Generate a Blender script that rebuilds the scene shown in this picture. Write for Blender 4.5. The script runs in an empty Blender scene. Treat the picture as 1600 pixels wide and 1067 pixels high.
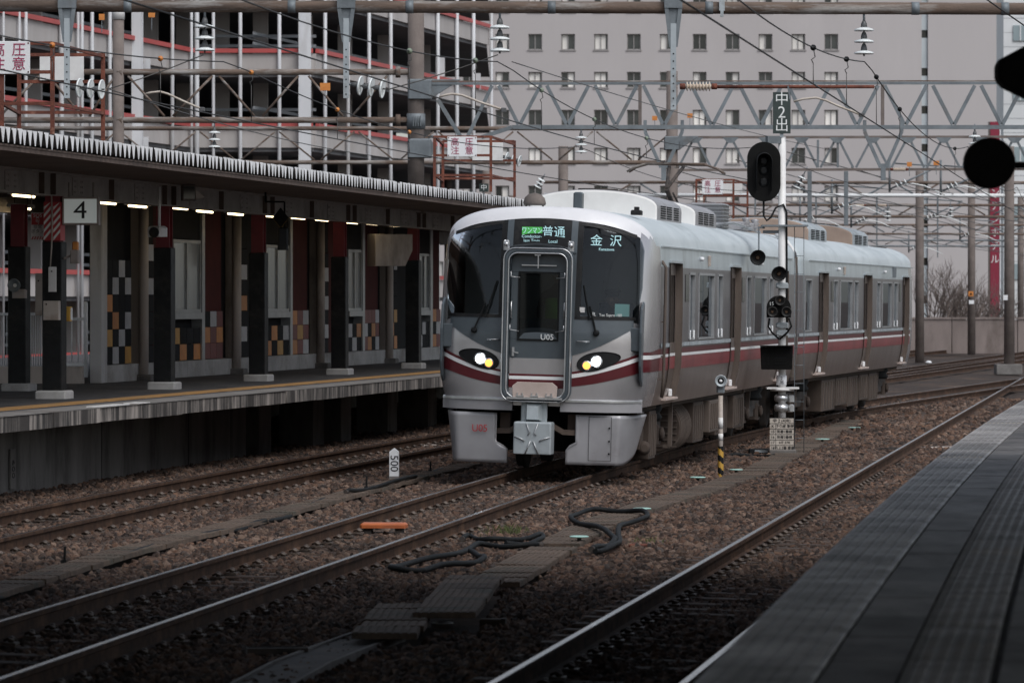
import bpy, math, random
import numpy as np
from mathutils import Vector, Matrix

random.seed(7)
RNG = np.random.default_rng(11)
SC = bpy.context.scene
COL = SC.collection
PI = math.pi
R = math.radians

# ------------------------------------------------------------------ camera
FPX, HOR, ZC = 6700.0, 471.0, 2.35        # focal length in photo pixels, horizon row, eye height over the rails
cam_d = bpy.data.cameras.new('camera')
cam = bpy.data.objects.new('camera', cam_d)
COL.objects.link(cam)
cam.location = (0, 0, ZC)
cam.rotation_euler = (R(90), 0, 0)
cam_d.sensor_width = 36
cam_d.lens = 36 * FPX / 1600
cam_d.shift_y = -(533.5 - HOR) / 1600
cam_d.clip_start = 0.5
cam_d.clip_end = 3000
cam_d.dof.use_dof = True
cam_d.dof.focus_distance = 61.0
cam_d.dof.aperture_fstop = 5.6
SC.camera = cam

# ------------------------------------------------------------------ sky, sun, exposure
world = bpy.data.worlds.new('World')
SC.world = world
world.use_nodes = True
wn = world.node_tree
wn.nodes.clear()
sky = wn.nodes.new('ShaderNodeTexSky')
sky.sky_type = 'NISHITA'
sky.sun_disc = False
sky.sun_elevation = R(52)
sky.sun_rotation = R(145)
sky.air_density = 1.0
sky.dust_density = 2.0
sky.ozone_density = 1.0
hsv = wn.nodes.new('ShaderNodeHueSaturation')
hsv.inputs['Saturation'].default_value = 0.46
bg = wn.nodes.new('ShaderNodeBackground')
bg.inputs['Strength'].default_value = 0.12
wo = wn.nodes.new('ShaderNodeOutputWorld')
wn.links.new(sky.outputs['Color'], hsv.inputs['Color'])
wn.links.new(hsv.outputs['Color'], bg.inputs['Color'])
wn.links.new(bg.outputs['Background'], wo.inputs['Surface'])

sun_d = bpy.data.lights.new('sun', 'SUN')
sun_d.energy = 1.5
sun_d.angle = R(40)
sun_d.color = (1.0, 0.99, 0.98)
sun = bpy.data.objects.new('sun', sun_d)
COL.objects.link(sun)
sun.location = (0, -20, 60)
_e, _a = R(52), R(146)
_dir = Vector((math.sin(_a) * math.cos(_e), math.cos(_a) * math.cos(_e), math.sin(_e)))   # towards the sun
sun.rotation_euler = _dir.to_track_quat('Z', 'Y').to_euler()

vs = SC.view_settings
vs.view_transform = 'Standard'
vs.look = 'None'
vs.gamma = 1.0
vs.use_curve_mapping = False
vs.exposure = 0.28
SC.cycles.use_denoising = True
SC.cycles.max_bounces = 7
SC.cycles.transparent_max_bounces = 12

# ------------------------------------------------------------------ photo geometry
def P(px, py, Y):
    return Vector(((px - 800) / FPX * Y, Y, ZC - (py - HOR) / FPX * Y))
def G(px, py, z=0.0):
    return P(px, py, FPX * (ZC - z) / (py - HOR))

# ------------------------------------------------------------------ materials
def _lin(c):
    return tuple(c[:3]) + (1.0,)
MATS = {}
def pm(name, c1, c2=None, rough=0.6, metal=0.0, scale=4.0, bump=0.0, bscale=None, stretch=(1, 1, 1), lo=0.35, hi=0.65,
       c3=None, s3=1.2, lo3=0.5, hi3=0.7, detail=6.0, rvar=0.0, spec=0.5, rand=0.0, gen=False, coat=0.0, world=False):
    """procedural surface: two colours mixed by noise, an optional third (dirt, rust) by a broader noise, bump, per-object variation"""
    m = bpy.data.materials.new(name)
    m.use_nodes = True
    nt = m.node_tree
    N, Lk = nt.nodes, nt.links
    b = N['Principled BSDF']
    b.inputs['Roughness'].default_value = rough
    b.inputs['Metallic'].default_value = metal
    b.inputs['Specular IOR Level'].default_value = spec
    if coat:
        b.inputs['Coat Weight'].default_value = coat
        b.inputs['Coat Roughness'].default_value = 0.08
    tc = N.new('ShaderNodeTexCoord')
    mp = N.new('ShaderNodeMapping')
    mp.inputs['Scale'].default_value = stretch
    Lk.new(tc.outputs['Generated' if gen else 'Object'], mp.inputs['Vector'])
    if world:
        ge = N.new('ShaderNodeNewGeometry')
        Lk.new(ge.outputs['Position'], mp.inputs['Vector'])
    vec = mp.outputs['Vector']
    c2 = c2 or tuple(x * 0.8 for x in c1)
    nz = N.new('ShaderNodeTexNoise')
    nz.inputs['Scale'].default_value = scale
    nz.inputs['Detail'].default_value = detail
    nz.inputs['Roughness'].default_value = 0.62
    Lk.new(vec, nz.inputs['Vector'])
    mr = N.new('ShaderNodeMapRange')
    mr.inputs['From Min'].default_value = lo
    mr.inputs['From Max'].default_value = hi
    Lk.new(nz.outputs['Fac'], mr.inputs['Value'])
    mx = N.new('ShaderNodeMix')
    mx.data_type = 'RGBA'
    mx.inputs['A'].default_value = _lin(c1)
    mx.inputs['B'].default_value = _lin(c2)
    Lk.new(mr.outputs['Result'], mx.inputs['Factor'])
    col = mx.outputs['Result']
    if c3:
        n3 = N.new('ShaderNodeTexNoise')
        n3.inputs['Scale'].default_value = s3
        n3.inputs['Detail'].default_value = 8
        n3.inputs['Roughness'].default_value = 0.7
        Lk.new(vec, n3.inputs['Vector'])
        m3 = N.new('ShaderNodeMapRange')
        m3.inputs['From Min'].default_value = lo3
        m3.inputs['From Max'].default_value = hi3
        Lk.new(n3.outputs['Fac'], m3.inputs['Value'])
        x3 = N.new('ShaderNodeMix')
        x3.data_type = 'RGBA'
        x3.inputs['B'].default_value = _lin(c3)
        Lk.new(col, x3.inputs['A'])
        Lk.new(m3.outputs['Result'], x3.inputs['Factor'])
        col = x3.outputs['Result']
    if rand:
        oi = N.new('ShaderNodeObjectInfo')
        rr = N.new('ShaderNodeMapRange')
        rr.inputs['To Min'].default_value = 1 - rand
        rr.inputs['To Max'].default_value = 1 + rand
        Lk.new(oi.outputs['Random'], rr.inputs['Value'])
        hv = N.new('ShaderNodeHueSaturation')
        Lk.new(rr.outputs['Result'], hv.inputs['Value'])
        Lk.new(col, hv.inputs['Color'])
        col = hv.outputs['Color']
    Lk.new(col, b.inputs['Base Color'])
    if rvar:
        rm = N.new('ShaderNodeMapRange')
        rm.inputs['To Min'].default_value = max(0.02, rough - rvar)
        rm.inputs['To Max'].default_value = min(1, rough + rvar)
        Lk.new(nz.outputs['Fac'], rm.inputs['Value'])
        Lk.new(rm.outputs['Result'], b.inputs['Roughness'])
    if bump:
        nb = N.new('ShaderNodeTexNoise')
        nb.inputs['Scale'].default_value = bscale or scale * 3
        nb.inputs['Detail'].default_value = 6
        Lk.new(tc.outputs['Object'], nb.inputs['Vector'])
        bp = N.new('ShaderNodeBump')
        bp.inputs['Strength'].default_value = bump
        bp.inputs['Distance'].default_value = 0.02
        Lk.new(nb.outputs['Fac'], bp.inputs['Height'])
        Lk.new(bp.outputs['Normal'], b.inputs['Normal'])
    MATS[name] = m
    return m

def emit(name, c, s):
    m = bpy.data.materials.new(name)
    m.use_nodes = True
    nt = m.node_tree
    b = nt.nodes['Principled BSDF']
    b.inputs['Base Color'].default_value = _lin(c)
    b.inputs['Emission Color'].default_value = _lin(c)
    b.inputs['Emission Strength'].default_value = s
    MATS[name] = m
    return m

def glass(name, tint, ior=1.5, rough=0.02):
    """tinted window glass: what is behind shows through the tint, the sky mirrors by Fresnel"""
    m = bpy.data.materials.new(name)
    m.use_nodes = True
    nt = m.node_tree
    N, Lk = nt.nodes, nt.links
    N.clear()
    o = N.new('ShaderNodeOutputMaterial')
    mix = N.new('ShaderNodeMixShader')
    fr = N.new('ShaderNodeFresnel')
    fr.inputs['IOR'].default_value = ior
    tr = N.new('ShaderNodeBsdfTransparent')
    tr.inputs['Color'].default_value = _lin(tint)
    gl = N.new('ShaderNodeBsdfGlossy')
    gl.inputs['Roughness'].default_value = rough
    gl.inputs['Color'].default_value = (0.9, 0.95, 1, 1)
    Lk.new(fr.outputs['Fac'], mix.inputs['Fac'])
    Lk.new(tr.outputs['BSDF'], mix.inputs[1])
    Lk.new(gl.outputs['BSDF'], mix.inputs[2])
    Lk.new(mix.outputs['Shader'], o.inputs['Surface'])
    MATS[name] = m
    return m

pm('ballast', (0.118, 0.072, 0.053), (0.045, 0.029, 0.023), 0.95, scale=30, c3=(0.19, 0.112, 0.078), s3=0.6, lo3=0.5, hi3=0.75, rand=0.6, bump=0.6, bscale=60)
pm('ballast_bed', (0.05, 0.032, 0.024), (0.017, 0.012, 0.010), 0.98, scale=22, bump=1.0, bscale=26, c3=(0.10, 0.062, 0.04), s3=0.5)
pm('rail_rust', (0.075, 0.042, 0.027), (0.035, 0.022, 0.017), 0.85, spec=0.15, scale=9, stretch=(1, 1, 1), bump=0.2, bscale=60, c3=(0.12, 0.07, 0.045), s3=2)
pm('rail_head', (0.50, 0.48, 0.47), (0.36, 0.34, 0.33), 0.24, metal=1.0, scale=6, stretch=(8, 0.4, 8), rvar=0.1)
pm('sleeper', (0.078, 0.053, 0.041), (0.04, 0.028, 0.022), 0.95, scale=7, bump=0.5, bscale=40, rand=0.25, stretch=(1, 6, 3), world=True)
pm('clip_steel', (0.06, 0.042, 0.033), (0.16, 0.13, 0.11), 0.55, metal=0.35, scale=12, rand=0.3)
pm('concrete', (0.21, 0.20, 0.19), (0.13, 0.122, 0.116), 0.9, scale=3.0, bump=0.3, bscale=40, c3=(0.12, 0.105, 0.095), s3=0.8, world=True)
pm('concrete_pale', (0.50, 0.49, 0.48), (0.38, 0.37, 0.36), 0.88, scale=2.2, bump=0.25, bscale=40, rand=0.08, c3=(0.25, 0.23, 0.21), s3=0.9, world=True)
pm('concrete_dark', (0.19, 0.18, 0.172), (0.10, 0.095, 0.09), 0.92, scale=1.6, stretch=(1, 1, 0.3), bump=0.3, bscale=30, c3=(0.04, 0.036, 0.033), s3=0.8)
pm('edge_stained', (0.36, 0.32, 0.29), (0.028, 0.026, 0.025), 0.9, scale=5.5, stretch=(0.8, 1.3, 0.12), lo=0.34, hi=0.60, c3=(0.04, 0.035, 0.032), s3=1.1, lo3=0.47, hi3=0.60, bump=0.3, bscale=30, world=True)
pm('asphalt_dark', (0.062, 0.06, 0.062), (0.035, 0.034, 0.036), 0.75, scale=5, bump=0.3, bscale=140, c3=(0.10, 0.095, 0.09), s3=0.7, rvar=0.15)
pm('lid_concrete', (0.125, 0.088, 0.064), (0.07, 0.05, 0.038), 0.95, scale=9, bump=0.5, bscale=60, rand=0.18, c3=(0.05, 0.05, 0.038), s3=1.4, world=True)
pm('rust_pipe', (0.15, 0.105, 0.08), (0.085, 0.062, 0.05), 0.85, scale=3.5, stretch=(0.5, 3, 3), bump=0.35, bscale=24, c3=(0.30, 0.285, 0.27), s3=1.6, lo3=0.5, hi3=0.66)
pm('rust_red', (0.20, 0.062, 0.036), (0.085, 0.028, 0.02), 0.85, scale=6, bump=0.5, bscale=40, c3=(0.42, 0.24, 0.17), s3=2.2, lo3=0.6, hi3=0.72)
pm('galv', (0.19, 0.215, 0.232), (0.125, 0.142, 0.155), 0.6, metal=0.25, scale=3, bump=0.15, bscale=30, c3=(0.13, 0.115, 0.105), s3=1.3, lo3=0.56, hi3=0.75)
pm('galv_light', (0.42, 0.46, 0.48), (0.32, 0.36, 0.385), 0.55, metal=0.25, scale=3, bump=0.1, bscale=30, c3=(0.2, 0.2, 0.2), s3=2)
pm('pole_brown', (0.185, 0.155, 0.14), (0.135, 0.112, 0.102), 0.92, scale=2.4, bump=0.35, bscale=30, c3=(0.10, 0.085, 0.078), s3=0.9)
pm('porcelain', (0.80, 0.83, 0.83), (0.70, 0.74, 0.74), 0.22, scale=8, c3=(0.5, 0.47, 0.43), s3=3, lo3=0.6, hi3=0.8)
pm('porcelain_cream', (0.74, 0.66, 0.56), (0.55, 0.45, 0.36), 0.3, scale=8)
pm('iron_cap', (0.13, 0.135, 0.14), (0.075, 0.075, 0.075), 0.6, metal=0.4, scale=10)
pm('wire_dark', (0.035, 0.033, 0.032), (0.02, 0.02, 0.02), 0.6, metal=0.2, scale=5)
pm('wire_grey', (0.11, 0.105, 0.10), (0.07, 0.068, 0.065), 0.55, metal=0.4, scale=5)
pm('orange_plastic', (0.62, 0.24, 0.05), (0.5, 0.17, 0.035), 0.45, scale=6)
pm('green_plastic', (0.22, 0.27, 0.2), (0.15, 0.19, 0.14), 0.5, scale=6)
pm('black_rubber', (0.011, 0.012, 0.013), (0.006, 0.007, 0.007), 0.65, spec=0.2, scale=10, bump=0.2, bscale=80)
pm('black_paint', (0.012, 0.013, 0.014), (0.007, 0.007, 0.008), 0.5, spec=0.25, scale=6, rvar=0.1, c3=(0.035, 0.033, 0.03), s3=2)
pm('black_matte', (0.010, 0.010, 0.010), (0.007, 0.007, 0.007), 0.9, spec=0.15, scale=6)
pm('white_paint', (0.74, 0.74, 0.73), (0.62, 0.61, 0.6), 0.5, scale=4, c3=(0.42, 0.36, 0.31), s3=2.6, lo3=0.58, hi3=0.75)
pm('white_clean', (0.78, 0.79, 0.8), (0.7, 0.71, 0.73), 0.4, scale=3)
pm('cap_white', (0.86, 0.86, 0.87), (0.78, 0.78, 0.79), 0.5, scale=6, rand=0.1, c3=(0.45, 0.42, 0.40), s3=2, lo3=0.6, hi3=0.8, world=True)
pm('roof_steel', (0.30, 0.29, 0.285), (0.2, 0.19, 0.185), 0.6, metal=0.3, scale=2)
pm('soffit_brown', (0.135, 0.098, 0.082), (0.10, 0.072, 0.06), 0.85, scale=1.2, c3=(0.07, 0.05, 0.042), s3=0.5)
pm('girder_grey', (0.34, 0.30, 0.28), (0.26, 0.23, 0.21), 0.75, scale=1.8, c3=(0.12, 0.095, 0.08), s3=1.2, lo3=0.52, hi3=0.75)
pm('column_red', (0.20, 0.018, 0.026), (0.155, 0.013, 0.02), 0.5, scale=2, c3=(0.09, 0.012, 0.015), s3=1.5)
pm('panel_red', (0.085, 0.014, 0.013), (0.06, 0.010, 0.010), 0.75, spec=0.2, scale=2)
pm('panel_black', (0.018, 0.018, 0.02), (0.012, 0.012, 0.013), 0.75, spec=0.15, scale=2)
pm('tile_black', (0.016, 0.017, 0.02), (0.010, 0.010, 0.012), 0.7, spec=0.15, scale=3, rand=0.3)
pm('tile_grey', (0.50, 0.495, 0.51), (0.42, 0.415, 0.43), 0.5, scale=3, rand=0.12)
pm('tile_orange', (0.60, 0.24, 0.055), (0.5, 0.18, 0.04), 0.5, scale=3, rand=0.15)
pm('tile_amber', (0.55, 0.30, 0.06), (0.45, 0.22, 0.04), 0.5, scale=3, rand=0.1)
pm('tile_red', (0.18, 0.025, 0.022), (0.14, 0.018, 0.016), 0.5, scale=3, rand=0.12)
pm('wall_beige', (0.52, 0.455, 0.41), (0.43, 0.375, 0.335), 0.75, scale=2, stretch=(1, 1, 0.3), c3=(0.2, 0.165, 0.14), s3=1.0)
pm('pilaster_grey', (0.62, 0.61, 0.61), (0.52, 0.51, 0.51), 0.8, scale=1.4, stretch=(1, 1, 0.25), c3=(0.26, 0.24, 0.23), s3=1)
pm('aluminium', (0.45, 0.46, 0.47), (0.36, 0.37, 0.38), 0.4, metal=0.6, scale=3)
pm('steel_bright', (0.70, 0.71, 0.72), (0.55, 0.56, 0.57), 0.28, metal=0.8, scale=5)
pm('tactile_yellow', (0.40, 0.215, 0.065), (0.30, 0.16, 0.055), 0.85, scale=3, c3=(0.24, 0.16, 0.08), s3=1.8, lo3=0.48, hi3=0.68, rand=0.1, world=True)
pm('tactile_worn', (0.15, 0.135, 0.125), (0.08, 0.072, 0.067), 0.58, scale=3, c3=(0.16, 0.125, 0.085), s3=0.6, lo3=0.52, hi3=0.72, rand=0.12, rvar=0.2, world=True)
pm('edge_tile', (0.29, 0.275, 0.265), (0.15, 0.14, 0.134), 0.48, scale=2.4, c3=(0.09, 0.082, 0.078), s3=0.7, rand=0.3, rvar=0.2, bump=0.3, bscale=90, world=True)
pm('paving_wet', (0.105, 0.094, 0.086), (0.042, 0.038, 0.035), 0.64, scale=1.6, stretch=(1.6, 0.7, 1), rvar=0.2, bump=0.25, bscale=60, rand=0.38, c3=(0.13, 0.118, 0.11), s3=0.9, world=True)
pm('yellow_box', (0.56, 0.33, 0.06), (0.46, 0.26, 0.045), 0.5, scale=4)
pm('beige_box', (0.45, 0.40, 0.36), (0.36, 0.315, 0.28), 0.6, scale=3, c3=(0.25, 0.19, 0.15), s3=2)
pm('sign_red', (0.45, 0.035, 0.04), (0.38, 0.03, 0.035), 0.5, scale=3)
pm('text_red', (0.36, 0.03, 0.10), (0.28, 0.03, 0.08), 0.6, scale=3)
pm('text_black', (0.015, 0.015, 0.018), (0.012, 0.012, 0.014), 0.6, scale=3)
pm('text_white', (0.75, 0.77, 0.76), (0.66, 0.68, 0.67), 0.5, scale=3)
pm('sign_green', (0.030, 0.045, 0.042), (0.022, 0.034, 0.032), 0.5, scale=3)
pm('table_plate', (0.52, 0.47, 0.41), (0.42, 0.37, 0.32), 0.6, scale=4, c3=(0.3, 0.24, 0.19), s3=2)
pm('mint', (0.42, 0.66, 0.60), (0.32, 0.52, 0.47), 0.5, scale=6)
pm('grass', (0.10, 0.12, 0.035), (0.06, 0.075, 0.02), 0.8, scale=8, rand=0.3)
pm('moss', (0.13, 0.125, 0.04), (0.07, 0.07, 0.025), 0.95, scale=20, bump=0.6)
pm('twig', (0.17, 0.135, 0.12), (0.11, 0.088, 0.078), 0.9, scale=6)
# train
pm('train_upper', (0.50, 0.56, 0.59), (0.42, 0.475, 0.50), 0.32, metal=0.35, scale=1.6, stretch=(1, 1.6, 0.25), c3=(0.33, 0.37, 0.39), s3=1.1, lo3=0.55, hi3=0.72)  # sky reflection put into the colour: paler and bluer than the lower side
pm('train_band', (0.27, 0.26, 0.275), (0.22, 0.21, 0.22), 0.30, metal=0.7, scale=1.4, stretch=(1, 1, 0.3))
pm('train_lower', (0.42, 0.375, 0.36), (0.33, 0.29, 0.27), 0.30, metal=0.8, scale=1.5, stretch=(1, 1, 0.3), c3=(0.22, 0.165, 0.135), s3=0.9, lo3=0.5, hi3=0.75)
pm('train_front', (0.54, 0.53, 0.545), (0.46, 0.45, 0.46), 0.24, metal=0.65, scale=1.5, stretch=(1, 1, 0.4), c3=(0.37, 0.345, 0.335), s3=1.0, lo3=0.55, hi3=0.8)
pm('train_roof', (0.54, 0.59, 0.61), (0.45, 0.50, 0.52), 0.5, metal=0.1, scale=1.6, stretch=(1.5, 0.5, 1), c3=(0.34, 0.385, 0.40), s3=0.8, lo3=0.55, hi3=0.75)
pm('train_visor', (0.74, 0.74, 0.76), (0.66, 0.66, 0.68), 0.35, scale=2, coat=0.3)
pm('train_white', (0.78, 0.77, 0.75), (0.70, 0.69, 0.67), 0.45, scale=2, c3=(0.55, 0.52, 0.49), s3=1.2, lo3=0.58, hi3=0.8)
pm('shroud_dusty', (0.33, 0.245, 0.195), (0.26, 0.19, 0.15), 0.7, scale=2)
pm('train_mask', (0.072, 0.088, 0.10), (0.058, 0.072, 0.083), 0.35, scale=2, coat=0.2)
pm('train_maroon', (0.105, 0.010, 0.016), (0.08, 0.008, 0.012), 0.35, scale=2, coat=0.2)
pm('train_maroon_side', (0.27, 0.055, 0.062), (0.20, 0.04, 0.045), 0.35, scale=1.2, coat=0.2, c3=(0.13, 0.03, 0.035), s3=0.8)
pm('train_stripe', (0.80, 0.80, 0.80), (0.72, 0.72, 0.72), 0.35, scale=2)
pm('skirt_grey', (0.36, 0.355, 0.37), (0.30, 0.295, 0.305), 0.42, metal=0.3, scale=2, c3=(0.2, 0.175, 0.165), s3=1.1, lo3=0.55, hi3=0.8)
pm('dust_brown', (0.078, 0.056, 0.044), (0.044, 0.032, 0.026), 0.9, scale=3, c3=(0.06, 0.045, 0.036), s3=1.3, bump=0.2)  # brown dust, darkened further for the contact shadow under the train
pm('jamb_brown', (0.115, 0.088, 0.072), (0.072, 0.055, 0.045), 0.7, scale=3, stretch=(1, 1, 0.3))
pm('bogie_dark', (0.05, 0.042, 0.038), (0.028, 0.024, 0.022), 0.85, scale=5, c3=(0.10, 0.075, 0.06), s3=2)
pm('coupler_grey', (0.40, 0.44, 0.46), (0.33, 0.365, 0.38), 0.4, metal=0.2, scale=3, coat=0.15, c3=(0.26, 0.27, 0.28), s3=2)
pm('footplate', (0.50, 0.41, 0.37), (0.42, 0.34, 0.30), 0.6, scale=4)
pm('interior_dark', (0.09, 0.094, 0.10), (0.06, 0.063, 0.067), 0.7, scale=2)
pm('interior_wall', (0.36, 0.36, 0.35), (0.3, 0.3, 0.29), 0.6, scale=2)
pm('seat_cloth', (0.07, 0.10, 0.16), (0.05, 0.075, 0.12), 0.9, scale=20)
pm('uniform', (0.022, 0.024, 0.032), (0.016, 0.017, 0.023), 0.85, scale=12)
pm('skin', (0.50, 0.32, 0.24), (0.44, 0.28, 0.21), 0.5, scale=12)
pm('vest_green', (0.16, 0.42, 0.05), (0.12, 0.32, 0.04), 0.7, scale=10)
glass('glass_windshield', (0.46, 0.49, 0.50), 1.42)
glass('glass_train', (0.42, 0.45, 0.45))
glass('glass_clear', (0.75, 0.8, 0.8))
emit('lamp_white', (0.80, 0.92, 1.0), 12)
emit('lamp_warm', (1.0, 0.32, 0.05), 2.8)
emit('tube_light', (1.0, 0.80, 0.48), 4.6)
emit('led_white', (0.42, 0.66, 0.70), 0.42)
emit('led_green', (0.06, 0.34, 0.07), 0.35)
emit('sign_light', (0.80, 0.86, 0.84), 0.10)
emit('screen_teal', (0.25, 0.5, 0.48), 0.35)
# buildings
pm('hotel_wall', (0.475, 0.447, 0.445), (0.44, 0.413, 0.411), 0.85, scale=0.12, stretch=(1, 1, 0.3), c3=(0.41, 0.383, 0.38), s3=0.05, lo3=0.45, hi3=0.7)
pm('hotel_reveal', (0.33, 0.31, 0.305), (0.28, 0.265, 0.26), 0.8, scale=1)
pm('hotel_glass', (0.05, 0.055, 0.055), (0.025, 0.03, 0.03), 0.08, scale=0.3, rand=0.5)
pm('curtain', (0.86, 0.84, 0.80), (0.74, 0.71, 0.67), 0.9, scale=3, stretch=(8, 1, 0.2), rand=0.15)
pm('glazing_blue', (0.55, 0.60, 0.63), (0.48, 0.53, 0.56), 0.3, scale=0.5)
pm('park_white', (0.64, 0.655, 0.68), (0.55, 0.565, 0.59), 0.6, scale=0.8, stretch=(1, 1, 0.3), c3=(0.38, 0.37, 0.365), s3=0.5)
pm('park_spandrel', (0.46, 0.435, 0.428), (0.38, 0.36, 0.35), 0.8, scale=0.6, stretch=(1, 1, 0.3), c3=(0.36, 0.33, 0.315), s3=0.5)
pm('park_red', (0.44, 0.075, 0.072), (0.37, 0.065, 0.06), 0.5, scale=0.6)
pm('park_dark', (0.15, 0.15, 0.155), (0.11, 0.11, 0.115), 0.9, scale=0.6)
pm('park_steel', (0.30, 0.32, 0.34), (0.24, 0.26, 0.28), 0.6, scale=1)
pm('tower_red', (0.24, 0.014, 0.04), (0.20, 0.012, 0.034), 0.5, scale=0.5)
pm('white_facade', (0.70, 0.72, 0.73), (0.63, 0.65, 0.66), 0.5, scale=0.2)
pm('band_bluegrey', (0.30, 0.37, 0.39), (0.25, 0.31, 0.33), 0.4, scale=0.4)
pm('wall_concrete', (0.27, 0.225, 0.21), (0.20, 0.165, 0.152), 0.95, scale=0.9, stretch=(1, 1, 0.3), c3=(0.10, 0.08, 0.07), s3=0.5, bump=0.3, world=True)
pm('car_white', (0.62, 0.60, 0.60), (0.58, 0.56, 0.56), 0.3, scale=1, coat=0.4)
pm('car_glass', (0.02, 0.022, 0.024), (0.015, 0.016, 0.018), 0.1, scale=1)

def stone_mat():
    m = MATS['ballast']
    nt = m.node_tree
    N, Lk = nt.nodes, nt.links
    b = N['Principled BSDF']
    oi = N.new('ShaderNodeObjectInfo')
    cr = N.new('ShaderNodeValToRGB')
    cr.color_ramp.elements[0].color = (0.026, 0.018, 0.015, 1)
    cr.color_ramp.elements[1].color = (0.23, 0.155, 0.115, 1)
    for p_, c_ in ((0.22, (0.058, 0.036, 0.027)), (0.45, (0.12, 0.068, 0.046)), (0.62, (0.075, 0.062, 0.055)), (0.78, (0.155, 0.086, 0.055)), (0.93, (0.165, 0.115, 0.088))):
        e = cr.color_ramp.elements.new(p_)
        e.color = c_ + (1,)
    Lk.new(oi.outputs['Random'], cr.inputs['Fac'])
    # broad damp and rusty zones over the whole bed
    ge = N.new('ShaderNodeNewGeometry')
    nz = N.new('ShaderNodeTexNoise')
    nz.inputs['Scale'].default_value = 0.45
    nz.inputs['Detail'].default_value = 5
    Lk.new(ge.outputs['Position'], nz.inputs['Vector'])
    mr = N.new('ShaderNodeMapRange')
    mr.inputs['From Min'].default_value = 0.3
    mr.inputs['From Max'].default_value = 0.7
    mr.inputs['To Min'].default_value = 0.6
    mr.inputs['To Max'].default_value = 1.3
    Lk.new(nz.outputs['Fac'], mr.inputs['Value'])
    hv = N.new('ShaderNodeHueSaturation')
    Lk.new(cr.outputs['Color'], hv.inputs['Color'])
    Lk.new(mr.outputs['Result'], hv.inputs['Value'])
    Lk.new(hv.outputs['Color'], b.inputs['Base Color'])
stone_mat()

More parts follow.
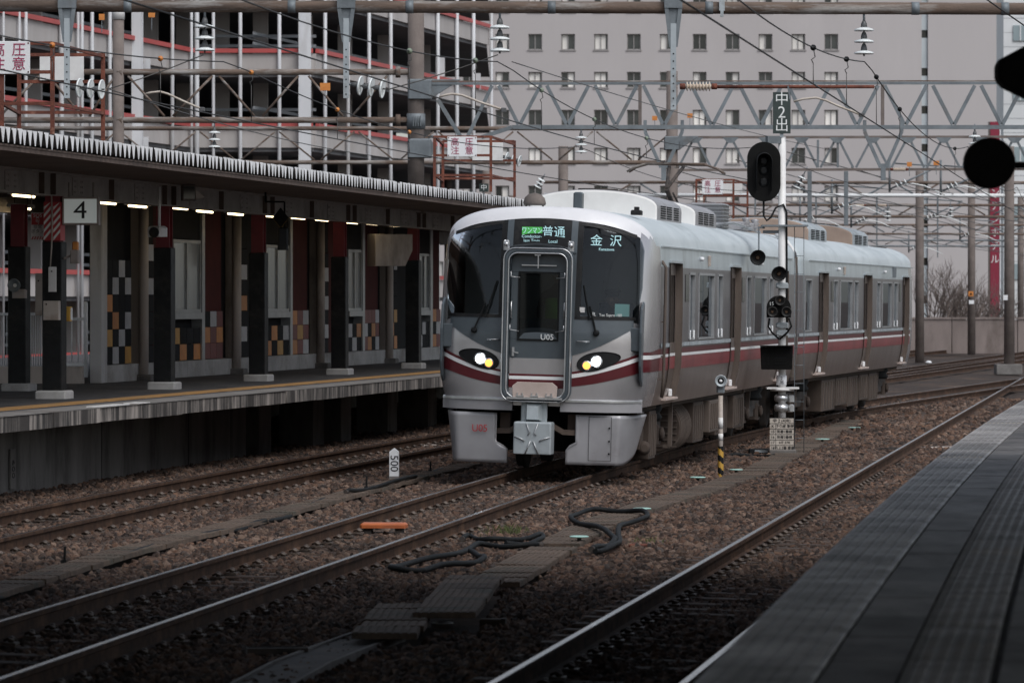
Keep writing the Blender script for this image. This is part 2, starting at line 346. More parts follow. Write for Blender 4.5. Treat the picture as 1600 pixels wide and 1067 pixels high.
# ------------------------------------------------------------------ mesh builder
class MB:
    def __init__(s):
        s.v, s.f, s.m, s.c, s.sm = [], [], [], 0, []
    def mat(s, i):
        s.c = i
        return s
    def add(s, vs, fs, smooth=False):
        n = len(s.v)
        s.v += [tuple(p) for p in vs]
        s.f += [tuple(n + i for i in f) for f in fs]
        s.m += [s.c] * len(fs)
        s.sm += [smooth] * len(fs)
        return s
    def box(s, x0, x1, y0, y1, z0, z1):
        return s.add([(x0, y0, z0), (x1, y0, z0), (x1, y1, z0), (x0, y1, z0), (x0, y0, z1), (x1, y0, z1), (x1, y1, z1), (x0, y1, z1)],
                     [(0, 3, 2, 1), (4, 5, 6, 7), (0, 1, 5, 4), (1, 2, 6, 5), (2, 3, 7, 6), (3, 0, 4, 7)])
    def cbox(s, c, d, rz=0.0, chamfer=0.0):
        hx, hy, hz = d[0] / 2, d[1] / 2, d[2] / 2
        cs, sn = math.cos(rz), math.sin(rz)
        if chamfer:
            q = chamfer
            ring = [(-hx + q, -hy), (hx - q, -hy), (hx, -hy + q), (hx, hy - q), (hx - q, hy), (-hx + q, hy), (-hx, hy - q), (-hx, -hy + q)]
            rin = [(x * (hx - q) / hx, y * (hy - q) / hy) for x, y in ring]
            vs = [(x, y, -hz) for x, y in ring] + [(x, y, hz - q) for x, y in ring] + [(x, y, hz) for x, y in rin]
            fs = [tuple(range(7, -1, -1)), tuple(range(16, 24))]
            for i in range(8):
                j = (i + 1) % 8
                fs += [(i, j, 8 + j, 8 + i), (8 + i, 8 + j, 16 + j, 16 + i)]
        else:
            vs = [(-hx, -hy, -hz), (hx, -hy, -hz), (hx, hy, -hz), (-hx, hy, -hz), (-hx, -hy, hz), (hx, -hy, hz), (hx, hy, hz), (-hx, hy, hz)]
            fs = [(0, 3, 2, 1), (4, 5, 6, 7), (0, 1, 5, 4), (1, 2, 6, 5), (2, 3, 7, 6), (3, 0, 4, 7)]
        return s.add([(c[0] + x * cs - y * sn, c[1] + x * sn + y * cs, c[2] + z) for x, y, z in vs], fs)
    def bar(s, p, q, w, h=None, up=(0, 0, 1)):
        """box beam from p to q, w wide and h high"""
        h = w if h is None else h
        p, q = Vector(p), Vector(q)
        d = (q - p).normalized()
        u = Vector(up)
        a = d.cross(u)
        if a.length < 1e-4:
            a = d.cross(Vector((0, 1, 0)))
        a.normalize()
        b = a.cross(d).normalized()
        a, b = a * w / 2, b * h / 2
        vs = [p - a - b, p + a - b, p + a + b, p - a + b, q - a - b, q + a - b, q + a + b, q - a + b]
        return s.add(vs, [(0, 1, 2, 3), (7, 6, 5, 4), (0, 4, 5, 1), (1, 5, 6, 2), (2, 6, 7, 3), (3, 7, 4, 0)])
    def tube(s, pts, r, n=8, cap=True, smooth=True):
        pts = [Vector(p) for p in pts]
        rs = r if isinstance(r, (list, tuple)) else [r] * len(pts)
        rings = []
        ref = None
        for i, p in enumerate(pts):
            d = (pts[min(i + 1, len(pts) - 1)] - pts[max(i - 1, 0)])
            d = d.normalized() if d.length > 1e-9 else Vector((0, 0, 1))
            if ref is None:
                ref = Vector((0, 0, 1)) if abs(d.z) < 0.9 else Vector((0, 1, 0))
            a = d.cross(ref)
            if a.length < 1e-5:
                a = d.cross(Vector((1, 0, 0)))
            a.normalize()
            b = a.cross(d).normalized()
            ref = b
            rings.append([p + (a * math.cos(t) + b * math.sin(t)) * rs[i] for t in (2 * PI * k / n for k in range(n))])
        vs = [q for rg in rings for q in rg]
        fs = []
        for i in range(len(pts) - 1):
            for k in range(n):
                fs.append((i * n + k, (i + 1) * n + k, (i + 1) * n + (k + 1) % n, i * n + (k + 1) % n))
        s.add(vs, fs, smooth)
        if cap:
            m = len(s.v) - len(vs)
            s.f += [tuple(m + k for k in range(n)), tuple(m + (len(pts) - 1) * n + k for k in range(n - 1, -1, -1))]
            s.m += [s.c] * 2
            s.sm += [False] * 2
        return s
    def lathe(s, prof, o=(0, 0, 0), ax=(0, 0, 1), n=16, smooth=True):
        """prof: (radius, distance along the axis)"""
        o, ax = Vector(o), Vector(ax).normalized()
        a = ax.cross(Vector((0, 0, 1)) if abs(ax.z) < 0.9 else Vector((1, 0, 0))).normalized()
        b = ax.cross(a).normalized()
        vs = [o + ax * h + (a * math.cos(2 * PI * k / n) + b * math.sin(2 * PI * k / n)) * max(r, 1e-4) for r, h in prof for k in range(n)]
        fs = []
        for i in range(len(prof) - 1):
            for k in range(n):
                fs.append((i * n + k, i * n + (k + 1) % n, (i + 1) * n + (k + 1) % n, (i + 1) * n + k))
        s.add(vs, fs, smooth)
        m = len(s.v) - len(vs)
        s.f += [tuple(m + k for k in range(n - 1, -1, -1)), tuple(m + (len(prof) - 1) * n + k for k in range(n))]
        s.m += [s.c] * 2
        s.sm += [False] * 2
        return s
    def prism(s, poly, to3, d0, d1):
        """poly: 2-D outline; to3(a, b, d) gives the point in space"""
        n = len(poly)
        vs = [to3(a, b, d0) for a, b in poly] + [to3(a, b, d1) for a, b in poly]
        fs = [tuple(range(n - 1, -1, -1)), tuple(range(n, 2 * n))]
        fs += [(i, (i + 1) % n, n + (i + 1) % n, n + i) for i in range(n)]
        return s.add(vs, fs)
    def sheet(s, fn, nu, nv, smooth=True):
        vs = [fn(i / nu, j / nv) for j in range(nv + 1) for i in range(nu + 1)]
        fs = [(j * (nu + 1) + i, j * (nu + 1) + i + 1, (j + 1) * (nu + 1) + i + 1, (j + 1) * (nu + 1) + i) for j in range(nv) for i in range(nu)]
        return s.add(vs, fs, smooth)
    def mesh(s, name, mats):
        me = bpy.data.meshes.new(name)
        me.from_pydata(s.v, [], s.f)
        for m in ([mats] if isinstance(mats, str) else mats):
            me.materials.append(MATS[m])
        me.polygons.foreach_set('material_index', s.m)
        me.polygons.foreach_set('use_smooth', s.sm)
        me.update()
        return me
    def build(s, name, mats, parent=None, bevel=0.0):
        return put(s.mesh(name, mats), name, parent, bevel)

def put(me, name, parent=None, bevel=0.0, loc=None, rz=None):
    o = bpy.data.objects.new(name, me)
    COL.objects.link(o)
    o.parent = parent
    if loc is not None:
        o.location = loc
    if rz is not None:
        o.rotation_euler = (0, 0, rz)
    if bevel:
        b = o.modifiers.new('bevel', 'BEVEL')
        b.width = bevel
        b.segments = 2
        b.limit_method = 'ANGLE'
    return o

def tag(o, label=None, cat=None, group=None, kind=None):
    if label: o['label'] = label
    if cat: o['category'] = cat
    if group: o['group'] = group
    if kind: o['kind'] = kind
    return o
def thing(name, label, cat, loc=(0, 0, 0), rz=0.0, group=None, ry=0.0):
    o = bpy.data.objects.new(name, None)
    COL.objects.link(o)
    o.location = loc
    o.rotation_euler = (0, ry, rz)
    o.empty_display_size = 0.2
    return tag(o, label, cat, group)

def text(body, size, mat, parent, loc, rot=(PI / 2, 0, 0), name='lettering', wide=1.0, thick=0.002, align='CENTER'):
    c = bpy.data.curves.new('t', 'FONT')
    c.body = body
    c.size = size
    c.align_x = align
    c.align_y = 'CENTER'
    c.extrude = thick
    c.resolution_u = 3
    t = bpy.data.objects.new('t', c)
    me = bpy.data.meshes.new_from_object(t)
    bpy.data.objects.remove(t)
    bpy.data.curves.remove(c)
    me.materials.clear()
    me.materials.append(MATS[mat])
    o = bpy.data.objects.new(name, me)
    COL.objects.link(o)
    o.parent = parent
    o.location = loc
    o.rotation_euler = rot
    o.scale = (wide, 1, 1)
    return o
ORD = ['first', 'second', 'third', 'fourth', 'fifth', 'sixth', 'seventh', 'eighth', 'ninth', 'tenth', 'eleventh', 'twelfth',
       'thirteenth', 'fourteenth', 'fifteenth', 'sixteenth']

# ================================================================== LINES OF THE STATION (plan, metres; Y runs away from the viewer)
def TX(Y):
    t = Y - 50
    yy = min(Y, 104.7)
    x = -0.68 + 0.1345 * (yy - 50) + 0.00115 * max(0.0, yy - 54.5) ** 2
    return x + 0.25 * max(0.0, Y - 104.7)
def LX(Y):
    yy = min(max(Y, 42.0), 108.0)
    x = -4.74 + 0.138 * (yy - 50) + 0.0007 * (yy - 50) ** 2
    return x + 0.2192 * max(0.0, Y - 108) + 0.1268 * min(0.0, Y - 42.0)
def RX(Y):
    return 4.0 + 0.15 * (Y - 50)
def EX(Y):                                       # edge of the viewer's platform
    return 5.533 + 0.154 * (Y - 50) + 0.00034 * (Y - 50) ** 2
AL = math.atan(0.1735)                           # heading of the far platform
LO = Vector((-6.507, 50.0, 0))
def LPW(x, y, z=0.0):                            # far-platform coordinates -> world (x < 0 away from its track)
    return Vector((LO.x + x * math.cos(AL) + y * math.sin(AL), LO.y - x * math.sin(AL) + y * math.cos(AL), z))
def LPL(p):
    dx, dy = p[0] - LO.x, p[1] - LO.y
    return (dx * math.cos(AL) - dy * math.sin(AL), dx * math.sin(AL) + dy * math.cos(AL))
def lp_y(px, off):
    """distance along the far platform at which a line `off` metres behind its edge crosses photo column px"""
    k = (px - 800) / FPX
    # X = k * Y
    # LO.x - off cos + y sin = k (LO.y + off sin + y cos)
    return (k * (LO.y + off * math.sin(AL)) - LO.x + off * math.cos(AL)) / (math.sin(AL) - k * math.cos(AL))
def heading(fn, Y):
    return math.atan2(fn(Y + 0.5) - fn(Y - 0.5), 1.0)

# ================================================================== GROUND
g = MB()
g.add([(-400, -60, -0.30), (500, -60, -0.30), (500, 900, -0.30), (-400, 900, -0.30)], [(0, 1, 2, 3)])
tag(g.build('ground', 'ballast_bed'), kind='structure')
# ballast bed under the near lines, gently uneven
b = MB()
def bed(u, v):
    Y = 18 + v * 180
    X = -30 + u * 75 + 0.16 * (Y - 50)
    return (X, Y, -0.235 + 0.018 * math.sin(X * 3.1) * math.sin(Y * 1.7 + X))
b.sheet(bed, 120, 160)
tag(b.build('ballast_ground', 'ballast_bed'), kind='structure')

# ================================================================== RAILWAY TRACKS
PROF = [(-0.0325, -0.004), (-0.024, 0.0), (0.024, 0.0), (0.0325, -0.004), (0.0325, -0.036), (0.009, -0.048), (0.009, -0.130), (0.0625, -0.143),
        (0.0625, -0.153), (-0.0625, -0.153), (-0.0625, -0.143), (-0.009, -0.130), (-0.009, -0.048), (-0.0325, -0.036)]
def rail_mesh(fn, off, dz, y0, y1, step):
    m = MB()
    n = len(PROF)
    rings = []
    k = max(2, int((y1 - y0) / step))
    for i in range(k + 1):
        Y = y0 + (y1 - y0) * i / k
        h = heading(fn, Y)
        for px_, pz in PROF:
            a = off + px_
            rings.append((fn(Y) + a * math.cos(h), Y - a * math.sin(h), pz + dz))
    fs, mi = [], []
    for i in range(k):
        for j in range(n):
            jn = (j + 1) % n
            fs.append((i * n + j, i * n + jn, (i + 1) * n + jn, (i + 1) * n + j))
            mi.append(1 if j == 1 else 0)
    fs += [tuple(range(n)), tuple(k * n + j for j in range(n - 1, -1, -1))]
    mi += [0, 0]
    m.add(rings, fs)
    m.m = mi
    return m
sl = MB()
sl.cbox((0, 0, -0.05), (2.05, 0.21, 0.10), chamfer=0.015)
SLEEPER = sl.mesh('sleeper', 'sleeper')
cl = MB()
cl.cbox((0, 0, 0.008), (0.10, 0.13, 0.016))
cl.tube([(0.035, -0.045, 0.03), (-0.01, -0.05, 0.048), (-0.045, -0.02, 0.03), (-0.045, 0.02, 0.03), (-0.01, 0.05, 0.048), (0.035, 0.045, 0.03)], 0.011, 5)
cl.lathe([(0.022, 0.016), (0.022, 0.055), (0.012, 0.062)], (0, 0, 0), n=6)
CLIP = cl.mesh('rail_clip', 'clip_steel')
CANT = R(1.25)
TRACKS = {}
def track(label, fn, y0, y1, s0, s1, c1, step=1.6, clips=(-1, 1), cant=CANT):
    t = thing('railway_track', label, 'track', (fn(s0), s0, -0.25), group='railway tracks')
    inv = -Vector(t.location)
    for sgn in (-1, 1):
        o = rail_mesh(fn, sgn * 0.566, -sgn * 0.0125, y0, y1, step).build('rail', ['rail_rust', 'rail_head'], t)
        o.location = inv
    Y = s0
    while Y < s1:
        h = heading(fn, Y)
        o = put(SLEEPER, 'sleeper', t)
        o.location = Vector((fn(Y) + random.uniform(-.02, .02), Y, -0.168 - random.uniform(0, 0.014))) + inv
        o.rotation_euler = (0, cant, -h + random.uniform(-.01, .01))
        if Y < c1:
            for sgn in clips:
                for q in (-1, 1):
                    a = sgn * 0.566 + q * 0.118
                    c = put(CLIP, 'rail_clip', t)
                    c.location = Vector((fn(Y) + a * math.cos(h), Y - a * math.sin(h), -0.157 - a * math.sin(cant))) + inv
                    c.rotation_euler = (0, cant, -h + (0 if q > 0 else PI))
        Y += 0.62
    return t
track('railway track the silver train stands on, with an orange box between its rails', TX, 22, 165, 25, 63, 60)
track('railway track running right below the far platform edge', LX, 36, 190, 40, 80, 76)
track('railway track in the right foreground beside the near platform edge', RX, 20, 132, 24, 76, 62, clips=(-1,))
track('rusty siding in the distance at the foot of the concrete wall', lambda Y: 18.4 + 0.22 * (Y - 199), 150, 262, 152, 153, 0, step=8)
track('distant siding that runs behind the rear car toward the brown mast', lambda Y: 16.2 + 0.205 * (Y - 160), 120, 240, 121, 122, 0, step=8)

# ================================================================== CABLE TROUGH WITH CONCRETE LIDS
def lid_mesh(w, l, name='trough_lid'):
    m = MB()
    m.cbox((0, 0, -0.022), (w, l, 0.044))
    n = max(5, int(w / 0.055))
    for i in range(n):
        x = -w / 2 + (i + 0.5) * w / n
        m.box(x - w / n * 0.33, x + w / n * 0.33, -l / 2 + 0.012, l / 2 - 0.012, -0.001, 0.0045)
    return m.mesh(name, 'lid_concrete')
def resample(pts, step):
    out, acc = [], 0.0
    pts = [Vector(p) for p in pts]
    seg = []
    for a, c in zip(pts, pts[1:]):
        d = (c - a).length
        s_ = step - acc if out or acc else 0.0
        if not out:
            s_ = 0.0
        while s_ <= d:
            out.append((a + (c - a) * (s_ / d), math.atan2((c - a).x, (c - a).y)))
            s_ += step
        acc = d - (s_ - step)
    return out
LIDS_XY = []
def lids(t, pts, w, l, me, zj=0.005):
    for p, h in resample(pts, l + 0.008):
        o = put(me, 'trough_lid', t)
        q = p + Vector((random.uniform(-.012, .012), 0, random.uniform(-zj, zj)))
        o.location = q - Vector(t.location)
        o.rotation_euler = (random.uniform(-.012, .012), random.uniform(-.012, .012), -h + random.uniform(-.012, .012))
        LIDS_XY.append((p.x, p.y, w / 2 + 0.02, l / 2 + 0.03))
LIDM = lid_mesh(0.48, 0.60)
t = thing('cable_trough', 'brown ribbed concrete lids of the cable trough beside the right track', 'cable trough', G(612, 985, -0.25), group='cable troughs')
lids(t, [G(606, 983, -0.07), G(632, 946, -0.07)], 0.48, 0.60, LIDM)
lids(t, [G(697, 953, -0.03), G(742, 901, -0.05)], 0.48, 0.60, LIDM)
lids(t, [G(775, 905, -0.12), G(868, 851, -0.12)], 0.48, 0.60, LIDM)
lids(t, [G(875, 846, -0.14), G(940, 814, -0.14), G(1020, 786, -0.14), G(1110, 761, -0.14), G(1180, 736, -0.14), G(1250, 700, -0.14), G(1335, 655, -0.14)], 0.48, 0.60, LIDM)
LIDN = lid_mesh(0.36, 0.50)
t = thing('cable_trough', 'long row of ribbed trough lids between the two left tracks', 'cable trough', G(0, 917, -0.25), group='cable troughs')
lids(t, [G(-160, 968, -0.11), G(0, 917, -0.11), G(200, 858, -0.11), G(400, 809, -0.11), G(560, 766, -0.11), G(640, 746, -0.11), G(735, 724, -0.11)], 0.36, 0.50, LIDN)
# open trough at the bottom of the picture: two thin walls and a floor
t = thing('open_trough', 'lidless curved concrete cable channel at the bottom of the picture', 'cable channel', G(500, 1030, -0.25))
ctr = [G(590, 994, -0.17), G(530, 1016, -0.17), G(470, 1040, -0.17), G(415, 1070, -0.17), G(360, 1114, -0.17)]
for s_, nm in ((-1, 'side_wall'), (1, 'side_wall')):
    m = MB()
    for a, c in zip(ctr, ctr[1:]):
        d = (c - a).normalized()
        nrm = Vector((d.y, -d.x, 0)) * 0.20 * s_
        m.bar(a + nrm - t.location, c + nrm - t.location, 0.03, 0.06)
    m.build(nm, 'concrete', t)
m = MB()
for a, c in zip(ctr, ctr[1:]):
    m.bar(a - t.location + Vector((0, 0, 0.0)), c - t.location + Vector((0, 0, 0.0)), 0.37, 0.03)
m.build('channel_floor', 'bogie_dark', t)

# ================================================================== THE VIEWER'S PLATFORM
rp = tag(bpy.data.objects.new('platform', None), kind='structure')
COL.objects.link(rp)
ys = [-8 + 2.0 * i for i in range(39)]
def strip(o0, o1, z, y0=-8, y1=66, step=2.0):
    m = MB()
    n = int((y1 - y0) / step)
    vs = []
    for i in range(n + 1):
        Y = y0 + (y1 - y0) * i / n
        h = heading(EX, Y)
        for o_ in (o0, o1):
            vs.append((EX(Y) + o_ * math.cos(h), Y - o_ * math.sin(h), z))
    m.add(vs, [(2 * i, 2 * i + 1, 2 * i + 3, 2 * i + 2) for i in range(n)])
    return m
deck = strip(0.0, 9.0, 0.915)
e0 = strip(0.0, 0.0, 0.915)
n0 = len(deck.v)
deck.build('deck', 'asphalt_dark', rp)
m = MB()
vs, fs = [], []
for i, Y in enumerate(ys[:38]):
    vs += [(EX(Y) + 0.01, Y, 0.93), (EX(Y) + 0.01, Y, 0.72), (EX(Y) + 0.30, Y, 0.72), (EX(Y) + 0.30, Y, -0.3)]
for i in range(37):
    for j in range(3):
        fs.append((4 * i + j, 4 * i + j + 1, 4 * i + j + 5, 4 * i + j + 4))
m.add(vs, fs)
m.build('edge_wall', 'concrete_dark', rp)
# edge tiles with long ridges
m = MB()
m.cbox((0.22, 0, 0.936), (0.436, 0.584, 0.024), chamfer=0.005)
for j in range(6):
    for i in range(6):
        m.cbox((0.055 + i * 0.066, -0.25 + j * 0.10, 0.9505), (0.046, 0.066, 0.007))
ETILE = m.mesh('edge_tile', 'edge_tile')
m = MB()
m.cbox((0.595, 0, 0.934), (0.29, 1.175, 0.024), chamfer=0.004)
SLAB = m.mesh('paving_slab', 'paving_wet')
m = MB()
m.cbox((0.935, 0, 0.935), (0.296, 0.296, 0.022))
for i in range(5):
    for j in range(5):
        m.add([(0.935 + (i - 2) * 0.058 + a * r_, (j - 2) * 0.058 + c * r_, z) for z, r_ in ((0.9455, 0.021), (0.9515, 0.015)) for a, c in ((-1, -1), (1, -1), (1, 1), (-1, 1))],
              [(4, 5, 6, 7), (0, 1, 5, 4), (1, 2, 6, 5), (2, 3, 7, 6), (3, 0, 4, 7)])
TACT = m.mesh('tactile_tile', 'tactile_worn')
m = MB()
m.cbox((0.768, 0, 0.936), (0.03, 1.195, 0.026))
KERB = m.mesh('border_strip', 'concrete')
def along(me, name, y0, y1, step, jit=0.0):
    Y = y0
    while Y < y1:
        h = heading(EX, Y)
        o = put(me, name, rp)
        o.location = (EX(Y), Y, random.uniform(-jit, jit))
        o.rotation_euler = (random.uniform(-jit, jit), 0, -h)
        Y += step * math.cos(h)
along(ETILE, 'edge_tile', 11.5, 63, 0.60, 0.0015)
along(SLAB, 'paving_slab', 11.5, 60, 1.20, 0.002)
along(TACT, 'tactile_tile', 12.0, 56, 0.30, 0.001)
along(KERB, 'border_strip', 11.5, 60, 1.20)
m = MB()
m.cbox((1.55, 0, 0.930), (0.87, 0.89, 0.024), chamfer=0.003)
SLAB2 = m.mesh('floor_slab', 'paving_wet')
along(SLAB2, 'floor_slab', 12, 40, 0.90, 0.001)
# short worn yellow bars across the edge tiles
for px, py in ((1479, 661), (1552, 606), (1420, 714)):
    p = G(px, py, 0.957)
    h = heading(EX, p.y)
    m = MB()
    for k in range(9):
        m.cbox((EX(p.y) - 0 + 0.03 + k * 0.046, 0, 0.9585), (0.022, 0.10, 0.004))
    o = m.build('edge_marking', 'table_plate', rp)
    o.location = (0, p.y, 0)

# ================================================================== THE FAR PLATFORM
lp = tag(bpy.data.objects.new('far_platform', None), kind='structure')
COL.objects.link(lp)
lp.location = LO
lp.rotation_euler = (0, 0, -AL)
m = MB()
m.box(-16, -0.55, -10, 75, 0.80, 0.935)
m.build('deck', 'asphalt_dark', lp)
m = MB()
m.box(-0.55, 0.0, 0, 2.19, 0.76, 0.945)
ESL = m.mesh('edge_slab', ['edge_stained'])
for i in range(38):
    o = put(ESL, 'edge_slab', lp)
    o.location = (random.uniform(-.012, .012), -9 + i * 2.2, random.uniform(-.006, .006))
m = MB()
m.box(-0.545, 0.012, 0, 2.19, 0.9465, 0.957)
TOPS = m.mesh('edge_top', 'concrete')
for i in range(38):
    o = put(TOPS, 'edge_top', lp)
    o.location = (random.uniform(-.01, .0), -9 + i * 2.2, 0.003)
m = MB()
m.cbox((-1.22, 0, 0.938), (0.40, 0.392, 0.016))
LT = m.mesh('tactile_tile', 'tactile_yellow')
for i in range(150):
    o = put(LT, 'tactile_tile', lp)
    o.location = (0, -4 + i * 0.40, 0)
for px, w in ((168, 1.4), (213, 0.6)):
    m = MB()
    y = lp_y(px, 0.1)
    m.box(-0.2, 0.016, y - w / 2, y + w / 2, 0.9605, 0.972)
    m.build('white_edge_patch', 'white_paint', lp)
# retaining wall below, then piers with gaps
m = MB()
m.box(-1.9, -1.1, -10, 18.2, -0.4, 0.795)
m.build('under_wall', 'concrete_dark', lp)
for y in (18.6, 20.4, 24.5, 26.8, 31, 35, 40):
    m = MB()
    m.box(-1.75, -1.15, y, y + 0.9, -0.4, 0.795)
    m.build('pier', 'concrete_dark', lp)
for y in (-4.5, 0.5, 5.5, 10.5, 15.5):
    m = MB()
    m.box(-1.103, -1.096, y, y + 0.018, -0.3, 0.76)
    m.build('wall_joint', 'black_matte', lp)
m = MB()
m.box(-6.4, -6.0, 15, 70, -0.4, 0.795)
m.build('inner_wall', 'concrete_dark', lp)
# distance plate 600 on the retaining wall
py = lp_y(17, 1.1)
t = thing('distance_plate', 'grey plate with 600 written sideways on the wall under the far platform', 'plate', LPW(-1.08, py, -0.2), -AL)
m = MB()
m.box(-0.012, 0.012, -0.12, 0.12, 0.1, 0.62)
m.build('board', 'concrete', t)
text('600', 0.17, 'text_black', t, (0.014, 0, 0.36), (0, PI / 2, 0), wide=1)

# ================================================================== BALLAST STONES (uncountable: one object)
def stones():
    pts = []
    for (y0, y1, s_) in ((24, 40, 0.056), (40, 58, 0.062), (58, 80, 0.080), (80, 110, 0.12)):
        ny = int((y1 - y0) / s_)
        for j in range(ny):
            Y = y0 + j * s_
            xa, xb = -0.1194 * Y - 1.0, 0.1194 * Y + 1.0
            n = int((xb - xa) / s_)
            x = xa + np.arange(n) * s_ + RNG.uniform(-.5, .5, n) * s_
            y = Y + RNG.uniform(-.5, .5, n) * s_
            pts.append(np.stack([x, y, np.full(n, s_)], 1))
    a = np.concatenate(pts)
    ex = 5.533 + 0.154 * (a[:, 1] - 50) + 0.00034 * (a[:, 1] - 50) ** 2
    keep = a[:, 0] < ex + 0.25
    lx = LO.x + 0.1735 * (a[:, 1] - 50)
    keep &= a[:, 0] > lx - np.where(a[:, 1] > 66, 5.9, 1.15)
    for p in LIDS_XY:
        near = np.where((np.abs(a[:, 0] - p[0]) < p[2] * 1.05) & (np.abs(a[:, 1] - p[1]) < p[3]))[0]
        keep[near] = False
    def clear(fn):
        k = np.ones(len(a), bool)
        cx = np.array([fn(y) for y in np.arange(20, 120, 0.5)])
        c = np.interp(a[:, 1], np.arange(20, 120, 0.5), cx)
        d = np.abs(np.abs(a[:, 0] - c) - 0.57)
        return d > 0.06
    for fn in (TX, LX, RX):
        keep &= clear(fn)
    a = a[keep]
    # sleepers keep most of their top free
    z = -0.205 + RNG.uniform(-0.014, 0.026, len(a)) + 0.016 * np.sin(a[:, 0] * 2.3 + 1) * np.sin(a[:, 1] * 1.1)
    me = bpy.data.meshes.new('ballast_stones')
    co = np.stack([a[:, 0], a[:, 1], z], 1)
    me.vertices.add(len(co))
    me.vertices.foreach_set('co', co.ravel())
    at = me.attributes.new('size', 'FLOAT', 'POINT')
    at.data.foreach_set('value', (a[:, 2] * RNG.uniform(0.45, 0.98, len(a))).astype(np.float32))
    rt = me.attributes.new('turn', 'FLOAT_VECTOR', 'POINT')
    rt.data.foreach_set('vector', RNG.uniform(0, 6.28, (len(a), 3)).astype(np.float32).ravel())
    o = bpy.data.objects.new('ballast_stones', me)
    COL.objects.link(o)
    ng = bpy.data.node_groups.new('scatter_stones', 'GeometryNodeTree')
    ng.interface.new_socket('Geometry', in_out='INPUT', socket_type='NodeSocketGeometry')
    ng.interface.new_socket('Geometry', in_out='OUTPUT', socket_type='NodeSocketGeometry')
    N, Lk = ng.nodes, ng.links
    gi, go = N.new('NodeGroupInput'), N.new('NodeGroupOutput')
    join = N.new('GeometryNodeGeometryToInstance')
    for k in range(5):
        ico = N.new('GeometryNodeMeshIcoSphere')
        ico.inputs['Radius'].default_value = 1.0
        ico.inputs['Subdivisions'].default_value = 1
        nz = N.new('ShaderNodeTexNoise')
        nz.noise_dimensions = '4D'
        nz.inputs['Scale'].default_value = 0.9
        nz.inputs['W'].default_value = 3.7 * k
        sp = N.new('GeometryNodeSetPosition')
        sub = N.new('ShaderNodeVectorMath'); sub.operation = 'SUBTRACT'
        sub.inputs[1].default_value = (0.5, 0.5, 0.5)
        mul = N.new('ShaderNodeVectorMath'); mul.operation = 'MULTIPLY'
        mul.inputs[1].default_value = (1.6, 1.6, 1.3)
        Lk.new(nz.outputs['Color'], sub.inputs[0])
        Lk.new(sub.outputs[0], mul.inputs[0])
        Lk.new(mul.outputs[0], sp.inputs['Offset'])
        Lk.new(ico.outputs['Mesh'], sp.inputs['Geometry'])
        tr = N.new('GeometryNodeTransform')
        tr.inputs['Scale'].default_value = (1.0, 0.72 + 0.07 * k, 0.55 + 0.05 * k)
        Lk.new(sp.outputs['Geometry'], tr.inputs['Geometry'])
        sm = N.new('GeometryNodeSetMaterial')
        sm.inputs['Material'].default_value = MATS['ballast']
        Lk.new(tr.outputs['Geometry'], sm.inputs['Geometry'])
        Lk.new(sm.outputs['Geometry'], join.inputs[0])
    iop = N.new('GeometryNodeInstanceOnPoints')
    iop.inputs['Pick Instance'].default_value = True
    na = N.new('GeometryNodeInputNamedAttribute'); na.data_type = 'FLOAT'; na.inputs['Name'].default_value = 'size'
    nr = N.new('GeometryNodeInputNamedAttribute'); nr.data_type = 'FLOAT_VECTOR'; nr.inputs['Name'].default_value = 'turn'
    e2r = N.new('FunctionNodeEulerToRotation')
    Lk.new(gi.outputs[0], iop.inputs['Points'])
    Lk.new(join.outputs[0], iop.inputs['Instance'])
    Lk.new(na.outputs[0], iop.inputs['Scale'])
    Lk.new(nr.outputs[0], e2r.inputs[0])
    Lk.new(e2r.outputs[0], iop.inputs['Rotation'])
    Lk.new(iop.outputs[0], go.inputs[0])
    md = o.modifiers.new('scatter', 'NODES')
    md.node_group = ng
    tag(o, 'brown crushed stone ballast around all the tracks', 'ballast', kind='stuff')
    print('stones', len(a))
stones()

# ================================================================== THE TRAIN (local: x right, y backwards along the car, z up from the rails)
_WZ = [0.93, 1.10, 1.30, 1.50, 2.20, 2.90, 3.15]
_WX = [1.37, 1.415, 1.455, 1.472, 1.475, 1.462, 1.445]
def WS(z):
    return float(np.interp(z, _WZ, _WX))
_ph = np.linspace(0, PI / 2, 200)
_rx, _rz = 1.445 * np.cos(_ph) ** 0.75, 3.15 + 0.50 * np.sin(_ph) ** 0.9
def roof_z(x):
    return float(np.interp(-abs(x), -_rx, _rz))
def front_y(x, z):
    """depth of the cab front behind its foremost point"""
    u = min(abs(x) / WS(min(z, 3.15)), 1.0)
    y = 0.75 * (1 - max(0.0, 1 - u ** 2.5) ** 0.4)
    y += 0.13 * max(0.0, z - 1.9)
    zt = roof_z(min(abs(x), 1.444))
    v = (z - 0.93) / max(0.1, zt - 0.93)
    y += 0.20 * max(0.0, min(v, 1)) ** 22
    return y
ZS = [0.93, 0.97, 1.02, 1.12, 1.25, 1.42, 1.53, 1.60, 1.64, 1.73, 1.82, 1.95, 2.1, 2.25, 2.4, 2.55, 2.7, 2.81, 2.87, 2.93, 3.0, 3.07, 3.12, 3.15]
US = sorted(set([round(float(x), 4) for x in np.concatenate([np.linspace(-1, 1, 41), [-.985, .985, -.965, .965, -.93, .93, -.34, .34]])]))
NV, NU = len(ZS), len(US)
def mask_top(x):
    return 3.50 - 0.125 * x * x

